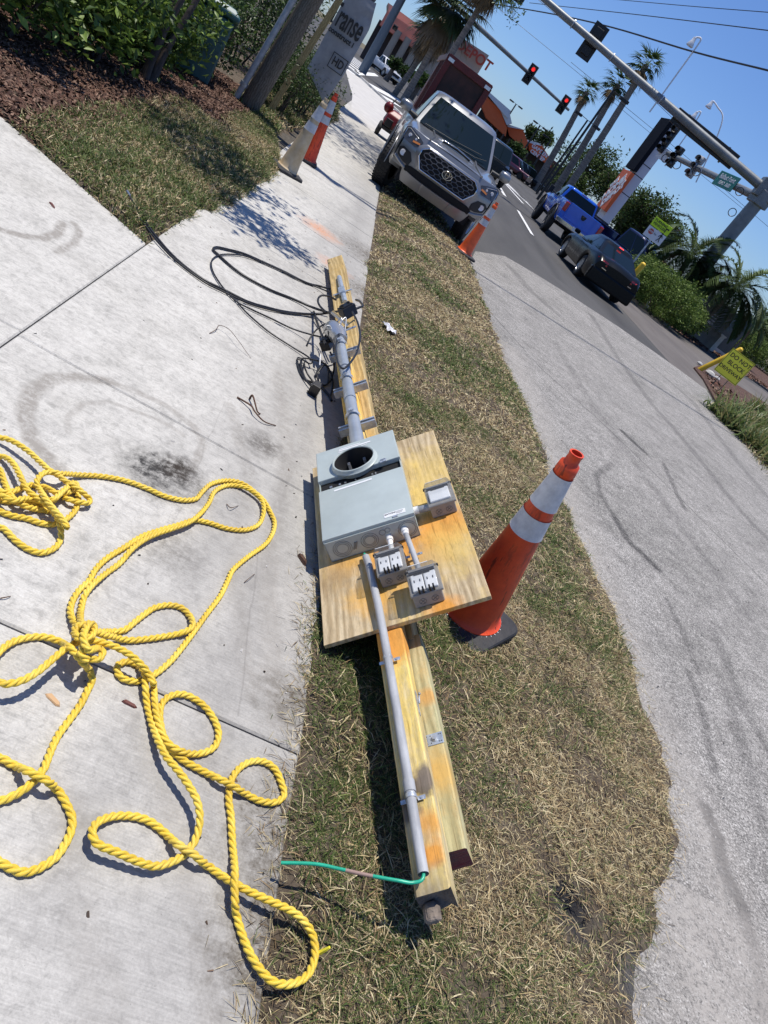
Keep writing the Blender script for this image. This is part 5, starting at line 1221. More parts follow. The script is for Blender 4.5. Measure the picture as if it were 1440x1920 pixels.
# ------------------------------------------------------------------ generic pickup (for the ones on the road)
def pickup(name, loc, rz, label, body, Wd=1.0, wb=3.57, L0=.95, L1=1.15, lift=0, r=.42, rim=None, cab=(.55, 1.35, 2.55, 2.45), belt=1.22, roof=1.86, bedz=1.36, rim_spokes=8, flare=None, chrome=True, tail_on=False):
    o = thing(name, loc, label, 'pickup truck', rz); z0 = lift
    hw = lambda y: Wd - .05 + .03 * math.exp(-(y / .5) ** 2) + .03 * math.exp(-((y - wb) / .5) ** 2) - .12 * max(0, (-.6 - y) / .4) ** 2
    zt = lambda y: z0 + ((1.05 + .14 * min(1, (y + L0) / .9)) if y < .6 else (belt + .01 if y < cab[2] else bedz))
    zs = lambda y: z0 + (1.02 if y < .6 else (belt - .08 if y < cab[2] else bedz - .05))
    zb = lambda y: z0 + .50
    ys = [-L0, -L0 + .03, -L0 + .1, -.7, -.56, -.5, -.45, -.38, -.28, -.15, 0, .15, .28, .38, .45, .5, .56, .58, .62, .9, 1.4, 1.9, cab[2] - .01, cab[2] + .01, wb - .6, wb - .52, wb - .46, wb - .40, wb - .3, wb - .15, wb, wb + .15, wb + .3, wb + .4, wb + .46, wb + .52, wb + .6, wb + L1 - .02, wb + L1]
    lower_body(o, body, ys, hw, zt, zs, zb, [(0, .50 + r - .42, z0 + r), (wb, .50 + r - .42, z0 + r)], crownx=.03, xin=.93)
    greenhouse(o, body, z0 + belt - .02, z0 + roof - .06, cab[0], cab[1], cab[2], cab[3], Wd - .10, Wd - .27, .10, (.5,), crown=.06)
    # bed opening
    mb = MB(); mb.box((0, (cab[2] + wb + L1) / 2 + .02, z0 + bedz + .002), (2 * Wd - .42, wb + L1 - cab[2] - .22, .012)); mb.build('bed_floor', M_UNDER, o)
    mb = MB(); mb.box((0, 1.7, z0 + .5), (2 * Wd - .55, wb + 1.2, .3)); mb.build('underbody', M_UNDER, o)
    # rear: tailgate, lamps, bumper, handle
    ye = wb + L1
    mb = MB(); mb.box((0, ye + .008, z0 + (bedz + .72) / 2 + .02), (2 * Wd - .52, .03, bedz - .74)); tg = mb.build('tailgate', body, o, bevel=.02)
    mb = MB(); mb.box((0, ye + .028, z0 + bedz - .18), (.22, .02, .08)); mb.build('tailgate_handle', M_TRIM, tg, bevel=.01)
    for s_ in (-1, 1):
        mb = MB(); mb.box((s_ * (Wd - .14), ye - .02, z0 + bedz - .24), (.17, .12, .36)); mb.build('tail_lamp', M_TAILON if tail_on else M_TAIL, o, bevel=.02)
    mb = MB(); mb.box((0, ye + .10, z0 + .60), (2 * Wd - .12, .18, .18)); bp = mb.build('rear_bumper', M_CHR if chrome else M_TRIM, o, bevel=.03)
    mb = MB(); mb.box((0, ye + .195, z0 + .62), (.32, .01, .15)); mb.build('licence_plate', M_WHITE, bp)
    mb = MB(); mb.box((0, cab[3] + .03, z0 + roof - .045), (.32, .03, .03)); mb.build('third_brake_lamp', M_TAIL, o)
    # front
    mb = MB(); mb.box((0, -L0 - .005, z0 + .86), (1.1, .03, .30)); mb.build('grille', M_TRIM, o, bevel=.02)
    mb = MB(); mb.box((0, -L0 - .06, z0 + .58), (2 * Wd - .14, .16, .18)); mb.build('front_bumper', M_CHR if chrome else M_TRIM, o, bevel=.03)
    for s_ in (-1, 1):
        mb = MB(); mb.box((s_ * (Wd - .24), -L0 + .02, z0 + .9), (.26, .08, .17)); mb.build('headlight', M_LAMPW, o, bevel=.02)
        mb = MB(); mb.box((s_ * (Wd + .10), cab[0] + .22, z0 + belt + .10), (.20, .12, .28)); mb.tube([(s_ * (Wd - .1), cab[0] + .25, z0 + belt + .05), (s_ * Wd, cab[0] + .24, z0 + belt + .06)], .03, 6); mb.build('mirror', M_TRIM, o, bevel=.03)
        for k in (.3, .72): 
            mb = MB(); mb.box((s_ * (hw(1.5) + .004), cab[0] + (cab[2] - cab[0]) * k + .25, z0 + belt - .16), (.02, .16, .03)); mb.build('door_handle', M_CHR if chrome else body, o, bevel=.005)
        mb = MB(); yc_ = cab[0] + (cab[2] - cab[0]) * .52
        for yy in (cab[0] + .12, yc_): mb.box((s_ * (hw(1.5) + .0005), yy, z0 + (belt + .55) / 2), (.006, .012, belt - .62))
        mb.build('door_gap', M_UNDER, o)
        for yc in (0, wb):
            rr3 = .50 + r - .42
            mb = MB(); mb.tube([(s_ * (hw(yc) + .01), yc + (rr3 + .02) * math.cos(R(a)), z0 + r + (rr3 + .02) * math.sin(R(a))) for a in range(0, 181, 9)], .035 if flare else .018, 8); mb.build('fender_flare', flare or body, o, smooth=60)
            wheel(o, s_ * (Wd - .13), yc, r + lift * .5 if lift else r, .28, rim or M_RIMS, 0, rim_spokes, False)
    return o
M_BLUE = paint('blue_paint', (.008, .11, .62), .12, .28)
ram = pickup('pickup_truck', (0, 0, 0), 0, 'bright blue lifted pickup truck seen from behind on the road', M_BLUE, lift=.16, r=.45, rim=M_RIMB, flare=M_TRIM, roof=1.88, rim_spokes=10)
# --- placement uses the surveyed rear-left tyre
def place_rear_left(o, px_, py_, wb, Wd, rz):
    p = at(px_, py_, 0); c, s_ = math.cos(rz), math.sin(rz); lx, ly = -(-Wd + .0), wb      # heading away: left side is local +x when turned 180
    o.rotation_euler = (0, 0, rz); o.location = (p.x - (lx * c - ly * s_), p.y - (lx * s_ + ly * c), 0)
place_rear_left(ram, 1012, 428, 3.57, 1.0, R(180 - 3.5))
mb = MB(); mb.rings([[(.095 * k_ * math.cos(2 * math.pi * k / 20), 4.757 - d, 1.28 + .075 * k_ * math.sin(2 * math.pi * k / 20)) for k in range(20)] for k_, d in ((1, 0), (.9, -.02))]); mb.build('tailgate_emblem', M_TRIM, ram)
mb = MB()
for k in range(5): mb.box((-.4 + .2 * k, 1.55, 1.99), (.06, .05, .03))
mb.build('cab_marker_lamps', mat('amber_lens', (.55, .2, .06), .2), ram)['kind'] = 'stuff'
# ------------------------------------------------------------------ dark saloon ahead of the verge
M_DARK = mat('dark_green_black_paint', (.004, .0055, .007), .25, spec=.22)
sed = thing('saloon_car', (0, 0, 0), 'glossy near black car with lit brake lamps leaving along the road', 'car')
Ls0, wbs, Ls1 = .85, 2.9, 1.10; ye = wbs + Ls1
hw2 = lambda y: .86 - .20 * max(0, (-.35 - y) / .5) ** 2 - .08 * max(0, (y - wbs - .3) / .8) ** 2.2
zt2 = lambda y: .70 + .22 * min(1, max(0, (y + Ls0) / .9)) ** .6 + (.02 if y > .5 else 0) + .06 * max(0, min(1, (y - 1.5) / 1.2)) - .16 * max(0, (y - ye + .35) / .35) ** 1.8
zs2 = lambda y: zt2(y) - .14
ys = [-Ls0, -Ls0 + .04, -.72, -.6, -.45, -.39, -.33, -.24, -.12, 0, .12, .24, .33, .39, .45, .6, .9, 1.3, 1.7, 2.1, 2.4, 2.5, 2.57, 2.66, 2.78, 2.9, 3.02, 3.14, 3.23, 3.3, 3.4, 3.55, 3.7, 3.82, 3.9, 3.96, ye]
lower_body(sed, M_DARK, ys, hw2, zt2, zs2, lambda y: .22, [(0, .37, .33), (wbs, .37, .33)], crownx=.10, tuck=.06, xin=.84)
greenhouse(sed, M_DARK, .92, 1.30, .55, 1.35, 3.45, 2.60, .74, .53, .14, (.55,), crown=.07)
mb = MB(); mb.box((0, 1.5, .30), (1.4, 4.2, .16)); mb.build('underbody', M_UNDER, sed)
for s_ in (-1, 1):
    for yc in (0, wbs): wheel(sed, s_ * .71, yc, .335, .23, M_RIMS, 0, 10, False)
    mb = MB(); mb.grid(lambda u, v: (s_ * (.44 + .34 * u), ye + .010 - .02 - .16 * u ** 2.6 + .012 * math.sin(math.pi * v), .66 + .20 * v), 8, 4)
    tl = mb.build('tail_lamp', M_TAIL, sed, smooth=60)
    mb = MB(); mb.ball((s_ * .60, ye - .045, .79), .055, 8, (1, .5, 1)); mb.build('brake_bulb', M_TAILON, tl, smooth=60)
    mb = MB(); mb.box((s_ * .56, ye - .02, .66), (.34, .03, .018), Matrix.Rotation(-s_ * .35, 3, 'Z')); mb.build('chrome_strip', M_CHR, sed)
    mb = MB(); mb.box((s_ * .97, .85, .98), (.20, .10, .13)); mb.build('mirror', M_DARK, sed, bevel=.04)
    mb = MB(); mb.cyl((s_ * .45, ye - .08, .33), (s_ * .45, ye + .02, .33), .04, n=12); mb.build('exhaust_pipe', M_CHR, sed)
    mb = MB(); mb.box((s_ * .888, 1.75, .62), (.006, .010, .5)); mb.build('door_gap', M_UNDER, sed)
mb = MB(); mb.box((0, ye - .045, .70), (.32, .03, .16)); mb.build('licence_plate', M_WHITE, sed)
mb = MB(); mb.box((0, ye - .08, .40), (1.62, .22, .42)); mb.build('rear_bumper', M_DARK, sed, bevel=.06, seg=4)
mb = MB(); mb.box((0, 2.66, 1.345), (.16, .04, .02)); mb.build('high_brake_lamp', M_TAILON, sed, bevel=.008)
place_rear_left(sed, 1070, 510, 2.9, .9, R(180 - 2))
# ------------------------------------------------------------------ navy work truck crossing behind, with a red one beyond it
M_NAVY = paint('navy_paint', (.006, .010, .045), .3, .25); M_REDP = paint('red_paint', (.32, .012, .016), .2, .3)
def place_mid(o, px_, py_, D, rz, lz=1.1):
    p = at(px_, py_, D=D); o.rotation_euler = (0, 0, rz); c, s_ = math.cos(rz), math.sin(rz); ly = 1.8
    o.location = (p.x + ly * s_, p.y - ly * c, 0)
nv = pickup('pickup_truck', (0, 0, 0), 0, 'navy blue work pickup crossing behind the saloon and the traffic sign', M_NAVY, wb=3.9, L1=1.3, roof=2.0, bedz=1.5, lift=.15, rim=M_RIMB, chrome=False)
place_mid(nv, 1203, 458, 37, R(46))
mb = MB(); mb.prism([(-.985, 3.6, 1.22), (-.985, 3.95, 1.22), (-.985, 3.93, 1.0), (-.985, 3.775, .86), (-.985, 3.62, 1.0)], (-.008, 0, 0)); mb.build('shield_decal', M_WHITE, nv)
mb = MB(); mb.prism([(-.994, 3.68, 1.17), (-.994, 3.87, 1.17), (-.994, 3.86, 1.03), (-.994, 3.775, .95), (-.994, 3.69, 1.03)], (-.004, 0, 0)); mb.build('shield_field', M_TAIL, nv)
mb = MB(); mb.box((0, 3.0, 1.50), (1.3, .7, .25)); mb.build('tool_chest', M_REDP, nv, bevel=.03)
rd = pickup('pickup_truck', (0, 0, 0), 0, 'dark red pickup mostly hidden behind the navy truck and the hedge', M_REDP, wb=3.4, roof=1.9, tail_on=True)
place_mid(rd, 1232, 487, 44, R(250))
# ------------------------------------------------------------------ red dump trailer behind the silver pickup
M_TRR = mat('dump_red', (.13, .012, .010), .5, var=.3, vscale=5); M_RUST = mat('dump_inside', (.022, .018, .016), .8, c2=(.10, .04, .03), vscale=1.2)
a = at(847, 112, Y=19.2); b = at(914, 162, Y=19.2); zt = (a.z + b.z) / 2; xa, xb = a.x - .05, b.x + .05
dt = thing('dump_trailer', ((xa + xb) / 2, 19.2, 0), 'dark red dump trailer with high sides behind the silver pickup', 'trailer')
hw3 = (xb - xa) / 2
mb = MB(); mb.box((0, 0, (zt + .9) / 2), (2 * hw3 - .1, .04, zt - .9)); mb.build('front_panel', M_RUST, dt)
mb = MB()
mb.box((0, 0, zt), (2 * hw3 + .08, .14, .16)); mb.box((0, -.03, .95), (2 * hw3, .12, .2))
for x in (-hw3, hw3): mb.box((x, 0, (zt + .9) / 2), (.14, .13, zt - .9))
mb.build('front_frame', M_TRR, dt, bevel=.01)
for x in (-hw3, hw3):
    mb = MB(); mb.box((x, 2.2, (zt + .9) / 2), (.05, 4.3, zt - .9)); mb.box((x, 2.2, zt), (.14, 4.3, .14))
    for k in range(5): mb.box((x * 1.03, .3 + k * .58, (zt + .9) / 2), (.08, .07, zt - .95))
    mb.build('side_panel', M_TRR, dt, bevel=.008)
mb = MB(); mb.box((0, 2.2, .92), (2 * hw3, 4.4, .08)); mb.box((0, -.9, .62), (.14, 1.9, .14)); mb.box((0, 2.2, .75), (.9, 4.2, .2)); mb.build('chassis', M_TRR, dt)
for x in (-1.0, 1.0):
    for y in (1.9, 2.8): wheel(dt, x * hw3 * .98, y, .38, .22, M_RIMB, 0, 6, False)
for x in (-hw3, hw3):
    mb = MB(); mb.box((x * .92, -.09, zt - .02), (.14, .04, .07)); mb.build('marker_lamp', M_LAMPW, dt)
# red site machine at the kerb left of the pickup
p = at(722, 262, 0)
rm = thing('site_machine', p, 'small dark red machine standing on the walk behind the silver pickup wheel', 'machine')
M_MR = mat('machine_red', (.17, .010, .014), .4, var=.25, vscale=12)
s0 = 1.0
mb = MB(); mb.rings([[(x_ * w_, y_ * l_, z_) for x_, y_ in ((-1, -1), (1, -1), (1.1, 0), (1, 1), (-1, 1), (-1.1, 0))] for z_, w_, l_ in ((.30, .26, .40), (.42, .30, .42), (.62, .28, .36), (.74, .18, .22))]); mb.build('engine_hood', M_MR, rm, bevel=.03, seg=3)
mb = MB(); mb.ball((-.34, -.1, .72), .13, 10, (1, 1, 1.1)); mb.build('fuel_tank', M_MR, rm, smooth=60)
mb = MB(); mb.tube([(-.22, .3, .5), (-.30, .6, .85), (-.26, .7, .95)], .022, 8); mb.tube([(.22, .3, .5), (.16, .6, .85), (.2, .7, .95)], .022, 8); mb.tube([(-.32, .66, .9), (.22, .66, .9)], .02, 8); mb.build('handle_bar', M_TRIM, rm, smooth=60)
for x in (-.30, .30):
    for y in (-.3, .3): wheel(rm, x, y, .17, .12, M_RIMB, 0, 5, False)
mb = MB(); mb.box((0, 0, .26), (.5, .9, .10)); mb.box((-.15, -.45, .42), (.2, .1, .2)); mb.build('deck', M_TRIM, rm, bevel=.02)
# ================================================================== foliage tools
M_LEAF = col_mat('leaves', .45, .30, .35); M_FAR = col_mat('far_leaves', .7, .25, .15); M_HEDGE = col_mat('hedge_leaves', .55, .25, .2)
M_BARK = mat('grey_bark', (.16, .13, .105), .9, var=.45, vscale=12, bump=.6, bscale=30, stretch=(1, 1, .3))
M_BARKD = mat('dark_bark', (.07, .055, .045), .9, var=.4, vscale=14, bump=.5, bscale=30, stretch=(1, 1, .3))
M_PTRUNK = mat('palm_trunk', (.22, .19, .16), .9, var=.4, vscale=5, bump=.6, bscale=10, stretch=(.3, .3, 3))
def leaf_cloud(name, P, size, cols, parent, m=None, aspect=.45, upb=.5, fold=.25):
    N = len(P); P = np.asarray(P, float)
    d = RNG.normal(0, 1, (N, 3)); d[:, 2] = d[:, 2] * .6 + upb * .3; d /= np.linalg.norm(d, axis=1)[:, None]
    nn = RNG.normal(0, .6, (N, 3)) + np.array([0, 0, upb * 1.6]); s_ = np.cross(d, nn); s_ /= np.linalg.norm(s_, axis=1)[:, None] + 1e-9
    n2 = np.cross(s_, d); L = (size * RNG.uniform(.6, 1.3, N))[:, None]; W = L * aspect / 2
    mid = P + d * L * .45
    V = np.stack([P, mid + s_ * W + n2 * W * fold * 2, P + d * L, mid - s_ * W + n2 * W * fold * 2], 1).reshape(-1, 3)
    k = np.arange(N)[:, None] * 4; F = np.concatenate([k + [0, 1, 2], k + [0, 2, 3]])
    c = np.array(cols)[RNG.integers(0, len(cols), N)] * RNG.uniform(.7, 1.3, (N, 1))
    return np_mesh(name, V, F, np.repeat(c, 4, 0), m or M_LEAF, parent)
def clump_pts(c, r, n, k, spread=.32, shell=.55):
    """leaf points: k twig clumps inside an ellipsoid, gaussian inside each; leaves holes between clumps"""
    c = np.array(c, float); r = np.array(r if hasattr(r, '__len__') else (r, r, r), float)
    u = RNG.normal(0, 1, (k, 3)); u /= np.linalg.norm(u, axis=1)[:, None]; rad = RNG.uniform(shell, 1, (k, 1)) * RNG.uniform(.75, 1.1, (k, 1))
    cc = u * rad; q = cc[RNG.integers(0, k, n)] + RNG.normal(0, spread, (n, 3)) * RNG.uniform(.5, 1, (n, 1))
    return c + q * r
G_DARK = [[.035, .065, .018], [.05, .09, .025], [.028, .05, .016]]; G_MID = [[.06, .11, .03], [.085, .14, .035], [.045, .08, .02]]
G_LIME = [[.11, .18, .03], [.20, .29, .055], [.075, .13, .024], [.05, .09, .02]]; G_OLIVE = [[.06, .08, .03], [.08, .10, .04], [.04, .055, .02]]
def shrub(name, loc, r, n, size, cols, label, group=None, cat='shrub', k=40, stems=5, m=None, spread=.22, shell=.35):
    o = thing(name, (loc[0], loc[1], 0), label, cat, 0, group)
    P = clump_pts((0, 0, r[2] * .98), r, n, k, spread, shell); P = P[P[:, 2] > .03]
    leaf_cloud('foliage', P, size, cols, o, m)
    mb = MB()
    for i in range(stems):
        a = random.uniform(0, 6.28); mb.tube([(0.1 * math.cos(a), .1 * math.sin(a), -.03), (r[0] * .3 * math.cos(a), r[1] * .3 * math.sin(a), r[2] * .6), (r[0] * .55 * math.cos(a), r[1] * .55 * math.sin(a), r[2] * 1.3)], [.02, .015, .006], 6)
    mb.build('stem', M_BARKD, o, smooth=60)['kind'] = 'stuff'
    return o
def tree(name, base, h, cr, n, size, cols, label, trunk_r=.25, lean=(0, 0), k=70, group=None, m=None, cz=None, cat='tree', bark=None, limbs=6):
    o = thing(name, (base[0], base[1], 0), label, cat, 0, group); cz = cz or h - cr[2]
    top = Vector((lean[0], lean[1], cz)); mb = MB()
    mb.tube(spline([(0, 0, -.1), (lean[0] * .3 + .1, lean[1] * .3, cz * .45), tuple(top)], 5), [trunk_r * (1 - .05 * i) for i in range(11)], 10); mb.build('trunk', bark or M_BARK, o, smooth=60)
    mb = MB()
    for i in range(limbs):
        a = 6.28 * i / limbs + random.uniform(-.4, .4); f = random.uniform(.45, .95); s_ = Vector((lean[0] * f, lean[1] * f, cz * f)); e = top + Vector((cr[0] * .7 * math.cos(a), cr[1] * .7 * math.sin(a), cr[2] * random.uniform(-.3, .6)))
        mb.tube([s_, s_.lerp(e, .5) + Vector((0, 0, .1 * cr[2])), e], [trunk_r * .45, trunk_r * .3, trunk_r * .1], 7)
    b = mb.build('limbs', bark or M_BARK, o, smooth=60); b['kind'] = 'stuff'
    leaf_cloud('crown', clump_pts(tuple(top), cr, n, k, .20, .35), size, cols, o, m)
    return o
def blade_strip(V, F, p, d, L, w, droop, n=3, nrm=None):
    """narrow leaf blade appended to python lists"""
    side = d.cross(Vector((0, 0, 1)) if nrm is None else nrm); side = side.normalized() if side.length > 1e-4 else Vector((1, 0, 0)); q = p.copy(); dd = d.copy(); k0 = len(V)
    for i in range(n + 1):
        t = i / n; ww = w * (1 - t) * (.6 + 1.2 * t if t < .3 else 1) / 2 + .0005
        V.append(tuple(q - side * ww)); V.append(tuple(q + side * ww))
        if i: a = k0 + 2 * (i - 1); F.append((a, a + 1, a + 3, a + 2))
        q = q + dd * (L / n); dd = (dd + Vector((0, 0, -droop / n))).normalized()
def fan_palm(base, top, r, trunk_r, label, nf=34, seg=16, size=None, group=None, dead=8, cols=((.05, .085, .028), (.07, .11, .035)), name='fan_palm', boots=False, jitter=.3):
    o = thing(name, (base[0], base[1], 0), label, 'palm', 0, group); T = Vector(top) - Vector((base[0], base[1], 0))
    mb = MB(); n_ = 22; pts = [Vector((0, 0, -.1)).lerp(T, i / n_) + Vector((.03 * T.z * math.sin(math.pi * i / n_) * .4, 0, 0)) for i in range(n_ + 1)]
    mb.tube(pts, [trunk_r * (1.15 - .35 * i / n_) * (1 + .04 * (i % 2)) for i in range(n_ + 1)], 10); mb.build('trunk', M_PTRUNK, o, smooth=70)
    if boots:
        mb = MB()
        for i in range(90):
            a = i * 2.4; z = T.z * (.04 + .9 * i / 90); s_ = T * (z / T.z); dr = Vector((math.cos(a), math.sin(a), 0)); l = random.uniform(.14, .34)
            mb.tube([s_ + dr * trunk_r * .7, s_ + dr * (trunk_r + l * .4) + Vector((0, 0, l * .5)), s_ + dr * (trunk_r + l * .55) + Vector((0, 0, l))], [.045, .035, .02], 5)
        mb.build('leaf_boots', M_BARKD, o)['kind'] = 'stuff'
    V, F, C = [], [], []
    for i in range(nf + dead):
        isd = i >= nf; a = i * 2.39996; el = (random.uniform(-1.35, -.9) if isd else math.asin(1 - 1.55 * (i + .5) / nf)) + random.uniform(-.1, .1)
        d = Vector((math.cos(a) * math.cos(el), math.sin(a) * math.cos(el), math.sin(el))); pl = r * random.uniform(.35, .5); k0 = len(V)
        blade_strip(V, F, T.copy(), d, pl * 1.05, .05 * r, .15, 2); tip = T + d * pl
        dn = (d + Vector((0, 0, -.15))).normalized(); sd = dn.cross(Vector((0, 0, 1))).normalized(); fan_n = dn.cross(sd)
        for j in range(seg):
            b = (j / (seg - 1) - .5) * 2.3; q = (dn * math.cos(b) + sd * math.sin(b) + fan_n * random.uniform(-.08, .08)).normalized()
            blade_strip(V, F, tip, q, r * random.uniform(.48, .66) * (1 - .25 * abs(b)), r * .085, random.uniform(.5, 1.3) if not isd else 1.6, 3, fan_n)
        col_ = ((.20, .15, .09) if isd else random.choice(cols)); kk = random.uniform(.7, 1.25); C += [[c * kk for c in col_]] * (len(V) - k0)
    FF = np.array(F); np_mesh('crown', np.array(V), FF, np.array(C), M_FAR if r > 1.5 and nf < 30 else M_LEAF, o)
    return o
def feather_palm(base, top, r, trunk_r, label, nf=38, nl=28, cols=((.08, .12, .04), (.12, .17, .06), (.06, .10, .03)), group=None):
    o = thing('feather_palm', (base[0], base[1], 0), label, 'palm', 0, group); T = Vector(top) - Vector((base[0], base[1], 0))
    mb = MB(); mb.tube([Vector((0, 0, -.1)), T * .5 + Vector((.03, 0, 0)), T], [trunk_r * 1.1, trunk_r, trunk_r * 1.25], 10); mb.build('trunk', M_PTRUNK, o, smooth=70)
    V, F, C = [], [], []
    for i in range(nf):
        a = i * 2.39996; el = math.asin(.98 - 1.25 * (i + .5) / nf); d = Vector((math.cos(a) * math.cos(el), math.sin(a) * math.cos(el), math.sin(el))); q = T.copy(); k0 = len(V); step = r * 1.15 / nl
        rach = [q.copy()]
        for j in range(nl):
            d = (d + Vector((0, 0, -.055 - .05 * (j / nl)))).normalized(); q = q + d * step; rach.append(q.copy())
            if j > 2:
                sd = d.cross(Vector((0, 0, 1))).normalized(); L_ = r * .34 * math.sin(math.pi * min(1, (j + 1.5) / (nl + 1.5))) ** .6
                for s_ in (-1, 1):
                    for w_ in (0, .5):
                        ld = (sd * s_ + d * .7 + Vector((0, 0, random.uniform(-.25, .25)))).normalized(); blade_strip(V, F, q - d * step * w_, ld, L_, r * .042, .5, 2)
        for b, c in zip(rach[::3], rach[3::3]): blade_strip(V, F, b, (c - b).normalized(), (c - b).length * 1.3, r * .03, 0, 2)
        kk = random.uniform(.7, 1.3); cc = random.choice(cols); C += [[c * kk for c in cc]] * (len(V) - k0)
    np_mesh('crown', np.array(V), np.array(F), np.array(C), M_LEAF, o)
    return o

# ================================================================== left planting
hg = 'glossy shrubs of the left hedge'
for i, (x, y, rx, ry, rz, n_, sz, lab) in enumerate((
    (-2.95, 7.25, .80, .75, .62, 2300, .115, 'broad leaved shrub at the far left corner over the mulch'),
    (-2.60, 8.45, .72, .70, .60, 2300, .11, 'broad leaved shrub with lime green tips left of the stems'),
    (-4.4, 8.0, .9, .9, .85, 1700, .12, 'taller broad leaved shrub filling the top left corner'),
    (-3.9, 9.4, .9, .8, .80, 1700, .11, 'broad leaved shrub behind the lime tipped one'),
    (-2.50, 9.75, .62, .60, .56, 2200, .10, 'broad leaved shrub hiding the foot of the dark stems'),
    (-2.60, 11.0, .65, .6, .62, 2400, .085, 'broad leaved shrub left of the teal cabinet'),
    (-2.35, 12.2, .60, .7, .75, 2600, .07, 'darker shrub between the teal cabinet and the wooden pole'),
    (-3.3, 13.4, 1.1, 1.0, .95, 3200, .08, 'large shrub behind the wooden utility pole'),
    (-1.35, 13.6, .55, .75, .62, 5200, .045, 'fine leaved dark bush below the torn banner'),
    (-1.15, 15.2, .60, .9, .60, 4600, .05, 'fine leaved dark bush right behind the orange cone'),
    (-2.6, 16.2, 1.1, 1.3, 1.1, 4600, .075, 'large dark shrub behind the torn banner'))):
    shrub('shrub', (x, y), (rx, ry, rz), n_, sz, G_LIME if i < 6 else G_DARK + G_MID, lab, hg, k=60)
for i, (x, y, s_) in enumerate(((-4.9, 6.6, 1.0), (-5.8, 8.6, 1.3), (-5.2, 10.8, 1.3), (-4.6, 13.0, 1.2), (-4.5, 15.6, 1.5), (-4.0, 19.0, 1.6), (-2.9, 20.5, 1.2))):
    shrub('shrub', (x, y), (s_, s_, s_ * .95), 2600, .10, G_MID + G_DARK, ('back row shrub standing behind the hedge, %s' % ('nearest the camera', 'second from the camera', 'behind the dark stems', 'behind the teal cabinet', 'behind the utility pole', 'behind the banner', 'beside the shaggy palm trunk')[i]), 'back row of shrubs', k=50)
# many stemmed small tree
mt = thing('stemmed_tree', tuple(at(272, 158, 0)), 'small tree with several dark leaning stems rising from the shrubs', 'tree')
b0 = at(272, 158, 0)
for i, (bx, by, tx, ty) in enumerate(((262, 150, 322, 0), (268, 158, 345, -8), (276, 160, 372, -5), (282, 162, 362, 10))):
    p0 = at(bx, by, 0); D_ = math.hypot(p0.x, p0.y); p1 = at(tx, ty, D=D_ + .15 * i); d = p1 - p0
    mb = MB(); P_ = [p0 - b0, p0 - b0 + d * .5 + Vector((random.uniform(-.06, .06), 0, 0)), p1 - b0, p0 - b0 + d * 1.6, p0 - b0 + d * 2.6 + Vector((.2 * i - .3, -.2, .4))]
    mb.tube(spline(P_, 5), [.045 * (1 - .035 * k) for k in range(21)], 8); mb.build('trunk', M_BARKD, mt, smooth=60)
P = np.concatenate([clump_pts((.8, -.9, 3.9), (.75, .9, .6), 1500, 40), clump_pts((1.6, -2.1, 3.6), (.50, .45, .4), 700, 26), clump_pts((-.1, .5, 4.8), (1.2, 1.2, 1.0), 1500, 40)])
leaf_cloud('crown', P, .10, G_MID, mt)
# shade tree whose canopy reaches over the walk above the frame
sh = tree('shade_tree', (-3.6, 18.5), 9.0, (3.3, 3.6, 1.6), 5200, .15, G_MID, 'shade tree behind the hedge whose crown dapples the far walk', .20, (2.9, .2), 60, cz=6.6)
# steel bed edging strip and rake-like strip on the mulch
a = at(205, 148, .05); b = at(268, 209, .04)
mb = MB(); d = (b - a).normalized(); s_ = Vector((-d.y, d.x, 0)); 
for k in range(26):
    p = a.lerp(b, k / 26); q = a.lerp(b, (k + .62) / 26); mb.prism([p - s_ * .02, q - s_ * .02, q + s_ * .028, p + s_ * .028], (0, 0, .012))
mb.prism([a - s_ * .028, b - s_ * .028, b - s_ * .005, a - s_ * .005], (0, 0, .016))
tag(mb.build('notched_strip', mat('brown_strip', (.13, .11, .09), .7, var=.3)), 'brown notched strip lying on the mulch under the shrubs', 'strip')
# teal ground cabinet
tb = at(352, 140, 0); M_TEAL = mat('teal_paint', (.030, .10, .105), .4, var=.15, vscale=4)
tc_ = thing('ground_cabinet', tuple(tb), 'teal green utility cabinet with sloped top half hidden in the shrubs', 'cabinet', .2)
mb = MB(); mb.rings([[(x * .27, y * .27, z + (-.09 * y if z > .5 else 0)) for x, y in ((-1, -1), (1, -1), (1, 1), (-1, 1))] for z in (0, .78)]); mb.build('cabinet_body', M_TEAL, tc_, bevel=.03)
mb = MB(); mb.rings([[(x * w_, y * w_, z - .11 * y) for x, y in ((-1, -1), (1, -1), (1, 1), (-1, 1))] for z, w_ in ((.79, .31), (.85, .31), (.91, .22))]); mb.build('cabinet_lid', M_TEAL, tc_, bevel=.02)
# wooden utility pole with conduit
up0 = at(463, 205, 0); D0 = math.hypot(up0.x, up0.y); up1 = at(585, 0, D=D0 * 1.0); ud = (up1 - up0).normalized()
ut = thing('utility_pole', tuple(up0), 'weathered wooden utility pole with grey conduit beside the mulch', 'utility pole')
M_POLE = wood('weathered_pole', (.15, .125, .095), (.22, .19, .15), sy=(14, 14, 1.2))
top_ = ud * (9.2 / ud.z); mb = MB(); mb.tube([ud * -.1, top_ * .25, top_ * .6, top_], [.150, .125, .115, .10], 20); mb.build('pole', M_POLE, ut, smooth=60)
rt_ = ray(463, 205).cross(Vector((0, 0, 1))).normalized(); cofs = -rt_ * .20 + Vector((-ray(463, 205).x, -ray(463, 205).y, 0)).normalized() * .06
mb = MB(); mb.tube([cofs + ud * .02, cofs + top_ * .9], .044, 16); cdt = mb.build('conduit', M_PVC, ut, smooth=60)
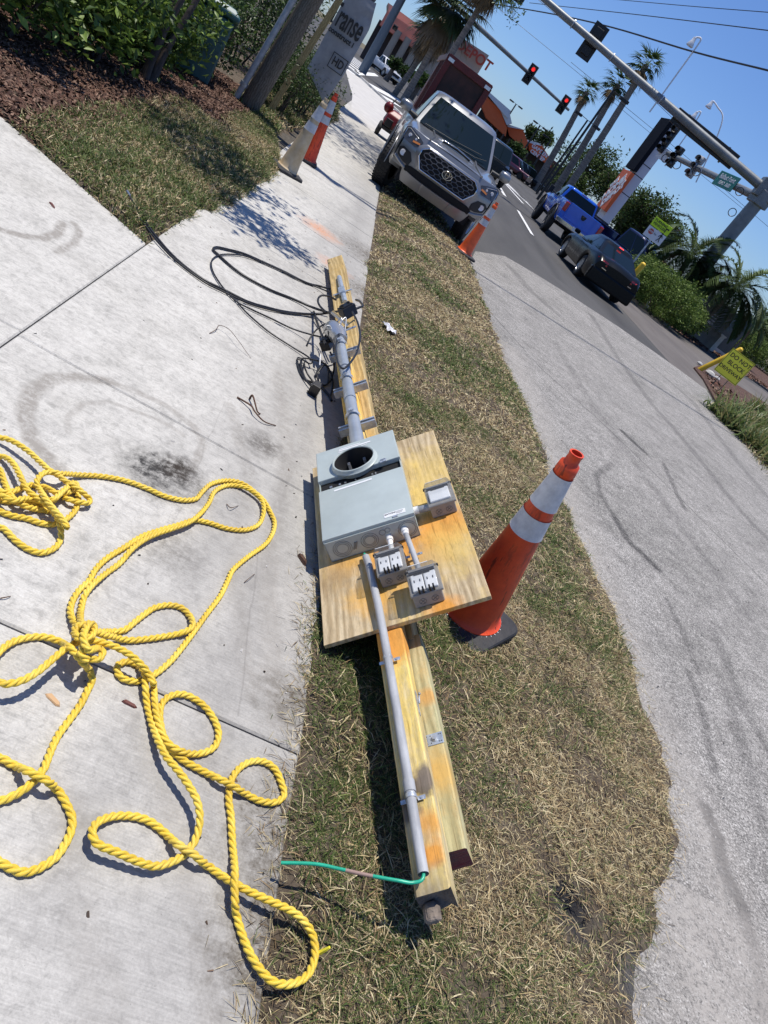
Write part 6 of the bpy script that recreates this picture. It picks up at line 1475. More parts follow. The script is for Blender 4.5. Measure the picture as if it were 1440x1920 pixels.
mb = MB(); mb.tube([cofs + ud * .24, cofs + ud * .30], .060, 16); mb.box(cofs * .5 + ud * .27, (.2, .04, .04)); mb.build('conduit_bracket', M_GALV, cdt, smooth=40)
mb = MB(); mb.box(top_ * .93, (2.2, .10, .11)); mb.build('crossarm', M_POLE, ut)
# standing timber and torn banner
p0 = at(566, 112, 0.35); Dt = 13.2; p0 = at(566, 112, D=Dt); p1 = at(655, -30, D=Dt); d = (p1 - p0); pb_ = p0 - d * (p0.z / d.z)
tp = MB(); rt2 = d.cross(Vector((0, 0, 1))).normalized(); hd = ray(600, 60).cross(Vector((0, 0, 1))).normalized() * .045; dp = Vector((0, .045, 0)); e = p1 + d * .6
tp.rings([[q - hd - dp - pb_, q + hd - dp - pb_, q + hd + dp - pb_, q - hd + dp - pb_] for q in (pb_ - d * .03, p0, p1, e)])
o = tp.build('timber_post', wood('post_tan', (.40, .31, .14), (.48, .38, .19), sy=(30, 30, 1.5))); o.location = pb_; tag(o, 'square tan timber post standing between the pole and the banner', 'post')
Db = 13.6; L0_ = at(576, 128, D=Db); L1_ = at(660, -28, D=Db); W_ = (ray(630, 80).cross(Vector((0, 0, 1)))).normalized()
up_ = (L1_ - L0_); ba = thing('banner', (L0_.x, L0_.y, 0), 'torn pale grey banner with black lettering hanging beside the timber post', 'banner')
org = Vector((L0_.x, L0_.y, 0)); bw = .52
def ban(u, v, dn=0.0):
    w_ = bw * (1 - .10 * max(0, .25 - v) * 4) * (1 - .18 * max(0, v - .75) * 4)
    y = math.sin(u * 5 + v * 3) * .018 + .05 * (max(0, v - .7) * math.sin(v * 40) if u > .6 else 0)
    q = L0_ - org + up_ * v + W_ * (w_ * u) + Vector((0, y - dn, 0)); q.z -= .28 * u * max(0, 1 - v * 3) ; return q
M_BAN = mat('banner_grey', (.31, .32, .34), .6, var=.18, vscale=5)
mb = MB(); mb.grid(ban, 10, 26); mb.grid(lambda u, v: ban(u, v, -.006), 10, 26); mb.build('sheet', M_BAN, ba, smooth=60)
def ban_mx(u, v): 
    q = ban(u, v, .022); X = W_; Yv = up_.normalized(); Yv = (Yv - X * Yv.dot(X)).normalized(); return frame(q, X, Yv)
for s_, body, u, v, sz, sx in (('lettering', 'Transe', .37, .665, .42, .46), ('small_lettering', 'construct i', .42, .50, .10, 1.0), ('small_lettering', 'HD', .70, .27, .16, .8)):
    text(s_, body, sz, ban_mx(u, v), M_INK, ba, .001, bold=.008 if sz > .2 else .004, font_scale=(sx, 1.05))
mb = MB(); mb.M = ban_mx(.70, .27)
for c_, s_ in (((0, .11, 0), (.25, .012, .004)), ((0, -.11, 0), (.25, .012, .004)), ((-.125, 0, 0), (.012, .23, .004)), ((.125, 0, 0), (.012, .23, .004))): mb.box(c_, s_)
mb.build('logo_frame', M_INK, ba)
# palms on the left
b_ = at(642, 186, 0); t_ = at(704, -30, D=math.hypot(b_.x, b_.y) * .9)
fan_palm((t_.x - .1, t_.y, 0), tuple(t_ + Vector((0, 0, 1.6))), 1.5, .17, 'shaggy palm trunk with dark leaf boots beside the walk', boots=True, nf=26)
t_ = at(850, 14, D=62); b_ = at(778, 150, D=62); fan_palm((b_.x, b_.y, 0), tuple(t_), 3.3, .22, 'palm with a drooping dark crown above the silver pickup', nf=46, dead=16, seg=20, cols=((.035, .06, .02), (.05, .075, .025), (.06, .07, .03)))
t_ = at(915, -15, D=46); b_ = at(795, 172, D=46); fan_palm((b_.x, b_.y, 0), tuple(t_ + (t_ - b_) * .12), 2.0, .17, 'palm trunk rising behind the dump trailer into the top edge', nf=28)
t_ = at(818, 60, D=66); fan_palm((t_.x - .4, t_.y, 0), tuple(t_), 2.6, .2, 'lower yellowish palm behind the drooping crown', nf=30, dead=14, cols=((.10, .11, .04), (.07, .09, .03)))
# sprig of an overhanging branch at the top edge
sp = thing('overhanging_branch', (0, 0, 0), 'leafy twig tips hanging in from the top edge above the far signals', 'branch')
q0 = at(948, -30, D=13); sp.location = q0
mb = MB()
for x, y in ((955, 22), (962, 38), (940, 10), (968, 5), (975, 18)): e = at(x, y, D=13) - q0; mb.tube([(0, 0, 0), e * .5 + Vector((.05, 0, .02)), e], [.008, .005, .003], 5)
mb.build('twigs', M_BARKD, sp)['kind'] = 'stuff'
P = np.concatenate([np.array(at(x, y, D=13) - q0) + RNG.normal(0, .05, (n_, 3)) for x, y, n_ in ((955, 20, 26), (962, 38, 22), (940, 8, 26), (968, 6, 22), (948, 0, 26), (975, 16, 10))])
leaf_cloud('foliage', P, .06, G_MID, sp)

# ================================================================== right side planting
def gnd(px_, py_): return at(px_, py_, 0)
M_MULCH = MATS.get('mulch_chips')
# island mulch
n = NT('island_mulch', .95); n.col(n.ramp(n.noise(n.pos, 14, 6, .9), (.38, (.025, .015, .012)), (.5, (.085, .045, .032)), (.62, (.20, .13, .10)))); n.bump(n.noise(n.pos, 40, 4), .8, .03)
isl = [(1158, 531), (1180, 548), (1212, 580), (1240, 604), (1275, 625), (1300, 640), (1350, 675), (1400, 705), (1445, 738)]
ip = [gnd(*q) for q in isl]; mb = MB(); mb.prism([(p.x, p.y, -.04) for p in ip] + [(40, 34, -.04), (40, 60, -.04), (20, 52, -.04)], (0, 0, .10)); tag(mb.build('island_bed', n.m), kind='structure')
mb = MB()
for a, b in zip(ip, ip[1:]):
    d = (b - a).normalized(); s_ = Vector((d.y, -d.x, 0)) * .08
    mb.prism([a - s_ + Vector((0, 0, -.03)), b - s_ + Vector((0, 0, -.03)), b + s_ + Vector((0, 0, -.03)), a + s_ + Vector((0, 0, -.03))], (0, 0, .11))
tag(mb.build('island_kerb', mat('dark_kerb', (.12, .115, .11), .85, var=.3, vscale=3)), kind='structure')
# small bed with the yellow sign
q = [gnd(*p) for p in ((1318, 712), (1300, 690), (1312, 686), (1345, 705), (1380, 722), (1440, 760))]
mb = MB(); mb.prism([(p.x, p.y, -.04) for p in q] + [(22, 14, -.04), (14, 10, -.04), (9.3, 11.3, -.04), (9.25, 14.4, -.04)], (0, 0, .07)); tag(mb.build('small_bed', n.m), kind='structure')
hg = 'clipped hedges on the road island'
def hedge(px_, py_, r, n_, label, D=None, sz=.095):
    n_ = int(n_ * 1.5); p = gnd(px_, py_); return shrub('hedge', (p.x, p.y), r, n_, sz, [[.085, .14, .025], [.13, .20, .04], [.055, .095, .018], [.20, .27, .07]], label, hg, 'hedge', k=260, stems=8, m=M_HEDGE, spread=.10, shell=.72)
hedge(1222, 592, (1.75, 1.5, .92), 9500, 'rounded hedge directly right of the white stub post'); hedge(1190, 560, (1.4, 2.0, .92), 7500, 'hedge at the far left end of the island beside the yellow bollard'); hedge(1258, 612, (1.25, 1.1, .72), 7500, 'rounded hedge in front of the grey wall of the island')
hedge(1374, 672, (1.5, 1.4, .95), 9500, 'hedge behind the yellow square sign'); hedge(1425, 694, (1.7, 1.6, 1.0), 9500, 'hedge at the right edge of the picture behind the yellow sign')
hedge(1445, 660, (2.4, 2.2, 1.3), 7000, 'darker hedge at the right edge behind the cabinet', sz=.09)
def strappy(px_, py_, n_, L, label):
    p = gnd(px_, py_); V, F, C = [], [], []
    o = thing('strap_leaf_plant', (p.x, p.y, 0), label, 'plant', 0, 'strap leaved plants beside the driveway')
    for i in range(n_):
        a = random.uniform(0, 6.28); el = random.uniform(.5, 1.35); c = Vector((random.gauss(0, .16), random.gauss(0, .16), 0)); k0 = len(V)
        blade_strip(V, F, c, Vector((math.cos(a) * math.cos(el), math.sin(a) * math.cos(el), math.sin(el))), L * random.uniform(.6, 1.2), .055, random.uniform(.8, 1.8), 5)
        cc = random.choice(((.13, .18, .05), (.08, .13, .035), (.20, .25, .09), (.26, .24, .10))); C += [cc] * (len(V) - k0)
    np_mesh('leaves', np.array(V), np.array(F), np.array(C), M_LEAF, o)
for i, (x, y) in enumerate(((1345, 778), (1368, 800), (1398, 812), (1385, 780), (1420, 800), (1440, 838), (1415, 770), (1442, 800), (1425, 850), (1445, 875), (1405, 835))):
    strappy(x, y, 120, .62, 'clump of arching strap leaves, %s' % ('leftmost of the row by the driveway', 'second from the left along the driveway', 'third along the driveway edge', 'behind the second clump below the sign', 'behind the third clump', 'lowest at the right edge', 'directly below the yellow sign', 'at the right edge of the row', 'front row near the asphalt, second from the right edge', 'lowest clump of all, cut by the right edge', 'front row near the asphalt, left of the other two')[i])
P = []
for k in range(1500):
    t = random.random(); e = Vector((9.35, 14.0, 0)).lerp(Vector((8.5, 11.0, 0)), t) if random.random() < .6 else Vector((9.4, 14.2, 0)).lerp(Vector((11.2, 18.9, 0)), t)
    P.append((e.x + random.uniform(.02, 1.2), e.y + random.uniform(-.3, .5), .0))
blades('grass', np.array(P), np.full(len(P), .5), .13, .016, .8, 'rough grass fringe along the driveway bed on the right')
P = []
for k in range(5200):
    a, b = random.choice(list(zip(ip, ip[1:]))); t = random.random(); e = a.lerp(b, t); P.append((e.x + random.uniform(.05, 1.6), e.y + random.uniform(.1, 3.0), .06))
for k in range(1500): P.append((random.uniform(9.4, 15), 0, 0)); x = P[-1][0]; P[-1] = (x, random.uniform(max(11.5, 14.4 - (x - 9.4) * .6), min(21.5, 14.5 + (x - 9.3) * 2.6)), .03)
chips('mulch', np.array(P), .13, .06, [(.13, .06, .04), (.08, .04, .03), (.28, .19, .14), (.05, .03, .02)], 'bark mulch on the road island and around the yellow sign')
# feather palms in front of the mast
pg = 'feather palms on the island'
t_ = at(1296, 478, D=37); b_ = at(1240, 570, D=37); feather_palm((b_.x, b_.y, 0), tuple(t_), 2.0, .11, 'feather palm left of the big mast, behind the hedge', group=pg)
t_ = at(1378, 540, D=37); b_ = at(1303, 619, D=37); feather_palm((b_.x, b_.y, 0), tuple(t_), 2.1, .09, 'leaning feather palm in front of the dark cabinet', nf=40, group=pg)
t_ = at(1425, 600, D=46); feather_palm((t_.x, t_.y, 0), tuple(t_ - Vector((0, 0, .3))), 1.2, .06, 'low feather palm at the right edge behind the leaning one', nf=20, group=pg)
# oaks beyond
og = 'broad trees beyond the junction'
def oak(px_, py_, D, rpx, n_, label, cols=G_OLIVE + G_MID, sz=.42, flat=.8):
    c = at(px_, py_, D=D); r = rpx * D / FPX
    return tree('oak_tree', (c.x, c.y), c.z + r * flat, (r, r, r * flat), n_, sz, cols, label, .3 + r * .04, (0, 0), 80, og, M_FAR, cz=c.z)
oak(1108, 322, 105, 62, 5200, 'broad olive green tree behind the tall palms'); oak(1072, 350, 100, 34, 2600, 'lower tree left of the broad one behind the tall palms'); oak(1150, 350, 98, 36, 2600, 'tree just left of the orange store sign')
oak(1214, 402, 70, 48, 5200, 'spreading tree right of the store sign', sz=.30); oak(1180, 432, 72, 38, 3200, 'tree behind the navy truck cab', sz=.30); oak(1246, 436, 68, 34, 2800, 'tree behind the left feather palm', sz=.30); oak(1185, 395, 84, 30, 2200, 'tree immediately behind the foot of the store sign', sz=.34)
oak(1400, 628, 60, 36, 3000, 'dark tree low at the right behind the leaning palm', sz=.26); oak(1442, 618, 64, 36, 3000, 'dark tree at the right edge of the skyline', sz=.28); oak(1340, 580, 62, 30, 2600, 'dark tree behind the cabinet', sz=.26)
oak(998, 250, 210, 14, 900, 'small far tree over the garden centre', sz=.9); oak(1022, 262, 200, 16, 900, 'small far tree right of the garden centre', sz=.9); oak(985, 318, 120, 14, 900, 'round dark tree in the store car park', sz=.5, cols=G_DARK); oak(968, 280, 125, 16, 1100, 'dark tree in front of the orange gables', sz=.5, cols=G_DARK)
oak(740, 120, 90, 12, 700, 'low shrub row tree beside the side street', sz=.35, cols=G_DARK); oak(762, 138, 88, 14, 800, 'dark low tree left of the dump trailer', sz=.35, cols=G_DARK); oak(790, 150, 90, 16, 900, 'low tree just left of the dump trailer wall', sz=.4, cols=G_MID)
# tall palms
tg = 'tall palms by the car park'
for tx, ty, bx, by, D, r, lab in ((1212, 122, 1066, 352, 88, 2.5, 'tallest palm, right of the row, cut by the signal arm'), (1160, 158, 1046, 352, 90, 2.4, 'tall palm in the middle of the row behind the lamp'), (1101, 172, 1004, 348, 96, 2.0, 'shorter palm at the left of the row')):
    t_ = at(tx, ty, D=D); b_ = at(bx, by, D=D); fan_palm((b_.x, b_.y, 0), tuple(t_), r, .36, lab, nf=26, seg=10, dead=9, group=tg)
t_ = at(1080, 235, D=92); b_ = at(1024, 345, D=92)
# ================================================================== signals, signs, masts
M_MAST = mat('mast_grey', (.20, .215, .22), .5, metal=.3, var=.2, vscale=2); M_SIGB = mat('signal_black', (.010, .010, .011), .45)
M_REDL = mat('red_signal_lit', (.95, .03, .03), .3, emit=1.0); M_LENSD = mat('dark_lens', (.03, .03, .03), .2); M_GRNS = mat('sign_green', (.005, .16, .11), .4); M_WH = mat('sign_white', (.75, .76, .77), .5)
M_FYG = mat('fluorescent_yellow_green', (.62, .86, .02), .5); M_YS = mat('sign_yellow', (.90, .86, .06), .5)
try:
    t_ = M_YS.node_tree; tl_ = t_.nodes.new('ShaderNodeBsdfTranslucent'); tl_.inputs[0].default_value = (.95, .92, .10, 1); mx_ = t_.nodes.new('ShaderNodeMixShader'); mx_.inputs[0].default_value = .45
    t_.links.new(t_.nodes['Principled BSDF'].outputs[0], mx_.inputs[1]); t_.links.new(tl_.outputs[0], mx_.inputs[2]); t_.links.new(mx_.outputs[0], t_.nodes['Material Output'].inputs[0])
except KeyError: pass
M_BOLL = mat('bollard_yellow', (.80, .52, .03), .5, var=.15, vscale=6)
def signal(parent_pos, facing, label, scale=1.0, n_l=3, lit=None, plate=True, group='signal heads over the junction', border=None, body=None, cat='traffic light'):
    f = Vector((facing[0], facing[1], 0)).normalized(); rz = math.atan2(f.x, -f.y)    # local -y is the face
    o = thing('traffic_signal', tuple(parent_pos), label, cat, rz, group); s_ = scale; h = .36 * n_l * s_
    mb = MB()
    for k in range(n_l): mb.box((0, 0, (k - (n_l - 1) / 2) * .355 * s_), (.36 * s_, .22 * s_, .345 * s_))
    hs = mb.build('housing', body or M_SIGB, o, bevel=.03 * s_)
    if plate:
        mb = MB(); mb.box((0, .04 * s_, 0), (.36 * s_ + .26 * s_, .012, h + .26 * s_)); mb.build('back_plate', M_SIGB, o)
        if border:
            mb = MB(); w_ = .62 * s_; hh = h + .26 * s_
            for c_, d_ in (((0, .03, hh / 2), (w_, .014, .03)), ((0, .03, -hh / 2), (w_, .014, .03)), ((w_ / 2, .03, 0), (.03, .014, hh)), ((-w_ / 2, .03, 0), (.03, .014, hh))): mb.box(c_, d_)
            mb.build('plate_border', border, o)
    for k in range(n_l):
        z = ((n_l - 1) / 2 - k) * .355 * s_; mb = MB()
        mb.rings([[(r2 * s_ * math.cos(2 * math.pi * j / 18), -.112 * s_ - d2 * s_, z + r2 * s_ * math.sin(2 * math.pi * j / 18)) for j in range(18)] for r2, d2 in ((.145, 0), (.10, .02), (.005, .03))]); mb.build('lens', M_REDL if lit == k else M_LENSD, hs, smooth=60)
        mb = MB(); pts = [(.16 * s_ * math.cos(R(a)), .16 * s_ * math.sin(R(a))) for a in range(-30, 211, 16)]
        A = [mb.p((x, -.11 * s_, z + zz)) for x, zz in pts]; B = [mb.p((x, -.36 * s_, z + zz - .03)) for x, zz in pts]; C2 = [mb.p((x * .93, -.11 * s_, z + zz * .93)) for x, zz in pts]; D2 = [mb.p((x * .93, -.36 * s_, z + zz * .93 - .03)) for x, zz in pts]
        for j in range(len(pts) - 1): mb.face((A[j], A[j + 1], B[j + 1], B[j])); mb.face((C2[j], D2[j], D2[j + 1], C2[j + 1])); mb.face((B[j], B[j + 1], D2[j + 1], D2[j]))
        mb.build('visor', body or M_SIGB, hs, smooth=60)
    return o
# --- big mast on the right
DM = 38.0; pm = at(1391, 414, D=DM); ZT = at(1424, 345, D=DM).z; base = Vector((pm.x, pm.y, 0))
ms = thing('signal_mast', tuple(base), 'thick grey signal mast on the right carrying two arms', 'signal mast')
mb = MB(); mb.cyl((0, 0, 0), (0, 0, ZT + .25), .37, .29, 20); mb.build('mast_pole', M_MAST, ms, smooth=60)
mb = MB(); mb.cyl((0, 0, ZT + .25), (0, 0, ZT + .33), .32, .24, 20); mb.build('mast_cap', M_MAST, ms, smooth=60)
mb = MB(); mb.box((0, 0, .05), (.9, .9, .12)); mb.build('base_plate', M_MAST, ms, bevel=.02)
zA = ZT - .05; A1 = Vector((base.x, base.y, zA)); B1 = at(1023, 0, z=zA + .55); B1 = A1 + (B1 - A1) * 1.22
mb = MB(); mb.cyl(A1 - base, B1 - base, .20, .11, 16); a1o = mb.build('mast_arm', M_MAST, ms, smooth=60)
d1 = (B1 - A1).normalized(); n1 = d1.cross(Vector((0, 0, 1))).normalized()
mb = MB(); mb.box((0, 0, zA), (.92, .75, .78), Matrix.Rotation(math.atan2(d1.y, d1.x), 3, 'Z')); mb.build('arm_bracket', M_MAST, ms, bevel=.04)
mb = MB()
for px_, py_ in ((1150, 102), (1070, 30), (1240, 186)):
    t = min(range(1, 100), key=lambda k: (at(px_, py_, z=zA + .3) - (A1 + (B1 - A1) * k / 100)).length) / 100; q = A1 + (B1 - A1) * t; mb.cyl(q - base - d1 * .02, q - base + d1 * .02, .19, .19, 14)
mb.build('arm_band', M_GALV, a1o, smooth=60)['kind'] = 'stuff'
A2 = Vector((base.x, base.y, zA - .35)); B2 = at(1248, 286, z=zA - .05)
mb = MB(); mb.cyl(A2 - base, B2 - base, .18, .12, 14); a2o = mb.build('mast_arm', M_MAST, ms, smooth=60); d2 = (B2 - A2).normalized()
mb = MB(); mb.box((0, 0, zA - .35), (.8, .68, .62), Matrix.Rotation(math.atan2(d2.y, d2.x), 3, 'Z')); mb.build('arm_bracket', M_MAST, ms, bevel=.04)
mb = MB()   # cable loops left on the arm and pole
def loop(c, r_, nrm):
    n_ = nrm.normalized(); a = n_.orthogonal().normalized(); b = n_.cross(a); mb.tube([c + (a * math.cos(k * .45) + b * math.sin(k * .45)) * r_ for k in range(15)], .018, 6, False)
for px_, py_ in ((1387, 359), (1373, 398), (1306, 322), (1269, 309), (1248, 297), (1266, 240)): loop(at(px_, py_, D=DM - 1) - base, .16, ray(px_, py_))
mb.build('cable_loops', M_BLK, ms)['kind'] = 'stuff'
def on_arm(A, B, px_, py_):
    best = min((k / 400 for k in range(480)), key=lambda t: abs(Vector(((A + (B - A) * t) - _C)).normalized().cross(ray(px_, py_).normalized()).length)); return A + (B - A) * best
fwd = -n1 if n1.y < 0 else n1
signal(on_arm(A1, B1, 1113, 75) - Vector((0, 0, .0)) + fwd * .32, fwd, 'black signal head seen from behind on the long arm, nearest the palms', 1.05)
signal(on_arm(A1, B1, 985, -35) + fwd * .32 - Vector((0, 0, 0)), fwd, 'black signal head seen from behind at the top edge of the picture', 1.05)
# internally lit name board seen from behind on the arm
q = on_arm(A1, B1, 1322, 262); nbm = frame(q + fwd * .22 + Vector((0, 0, .0)), d1, Vector((0, 0, 1)))
nb_ = thing('name_board', None, 'long black back of a street name board fixed to the long arm', 'sign', mtx=nbm)
mb = MB(); mb.box((0, .0, 0), (3.3, .62, .16)); mb.build('board_case', M_SIGB, nb_, bevel=.02)
mb = MB()
for x in (-1.1, 1.1): mb.box((x, 0, .12), (.08, .7, .1))
mb.build('board_clamp', M_MAST, nb_)['kind'] = 'stuff'
# green street sign
TLs, TRs, BLs = at(1357, 312, D=37), at(1391, 328, D=37.0), at(1340, 334, D=37)
wv_ = (d2 * -1); ctr = on_arm(A2, B2, 1367, 330); X = -d2 if (TRs - TLs).dot(-d2) > 0 else d2
gs = thing('street_sign', None, 'green street name sign with white lettering hanging from the short arm', 'sign', mtx=frame(ctr - Vector((0, 0, .02)) - Vector((ctr.x, ctr.y, 0)).normalized() * .42, X, (0, 0, 1)))
GW = 2.0; mb = MB(); mb.box((0, 0, 0), (GW, .68, .03)); pl_ = mb.build('sign_panel', M_GRNS, gs, bevel=.01)
text('lettering', 'Ballast Point', .31, Matrix.Translation((0, .12, .02)), M_WH, pl_, .003, bold=.004); text('lettering', 'BLVD  3600', .23, Matrix.Translation((.08, -.15, .02)), M_WH, pl_, .003, bold=.004)
# heads along the short arm, facing left
lf = Vector((-.75, -.62, 0))
signal(on_arm(A2, B2, 1250, 287) + Vector((0, 0, .45)) - d2 * 0 + (at(1239, 270, D=40) - at(1250, 287, D=40)) * .8, lf, 'four lens signal head at the free end of the short arm', 1.05, 4, plate=False)
signal(on_arm(A2, B2, 1269, 290), lf, 'black three lens head second from the free end of the short arm', 1.05, plate=False); signal(on_arm(A2, B2, 1310, 303), lf, 'pale visored three lens head in the middle of the short arm', 1.05, plate=False, body=mat('signal_grey', (.35, .35, .34), .5))
q = on_arm(A2, B2, 1246, 290)
mb = MB(); mb.box((0, 0, 0), (.75, .05, .62)); o = mb.build('lane_sign', M_WH, None, bevel=.01); o.location = q + Vector((-.1, -.25, -.15)); o.rotation_euler = (0, 0, -.9); tag(o, 'small white lane sign below the four lens head', 'sign')
# camera risers on the arms
def riser(A, B, foot, top, head, hx, label, r_=.034):
    f0 = on_arm(A, B, *foot); D_ = math.hypot(f0.x, f0.y); t = at(*top, D=D_); hp = at(*head, D=D_); f0 = Vector((f0.x, f0.y, f0.z))
    o = thing('camera_riser', tuple(f0), label, 'camera', 0, 'detection cameras on risers above the arms'); M_W = mat('white_enamel', (.78, .79, .80), .35)
    mb = MB(); T = t - f0; H = hp - f0; cx_ = at(*hx, D=D_) - f0
    mb.tube(spline([Vector((0, 0, -.6)), T * .5, T, cx_, H + Vector((0, 0, .22))], 6), r_, 8); mb.build('riser_tube', M_W, o, smooth=60)
    mb = MB(); mb.lathe([(.02, .22), (.07, .20), (.09, .05), (.16, -.10), (.15, -.14), (.02, -.14)], 16, o=tuple(H)); mb.build('camera_housing', M_W, o, smooth=50)
riser(A1, B1, (1238, 182), (1308, 85), (1297, 80), (1314, 72), 'white gooseneck camera riser standing tallest above the long arm')
riser(A2, B2, (1330, 306), (1355, 222), (1331, 197), (1345, 200), 'white gooseneck camera riser nearest the mast', .034)
riser(A2, B2, (1262, 290), (1308, 222), (1302, 217), (1314, 210), 'white gooseneck camera riser behind the name board')
# --- far mast with the lit heads
DP = 62; pb2 = at(724, 52, D=DP); bs2 = Vector((pb2.x, pb2.y, 0)); zf = at(776, -60, D=DP).z
fm = thing('signal_mast', tuple(bs2), 'distant blue grey signal mast on the left corner with a long arm over the road', 'signal mast')
mb = MB(); mb.cyl((0, 0, 0), (0, 0, zf + .3), .33, .25, 16); mb.build('mast_pole', mat('mast_bluegrey', (.13, .16, .19), .5, metal=.3), fm, smooth=60)
A3 = Vector((bs2.x, bs2.y, zf)); B3 = at(1066, 206, z=zf + .1); mb = MB(); mb.cyl(A3 - bs2, B3 - bs2, .20, .11, 14); mb.build('mast_arm', M_MAST, fm, smooth=60)
BRD = mat('plate_border_tan', (.55, .50, .36), .6); f3 = Vector((-.05, -1, 0))
signal(on_arm(A3, B3, 991, 142) + Vector((0, -.3, 0)), f3, 'left of the two distant heads showing red', 1.1, lit=0, border=BRD); signal(on_arm(A3, B3, 1056, 195) + Vector((0, -.3, 0)), f3, 'right of the two distant heads showing red, near the arm tip', 1.1, lit=0, border=BRD)
signal(at(741, 52, D=58) , f3, 'small dark pedestrian signal beside the distant mast', .9, 1, plate=False)
# street lamps
def lamp(bx, by, tx, ty, D, label, heads=1, r_=.09, arm=1.2, side=-1):
    t = at(tx, ty, D=D); b = Vector((t.x, t.y, 0)); o = thing('street_lamp', tuple(b), label, 'street lamp', 0, 'lamps of the car park')
    mb = MB(); mb.cyl((0, 0, 0), (0, 0, t.z), r_ * 1.4, r_, 10); mb.build('lamp_pole', M_SIGB, o, smooth=60)
    for k in range(heads):
        s_ = (side, -side)[k % 2]; mb = MB(); mb.box((s_ * arm * .6, 0, t.z), (arm, .06, .06)); mb.box((s_ * (arm + .25), 0, t.z - .05), (.85, .5, .24)); mb.build('lamp_head', M_SIGB, o, bevel=.03)
lamp(0, 0, 1150, 170, 70, 'black lamp with one large head between the tall palms', 1, .09, .9, 1); lamp(0, 0, 1102, 225, 86, 'black lamp with two small heads left of the tall palms', 2, .09, .9)
lamp(0, 0, 968, 195, 150, 'thin far lamp above the orange gables', 2, .12, .7); lamp(0, 0, 1013, 235, 140, 'thin far lamp above the garden centre', 2, .12, .7); lamp(0, 0, 1033, 262, 120, 'thin lamp right of the garden centre lettering', 1, .1, .7)
# --- traffic sign on the island
ps = at(1175, 507, D=29.5); o = thing('turning_sign', (ps.x, ps.y, 0), 'post with fluorescent turning vehicles plate above a white stop for walkers plate', 'sign', math.atan2(ps.y, ps.x) - math.pi / 2)
z1 = at(1223, 453, D=29.5).z; z3 = at(1248, 418, D=29.5).z
mb = MB(); mb.box((0, 0, z3 / 2), (.06, .05, z3)); mb.build('sign_post', M_GALV, o)
hh = (z3 - z1); mb = MB(); mb.box((0, -.04, z3 - hh * .22), (.72, .012, hh * .44)); p1_ = mb.build('upper_plate', M_FYG, o, bevel=.004)
mb = MB(); mb.box((0, -.04, z1 + hh * .27), (.72, .012, hh * .52)); p2_ = mb.build('lower_plate', M_WH, o, bevel=.004)
FX = Matrix.Rotation(R(90), 4, 'X')
for s_, z, sz in (('TURNING', z3 - hh * .13, .115), ('VEHICLES', z3 - hh * .29, .115)): text('lettering', s_, sz, Matrix.Translation((-.07, -.050, z)) @ FX, M_INK, p1_, .001, bold=.003)
text('lettering', 'for', .10, Matrix.Translation((-.0, -.050, z1 + hh * .33)) @ FX, M_INK, p2_, .001)
mb = MB(); za = z3 - hh * .22; mb.box((.20, -.049, za - .04), (.035, .004, .14)); mb.box((.235, -.049, za + .03), (.10, .004, .035)); mb.prism([(.26, -.051, za + .075), (.26, -.051, za - .015), (.305, -.051, za + .03)], (0, .004, 0)); mb.build('turn_arrow', M_INK, p1_)
mb = MB(); zc = z1 + hh * .33; mb.prism([(-.185 + .10 * math.cos(R(22.5 + 45 * k)), -.048, zc + .10 * math.sin(R(22.5 + 45 * k))) for k in range(8)], (0, -.004, 0)); st_ = mb.build('stop_octagon', M_TAIL, p2_)
text('lettering', 'STOP', .065, Matrix.Translation((-.185, -.054, zc)) @ FX, M_WH, st_, .001, bold=.002)
mb = MB(); x0 = .20; zb2 = z1 + hh * .12
mb.ball((x0, -.05, zb2 + .30), .032, 6, (1, .1, 1)); mb.prism([(x0 - .03, -.052, zb2 + .26), (x0 + .03, -.052, zb2 + .26), (x0 + .02, -.052, zb2 + .13), (x0 - .02, -.052, zb2 + .13)], (0, .004, 0))
for a, b in (((x0, zb2 + .14), (x0 - .06, zb2)), ((x0, zb2 + .14), (x0 + .05, zb2)), ((x0 - .02, zb2 + .25), (x0 - .08, zb2 + .15)), ((x0 + .02, zb2 + .25), (x0 + .07, zb2 + .17))): mb.tube([(a[0], -.051, a[1]), (b[0], -.051, b[1])], .014, 5)
mb.build('walker_symbol', M_INK, p2_)
# --- yellow square sign
q = gnd(1340, 731); Dq = math.hypot(q.x, q.y); c_ = at(1377, 688, D=Dq); o = thing('driveway_sign', (c_.x, c_.y, 0), 'yellow square sign reading do not block driveway on a thin stake', 'sign', math.atan2(c_.y, c_.x) - math.pi / 2 - .05)
S_ = .71; mb = MB(); mb.quad((-S_ / 2, 0, c_.z - S_ / 2), (S_ / 2, 0, c_.z - S_ / 2), (S_ / 2, 0, c_.z + S_ / 2), (-S_ / 2, 0, c_.z + S_ / 2)); p_ = mb.build('sign_plate', M_YS, o)
for s_, dz, dx in (('DO NOT', .20, .02), ('BLOCK', .02, .03), ('DRIVEWAY', -.16, .0)): text('lettering', s_, .155 if s_ != 'DRIVEWAY' else .135, Matrix.Translation((dx, -.0085, c_.z + dz)) @ FX, M_INK, p_, .001, bold=.0025)
mb = MB()
for a, b, d in ((0, S_ / 2 - .02, (S_ - .02, .003, .010)), (0, -S_ / 2 + .02, (S_ - .02, .003, .010)), (S_ / 2 - .02, 0, (.010, .003, S_ - .02)), (-S_ / 2 + .02, 0, (.010, .003, S_ - .02))): mb.box((a, -.0075, c_.z + b), d)
mb.build('sign_border', M_INK, p_)
for x in (-.12, .12):
    mb = MB(); mb.cyl((x, .012, -.05), (x, .012, c_.z - S_ / 2 + .05), .009, n=8); mb.build('stake', mat('stake_green', (.05, .10, .08), .5), o)
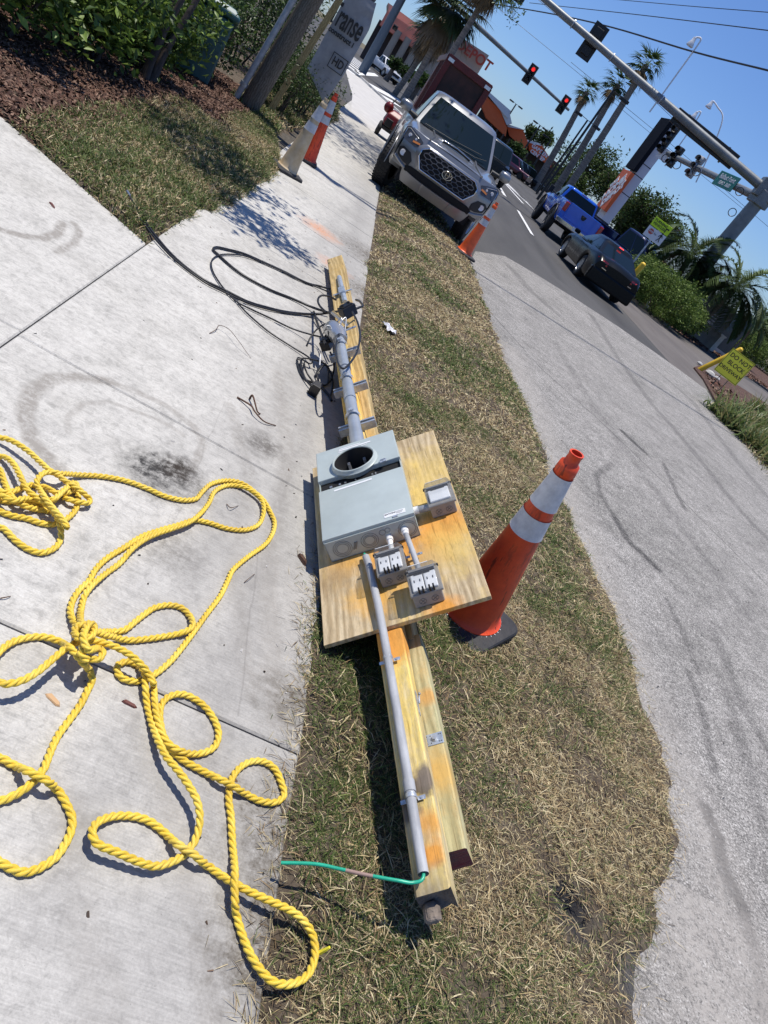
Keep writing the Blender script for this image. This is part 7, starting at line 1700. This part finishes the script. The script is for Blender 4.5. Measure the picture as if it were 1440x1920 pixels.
# --- bollards
def post(name, a, b, r_, m, label, cat='bollard', group=None, dome=True):
    o = thing(name, tuple(a), label, cat, 0, group); d = b - a; mb = MB(); mb.tube([(0, 0, -.05)] + [tuple(d * t) for t in (.0, .5, .985, 1.0)] + ([tuple(d * 1.0 + d.normalized() * r_ * .5)] if dome else []), [r_, r_, r_, r_, r_ * .96] + ([r_ * .5] if dome else []), 18)
    mb.build('post_tube', m, o, smooth=50); return o
a = gnd(1310, 694); D_ = math.hypot(a.x, a.y); post('bollard', a, at(1390, 655, D=D_ + .1), .075, M_BOLL, 'yellow bollard leaning hard behind the yellow square sign', group='yellow bollards')
a = at(1172, 530, D=25.2); a = Vector((a.x, a.y, 0)); post('bollard', a, at(1207, 495, D=25.2), .085, M_BOLL, 'upright yellow bollard between the saloon and the hedge', group='yellow bollards')
a = gnd(1212, 580); D_ = math.hypot(a.x, a.y); post('stub_post', a, at(1223, 542, D=D_), .055, mat('stub_white', (.66, .66, .64), .6, var=.2, vscale=14), 'scuffed white stub post in front of the hedge', 'post', dome=False)
# --- cabinet and wall on the island
a = at(1340, 610, D=41.5); ctr = Vector((a.x, a.y, 0)); rz = math.atan2(ctr.y, ctr.x) - math.pi / 2 + .25
cb = thing('traffic_cabinet', tuple(ctr), 'dark grey green equipment cabinet behind the leaning palm', 'cabinet', rz); M_CAB = mat('cabinet_grey', (.075, .085, .08), .45, var=.2, vscale=3)
mb = MB(); mb.box((0, 0, 1.05), (2.5, 1.2, 1.7)); mb.build('cabinet_body', M_CAB, cb, bevel=.02)
mb = MB(); mb.box((0, 0, 1.94), (2.6, 1.3, .08)); mb.build('cabinet_roof', M_CAB, cb, bevel=.02)
mb = MB(); mb.box((0, 0, .1), (2.7, 1.4, .25)); mb.build('plinth', M_PALE, cb)
for k in range(4):
    mb = MB(); mb.box((-.45, -.607, .95 + k * .13), (.42, .02, .055)); mb.build('louvre', mat('louvre_pale', (.35, .36, .36), .5), cb)
mb = MB(); mb.box((.0, -.606, 1.05), (.015, .01, 1.6)); mb.build('door_gap', M_UNDER, cb)
c1, c2 = at(1292, 612, D=39.5), at(1338, 652, D=37.6); c1.z = c2.z = 0; d = (c2 - c1); s_ = Vector((-d.y, d.x, 0)).normalized() * .12
mb = MB(); mb.prism([c1 - s_, c2 - s_, c2 + s_, c1 + s_], (0, 0, .85)); wl_ = mb.build('low_wall', mat('block_wall', (.48, .46, .40), .85, var=.2, vscale=3)); tag(wl_, 'low grey block wall in front of the equipment cabinet', 'wall')
mb = MB(); mb.prism([c1 - s_ * 1.5 + Vector((0, 0, .85)), c2 - s_ * 1.5 + Vector((0, 0, .85)), c2 + s_ * 1.5 + Vector((0, 0, .85)), c1 + s_ * 1.5 + Vector((0, 0, .85))], (0, 0, .07)); mb.build('wall_cap', M_PALE, wl_)
# white scattered rocks at the foot of the bollard
for i, (x, y, s2) in enumerate(((1328, 705, .16), (1342, 712, .10), (1310, 684, .09))):
    p = gnd(x, y); mb = MB(); mb.ball((0, 0, 0), s2, 4, (1.2, .9, .6)); o = mb.build('rock', mat('white_rock', (.55, .54, .50), .8, var=.2, vscale=9)); o.location = (p.x, p.y, s2 * .4 + .02); tag(o, ('largest white rock at the foot of the leaning bollard', 'small white rock below the yellow sign', 'small white rock left of the leaning bollard')[i], 'rock', 'white rocks by the bollard')
# --- pylon sign of the store
DH = 60; ptop = at(1246, 236, D=DH); M_PW = mat('pylon_white', (.66, .66, .70), .5); M_PK = mat('pylon_dark', (.012, .013, .018), .8, spec=.1); M_PO = mat('store_orange', (.78, .13, .025), .5)
ax_ = at(1215, 290, D=DH); bx_ = Vector((ax_.x, ax_.y, 0)); py_ = thing('store_pylon', tuple(bx_), 'tall store pylon with orange square logo below a dark panel', 'sign', 0)
H = ptop.z; zo1 = at(1178, 316, D=DH - 1).z; zo0 = at(1124, 390, D=DH - 1).z
mb = MB(); mb.box((.2, 0, H / 2), (.68, 1.6, H)); mb.build('pylon_column', M_PW, py_)
mb = MB()
for z in (H * .2, H * .45, H * .7, zo1): mb.box((.2, 0, z), (.70, 1.62, .05))
mb.build('panel_joint', M_PK, py_)['kind'] = 'stuff'
LEN = 2.2
mb = MB(); mb.box((-.36, 0, (zo1 + H) / 2 + .25), (.30, LEN, H - zo1 + .3)); mb.build('dark_panel', M_PK, py_, bevel=.02)
mb = MB(); mb.box((-.36, 0, (zo0 + zo1) / 2), (.28, LEN, zo1 - zo0 - .1)); op = mb.build('logo_panel', M_PO, py_, bevel=.02)
FL = frame((-.505, 0, (zo0 + zo1) / 2), (0, -1, 0), (0, 0, 1))
for s_, sz, du, dv in (('THE', .50, -.7, .85), ('HOME', .86, -.1, .15), ('DEPOT', .78, .3, -.62)):
    m = FL @ Matrix.Rotation(R(50), 4, 'Z') @ Matrix.Translation((du * .35, dv, .01)); text('lettering', s_, sz, m, M_WH, op, .01, bold=.05)
# ================================================================== far store buildings
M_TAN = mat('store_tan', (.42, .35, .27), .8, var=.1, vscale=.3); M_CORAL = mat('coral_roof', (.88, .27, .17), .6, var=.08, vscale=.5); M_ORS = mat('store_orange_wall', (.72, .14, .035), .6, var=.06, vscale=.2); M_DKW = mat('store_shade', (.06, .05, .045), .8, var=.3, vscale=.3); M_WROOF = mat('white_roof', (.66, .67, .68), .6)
def slabv(name, pts, D, depth, m, parent=None, ground=False, ofs=Vector((0, 0, 0))):
    """upright face through photo points at distance D, given real depth away from the camera"""
    P = [at(x, y, D=D) for x, y in pts]
    if ground: P = [P[0], P[1], Vector((P[1].x, P[1].y, 0)), Vector((P[0].x, P[0].y, 0))]
    dirv = Vector((P[0].x, P[0].y, 0)).normalized() * depth; mb = MB(); mb.prism([p - ofs for p in P], dirv); o = mb.build(name, m, parent); return o
st = thing('store_building', tuple(Vector((at(885, 110, D=150).x, at(885, 110, D=150).y, 0))), 'large orange and tan hardware store with lettering across the junction', 'building'); O_ = Vector(st.location)
slabv('entrance_tower', [(838, 52), (917, 104)], 150, 14, M_TAN, st, True, O_)
q = at(888, 98, D=149.5) - O_; X = (at(915, 103, D=149.5) - at(850, 60, D=149.5)); X.z = 0; tw = st
text('lettering', 'DEPOT', 2.2, frame(at(889, 104, D=149.2) - O_, X, (0, 0, 1)), mat('letter_red', (.42, .06, .03), .6), st, .05, bold=.06)
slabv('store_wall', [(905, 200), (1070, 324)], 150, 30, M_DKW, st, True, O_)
for i, (pts, D) in enumerate((([(896, 178), (905, 174), (938, 206), (951, 240), (948, 256), (912, 222)], 143), ([(950, 234), (981, 243), (990, 270), (987, 282), (955, 254)], 145), ([(990, 264), (1016, 273), (1035, 302), (1033, 314), (992, 282)], 146))):
    slabv('orange_gable', pts, D, 12, M_ORS, st, False, O_)
for pts, D in (([(908, 170), (912, 168), (958, 208), (952, 222), (946, 216)], 142), ([(938, 206), (956, 213), (960, 232), (950, 234)], 142.5), ([(950, 232), (974, 240), (981, 243), (952, 238)], 144), ([(988, 262), (1010, 268), (1016, 274), (990, 267)], 145)):
    slabv('white_roof', pts, D, 16, M_WROOF, st, False, O_)
X2 = at(1020, 296, D=145) - at(1004, 284, D=145); X2.z = 0
text('lettering', 'GARDEN', .8, frame(at(1012, 283, D=144.4) - O_, X2, (0, 0, 1)), M_WH, st, .03, bold=.03); text('lettering', 'CENTER', .8, frame(at(1008, 292, D=144.4) - O_, X2, (0, 0, 1)), M_WH, st, .03, bold=.03)
for k in range(9):
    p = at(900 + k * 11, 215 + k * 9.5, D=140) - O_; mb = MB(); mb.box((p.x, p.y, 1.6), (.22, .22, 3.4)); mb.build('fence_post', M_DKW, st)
lo = thing('roadside_building', tuple(Vector((at(750, 60, D=110).x, at(750, 60, D=110).y, 0))), 'low building with coral roof and tan columns across the side street', 'building'); O2 = Vector(lo.location)
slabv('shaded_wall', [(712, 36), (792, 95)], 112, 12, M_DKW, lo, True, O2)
slabv('coral_roof', [(712, 46), (726, 20), (794, 68), (784, 96)], 108, 14, M_CORAL, lo, False, O2)
slabv('upper_wall', [(728, 5), (800, 58), (790, 74), (728, 28)], 114, 10, M_TAN, lo, False, O2)
for x, y in ((760, 84), (776, 98), (742, 70)):
    p = at(x, y, D=108); mb = MB(); mb.cyl((p.x - O2.x, p.y - O2.y, 0), (p.x - O2.x, p.y - O2.y, p.z + .8), .42, n=14); mb.build('column', M_TAN, lo, smooth=60)
# distant vehicles
def small_car(px_, py_, rz, D, label, m, roofz=1.75, name='parked_car', cat='car', group=None):
    p = at(px_, py_, D=D); o = thing(name, (p.x, p.y, 0), label, cat, rz, group); k = roofz / 1.75
    lower_body(o, m, [-.9, -.8, -.5, -.36, -.2, 0, .2, .36, .5, 1.2, 2.2, 2.4, 2.6, 2.8, 3.0, 3.2, 3.4, 3.7], lambda y: .93 - .1 * max(0, -.5 - y), lambda y: (.95 if y < .5 else 1.05) * k, lambda y: .85 * k, lambda y: .35, [(0, .40, .36), (2.8, .40, .36)])
    greenhouse(o, m, 1.0 * k, roofz - .06, .4, 1.1, 3.55, 3.3, .82, .66, .08, (.4, .7))
    for sx in (-.82, .82):
        for yy in (0, 2.8): wheel(o, sx, yy, .36, .24, M_RIMB, 0, 6, False)
    for sx in (-.7, .7):
        mb = MB(); mb.box((sx, -.88, .78), (.3, .06, .16)); mb.build('headlight', M_LAMPW, o, bevel=.01)
    return o
small_car(944, 282, 0.0, 42, 'dark car on the road just right of the silver pickup windshield', paint('charcoal_paint', (.02, .025, .03), .3, .2), 1.8)
pg2 = 'cars parked at the store'
for i, (x, y, D, m_, lab) in enumerate(((983, 325, 92, paint('maroon_paint', (.08, .012, .03), .2, .3), 'dark maroon parked car near the far kerb'), (996, 333, 95, M_DARK, 'black parked car beside the maroon one'), (1012, 338, 98, M_DARK, 'black parked car right of the first black one'), (962, 312, 100, M_SIL, 'grey parked car nearest the orange gables'))):
    small_car(x, y, R(60 + 20 * i), D, lab, m_, group=pg2)
wt = pickup('pickup_truck', (0, 0, 0), 0, 'white pickup truck turning on the side street at the far left', mat('white_paint', (.62, .64, .66), .35, coat=.5)); place_mid(wt, 742, 92, 98, R(30))
# sign back and pole near the side street
p = at(790, 98, D=66); o = thing('road_sign', (p.x, p.y, 0), 'grey back of a road sign on a post left of the dump trailer', 'sign'); mb = MB(); mb.box((0, 0, p.z / 2), (.1, .08, p.z)); mb.build('sign_post', M_GALV, o); mb = MB(); mb.box((0, 0, p.z), (.85, .03, .95)); mb.build('sign_plate', M_MAST, o)
# ================================================================== overhead wires
def wire(label, pts, z, r_, sag=.0, ext=.6):
    P = [at(x, y, z=z) for x, y in pts]; P = [P[0] + (P[0] - P[1]) * ext] + P + [P[-1] + (P[-1] - P[-2]) * ext]
    mb = MB(); mb.tube(spline(P, 6), r_, 6); tag(mb.build('overhead_wire', M_BLK), label, 'wire', 'overhead wires crossing the sky')
wire('thickest black wire crossing the sky below the long arm tip', [(930, 8), (1040, 27), (1150, 52), (1300, 97), (1440, 132)], 8.6, .034)
wire('thin wire above the thickest one at the upper right', [(1054, 12), (1200, 28), (1440, 57)], 9.4, .018)
wire('thinnest wire closest to the top right corner', [(1165, 0), (1300, 12), (1440, 23)], 10.0, .014)
wire('faint wire running behind the tall palms down to the mast', [(965, 40), (1100, 150), (1215, 246), (1330, 340)], 14, .022)
wire('faint wire just above the other faint one behind the arm', [(1010, 0), (1150, 118), (1265, 225)], 14, .022)
wire('faint wire passing under the green street sign to the right edge', [(1160, 190), (1300, 305), (1440, 425)], 11, .018)
# service drop whose shadow falls across the walk
q = top_ * .9 + up0; mb = MB(); mb.tube(spline([q + Vector((-6, -1.6, .3)), q, q + Vector((12, 2.9, -.7)), q + Vector((30, 7.5, -.2))], 6), .030, 6); tag(mb.build('overhead_wire', M_BLK), 'service wire leading from the wooden pole over the road', 'wire', 'overhead wires crossing the sky')
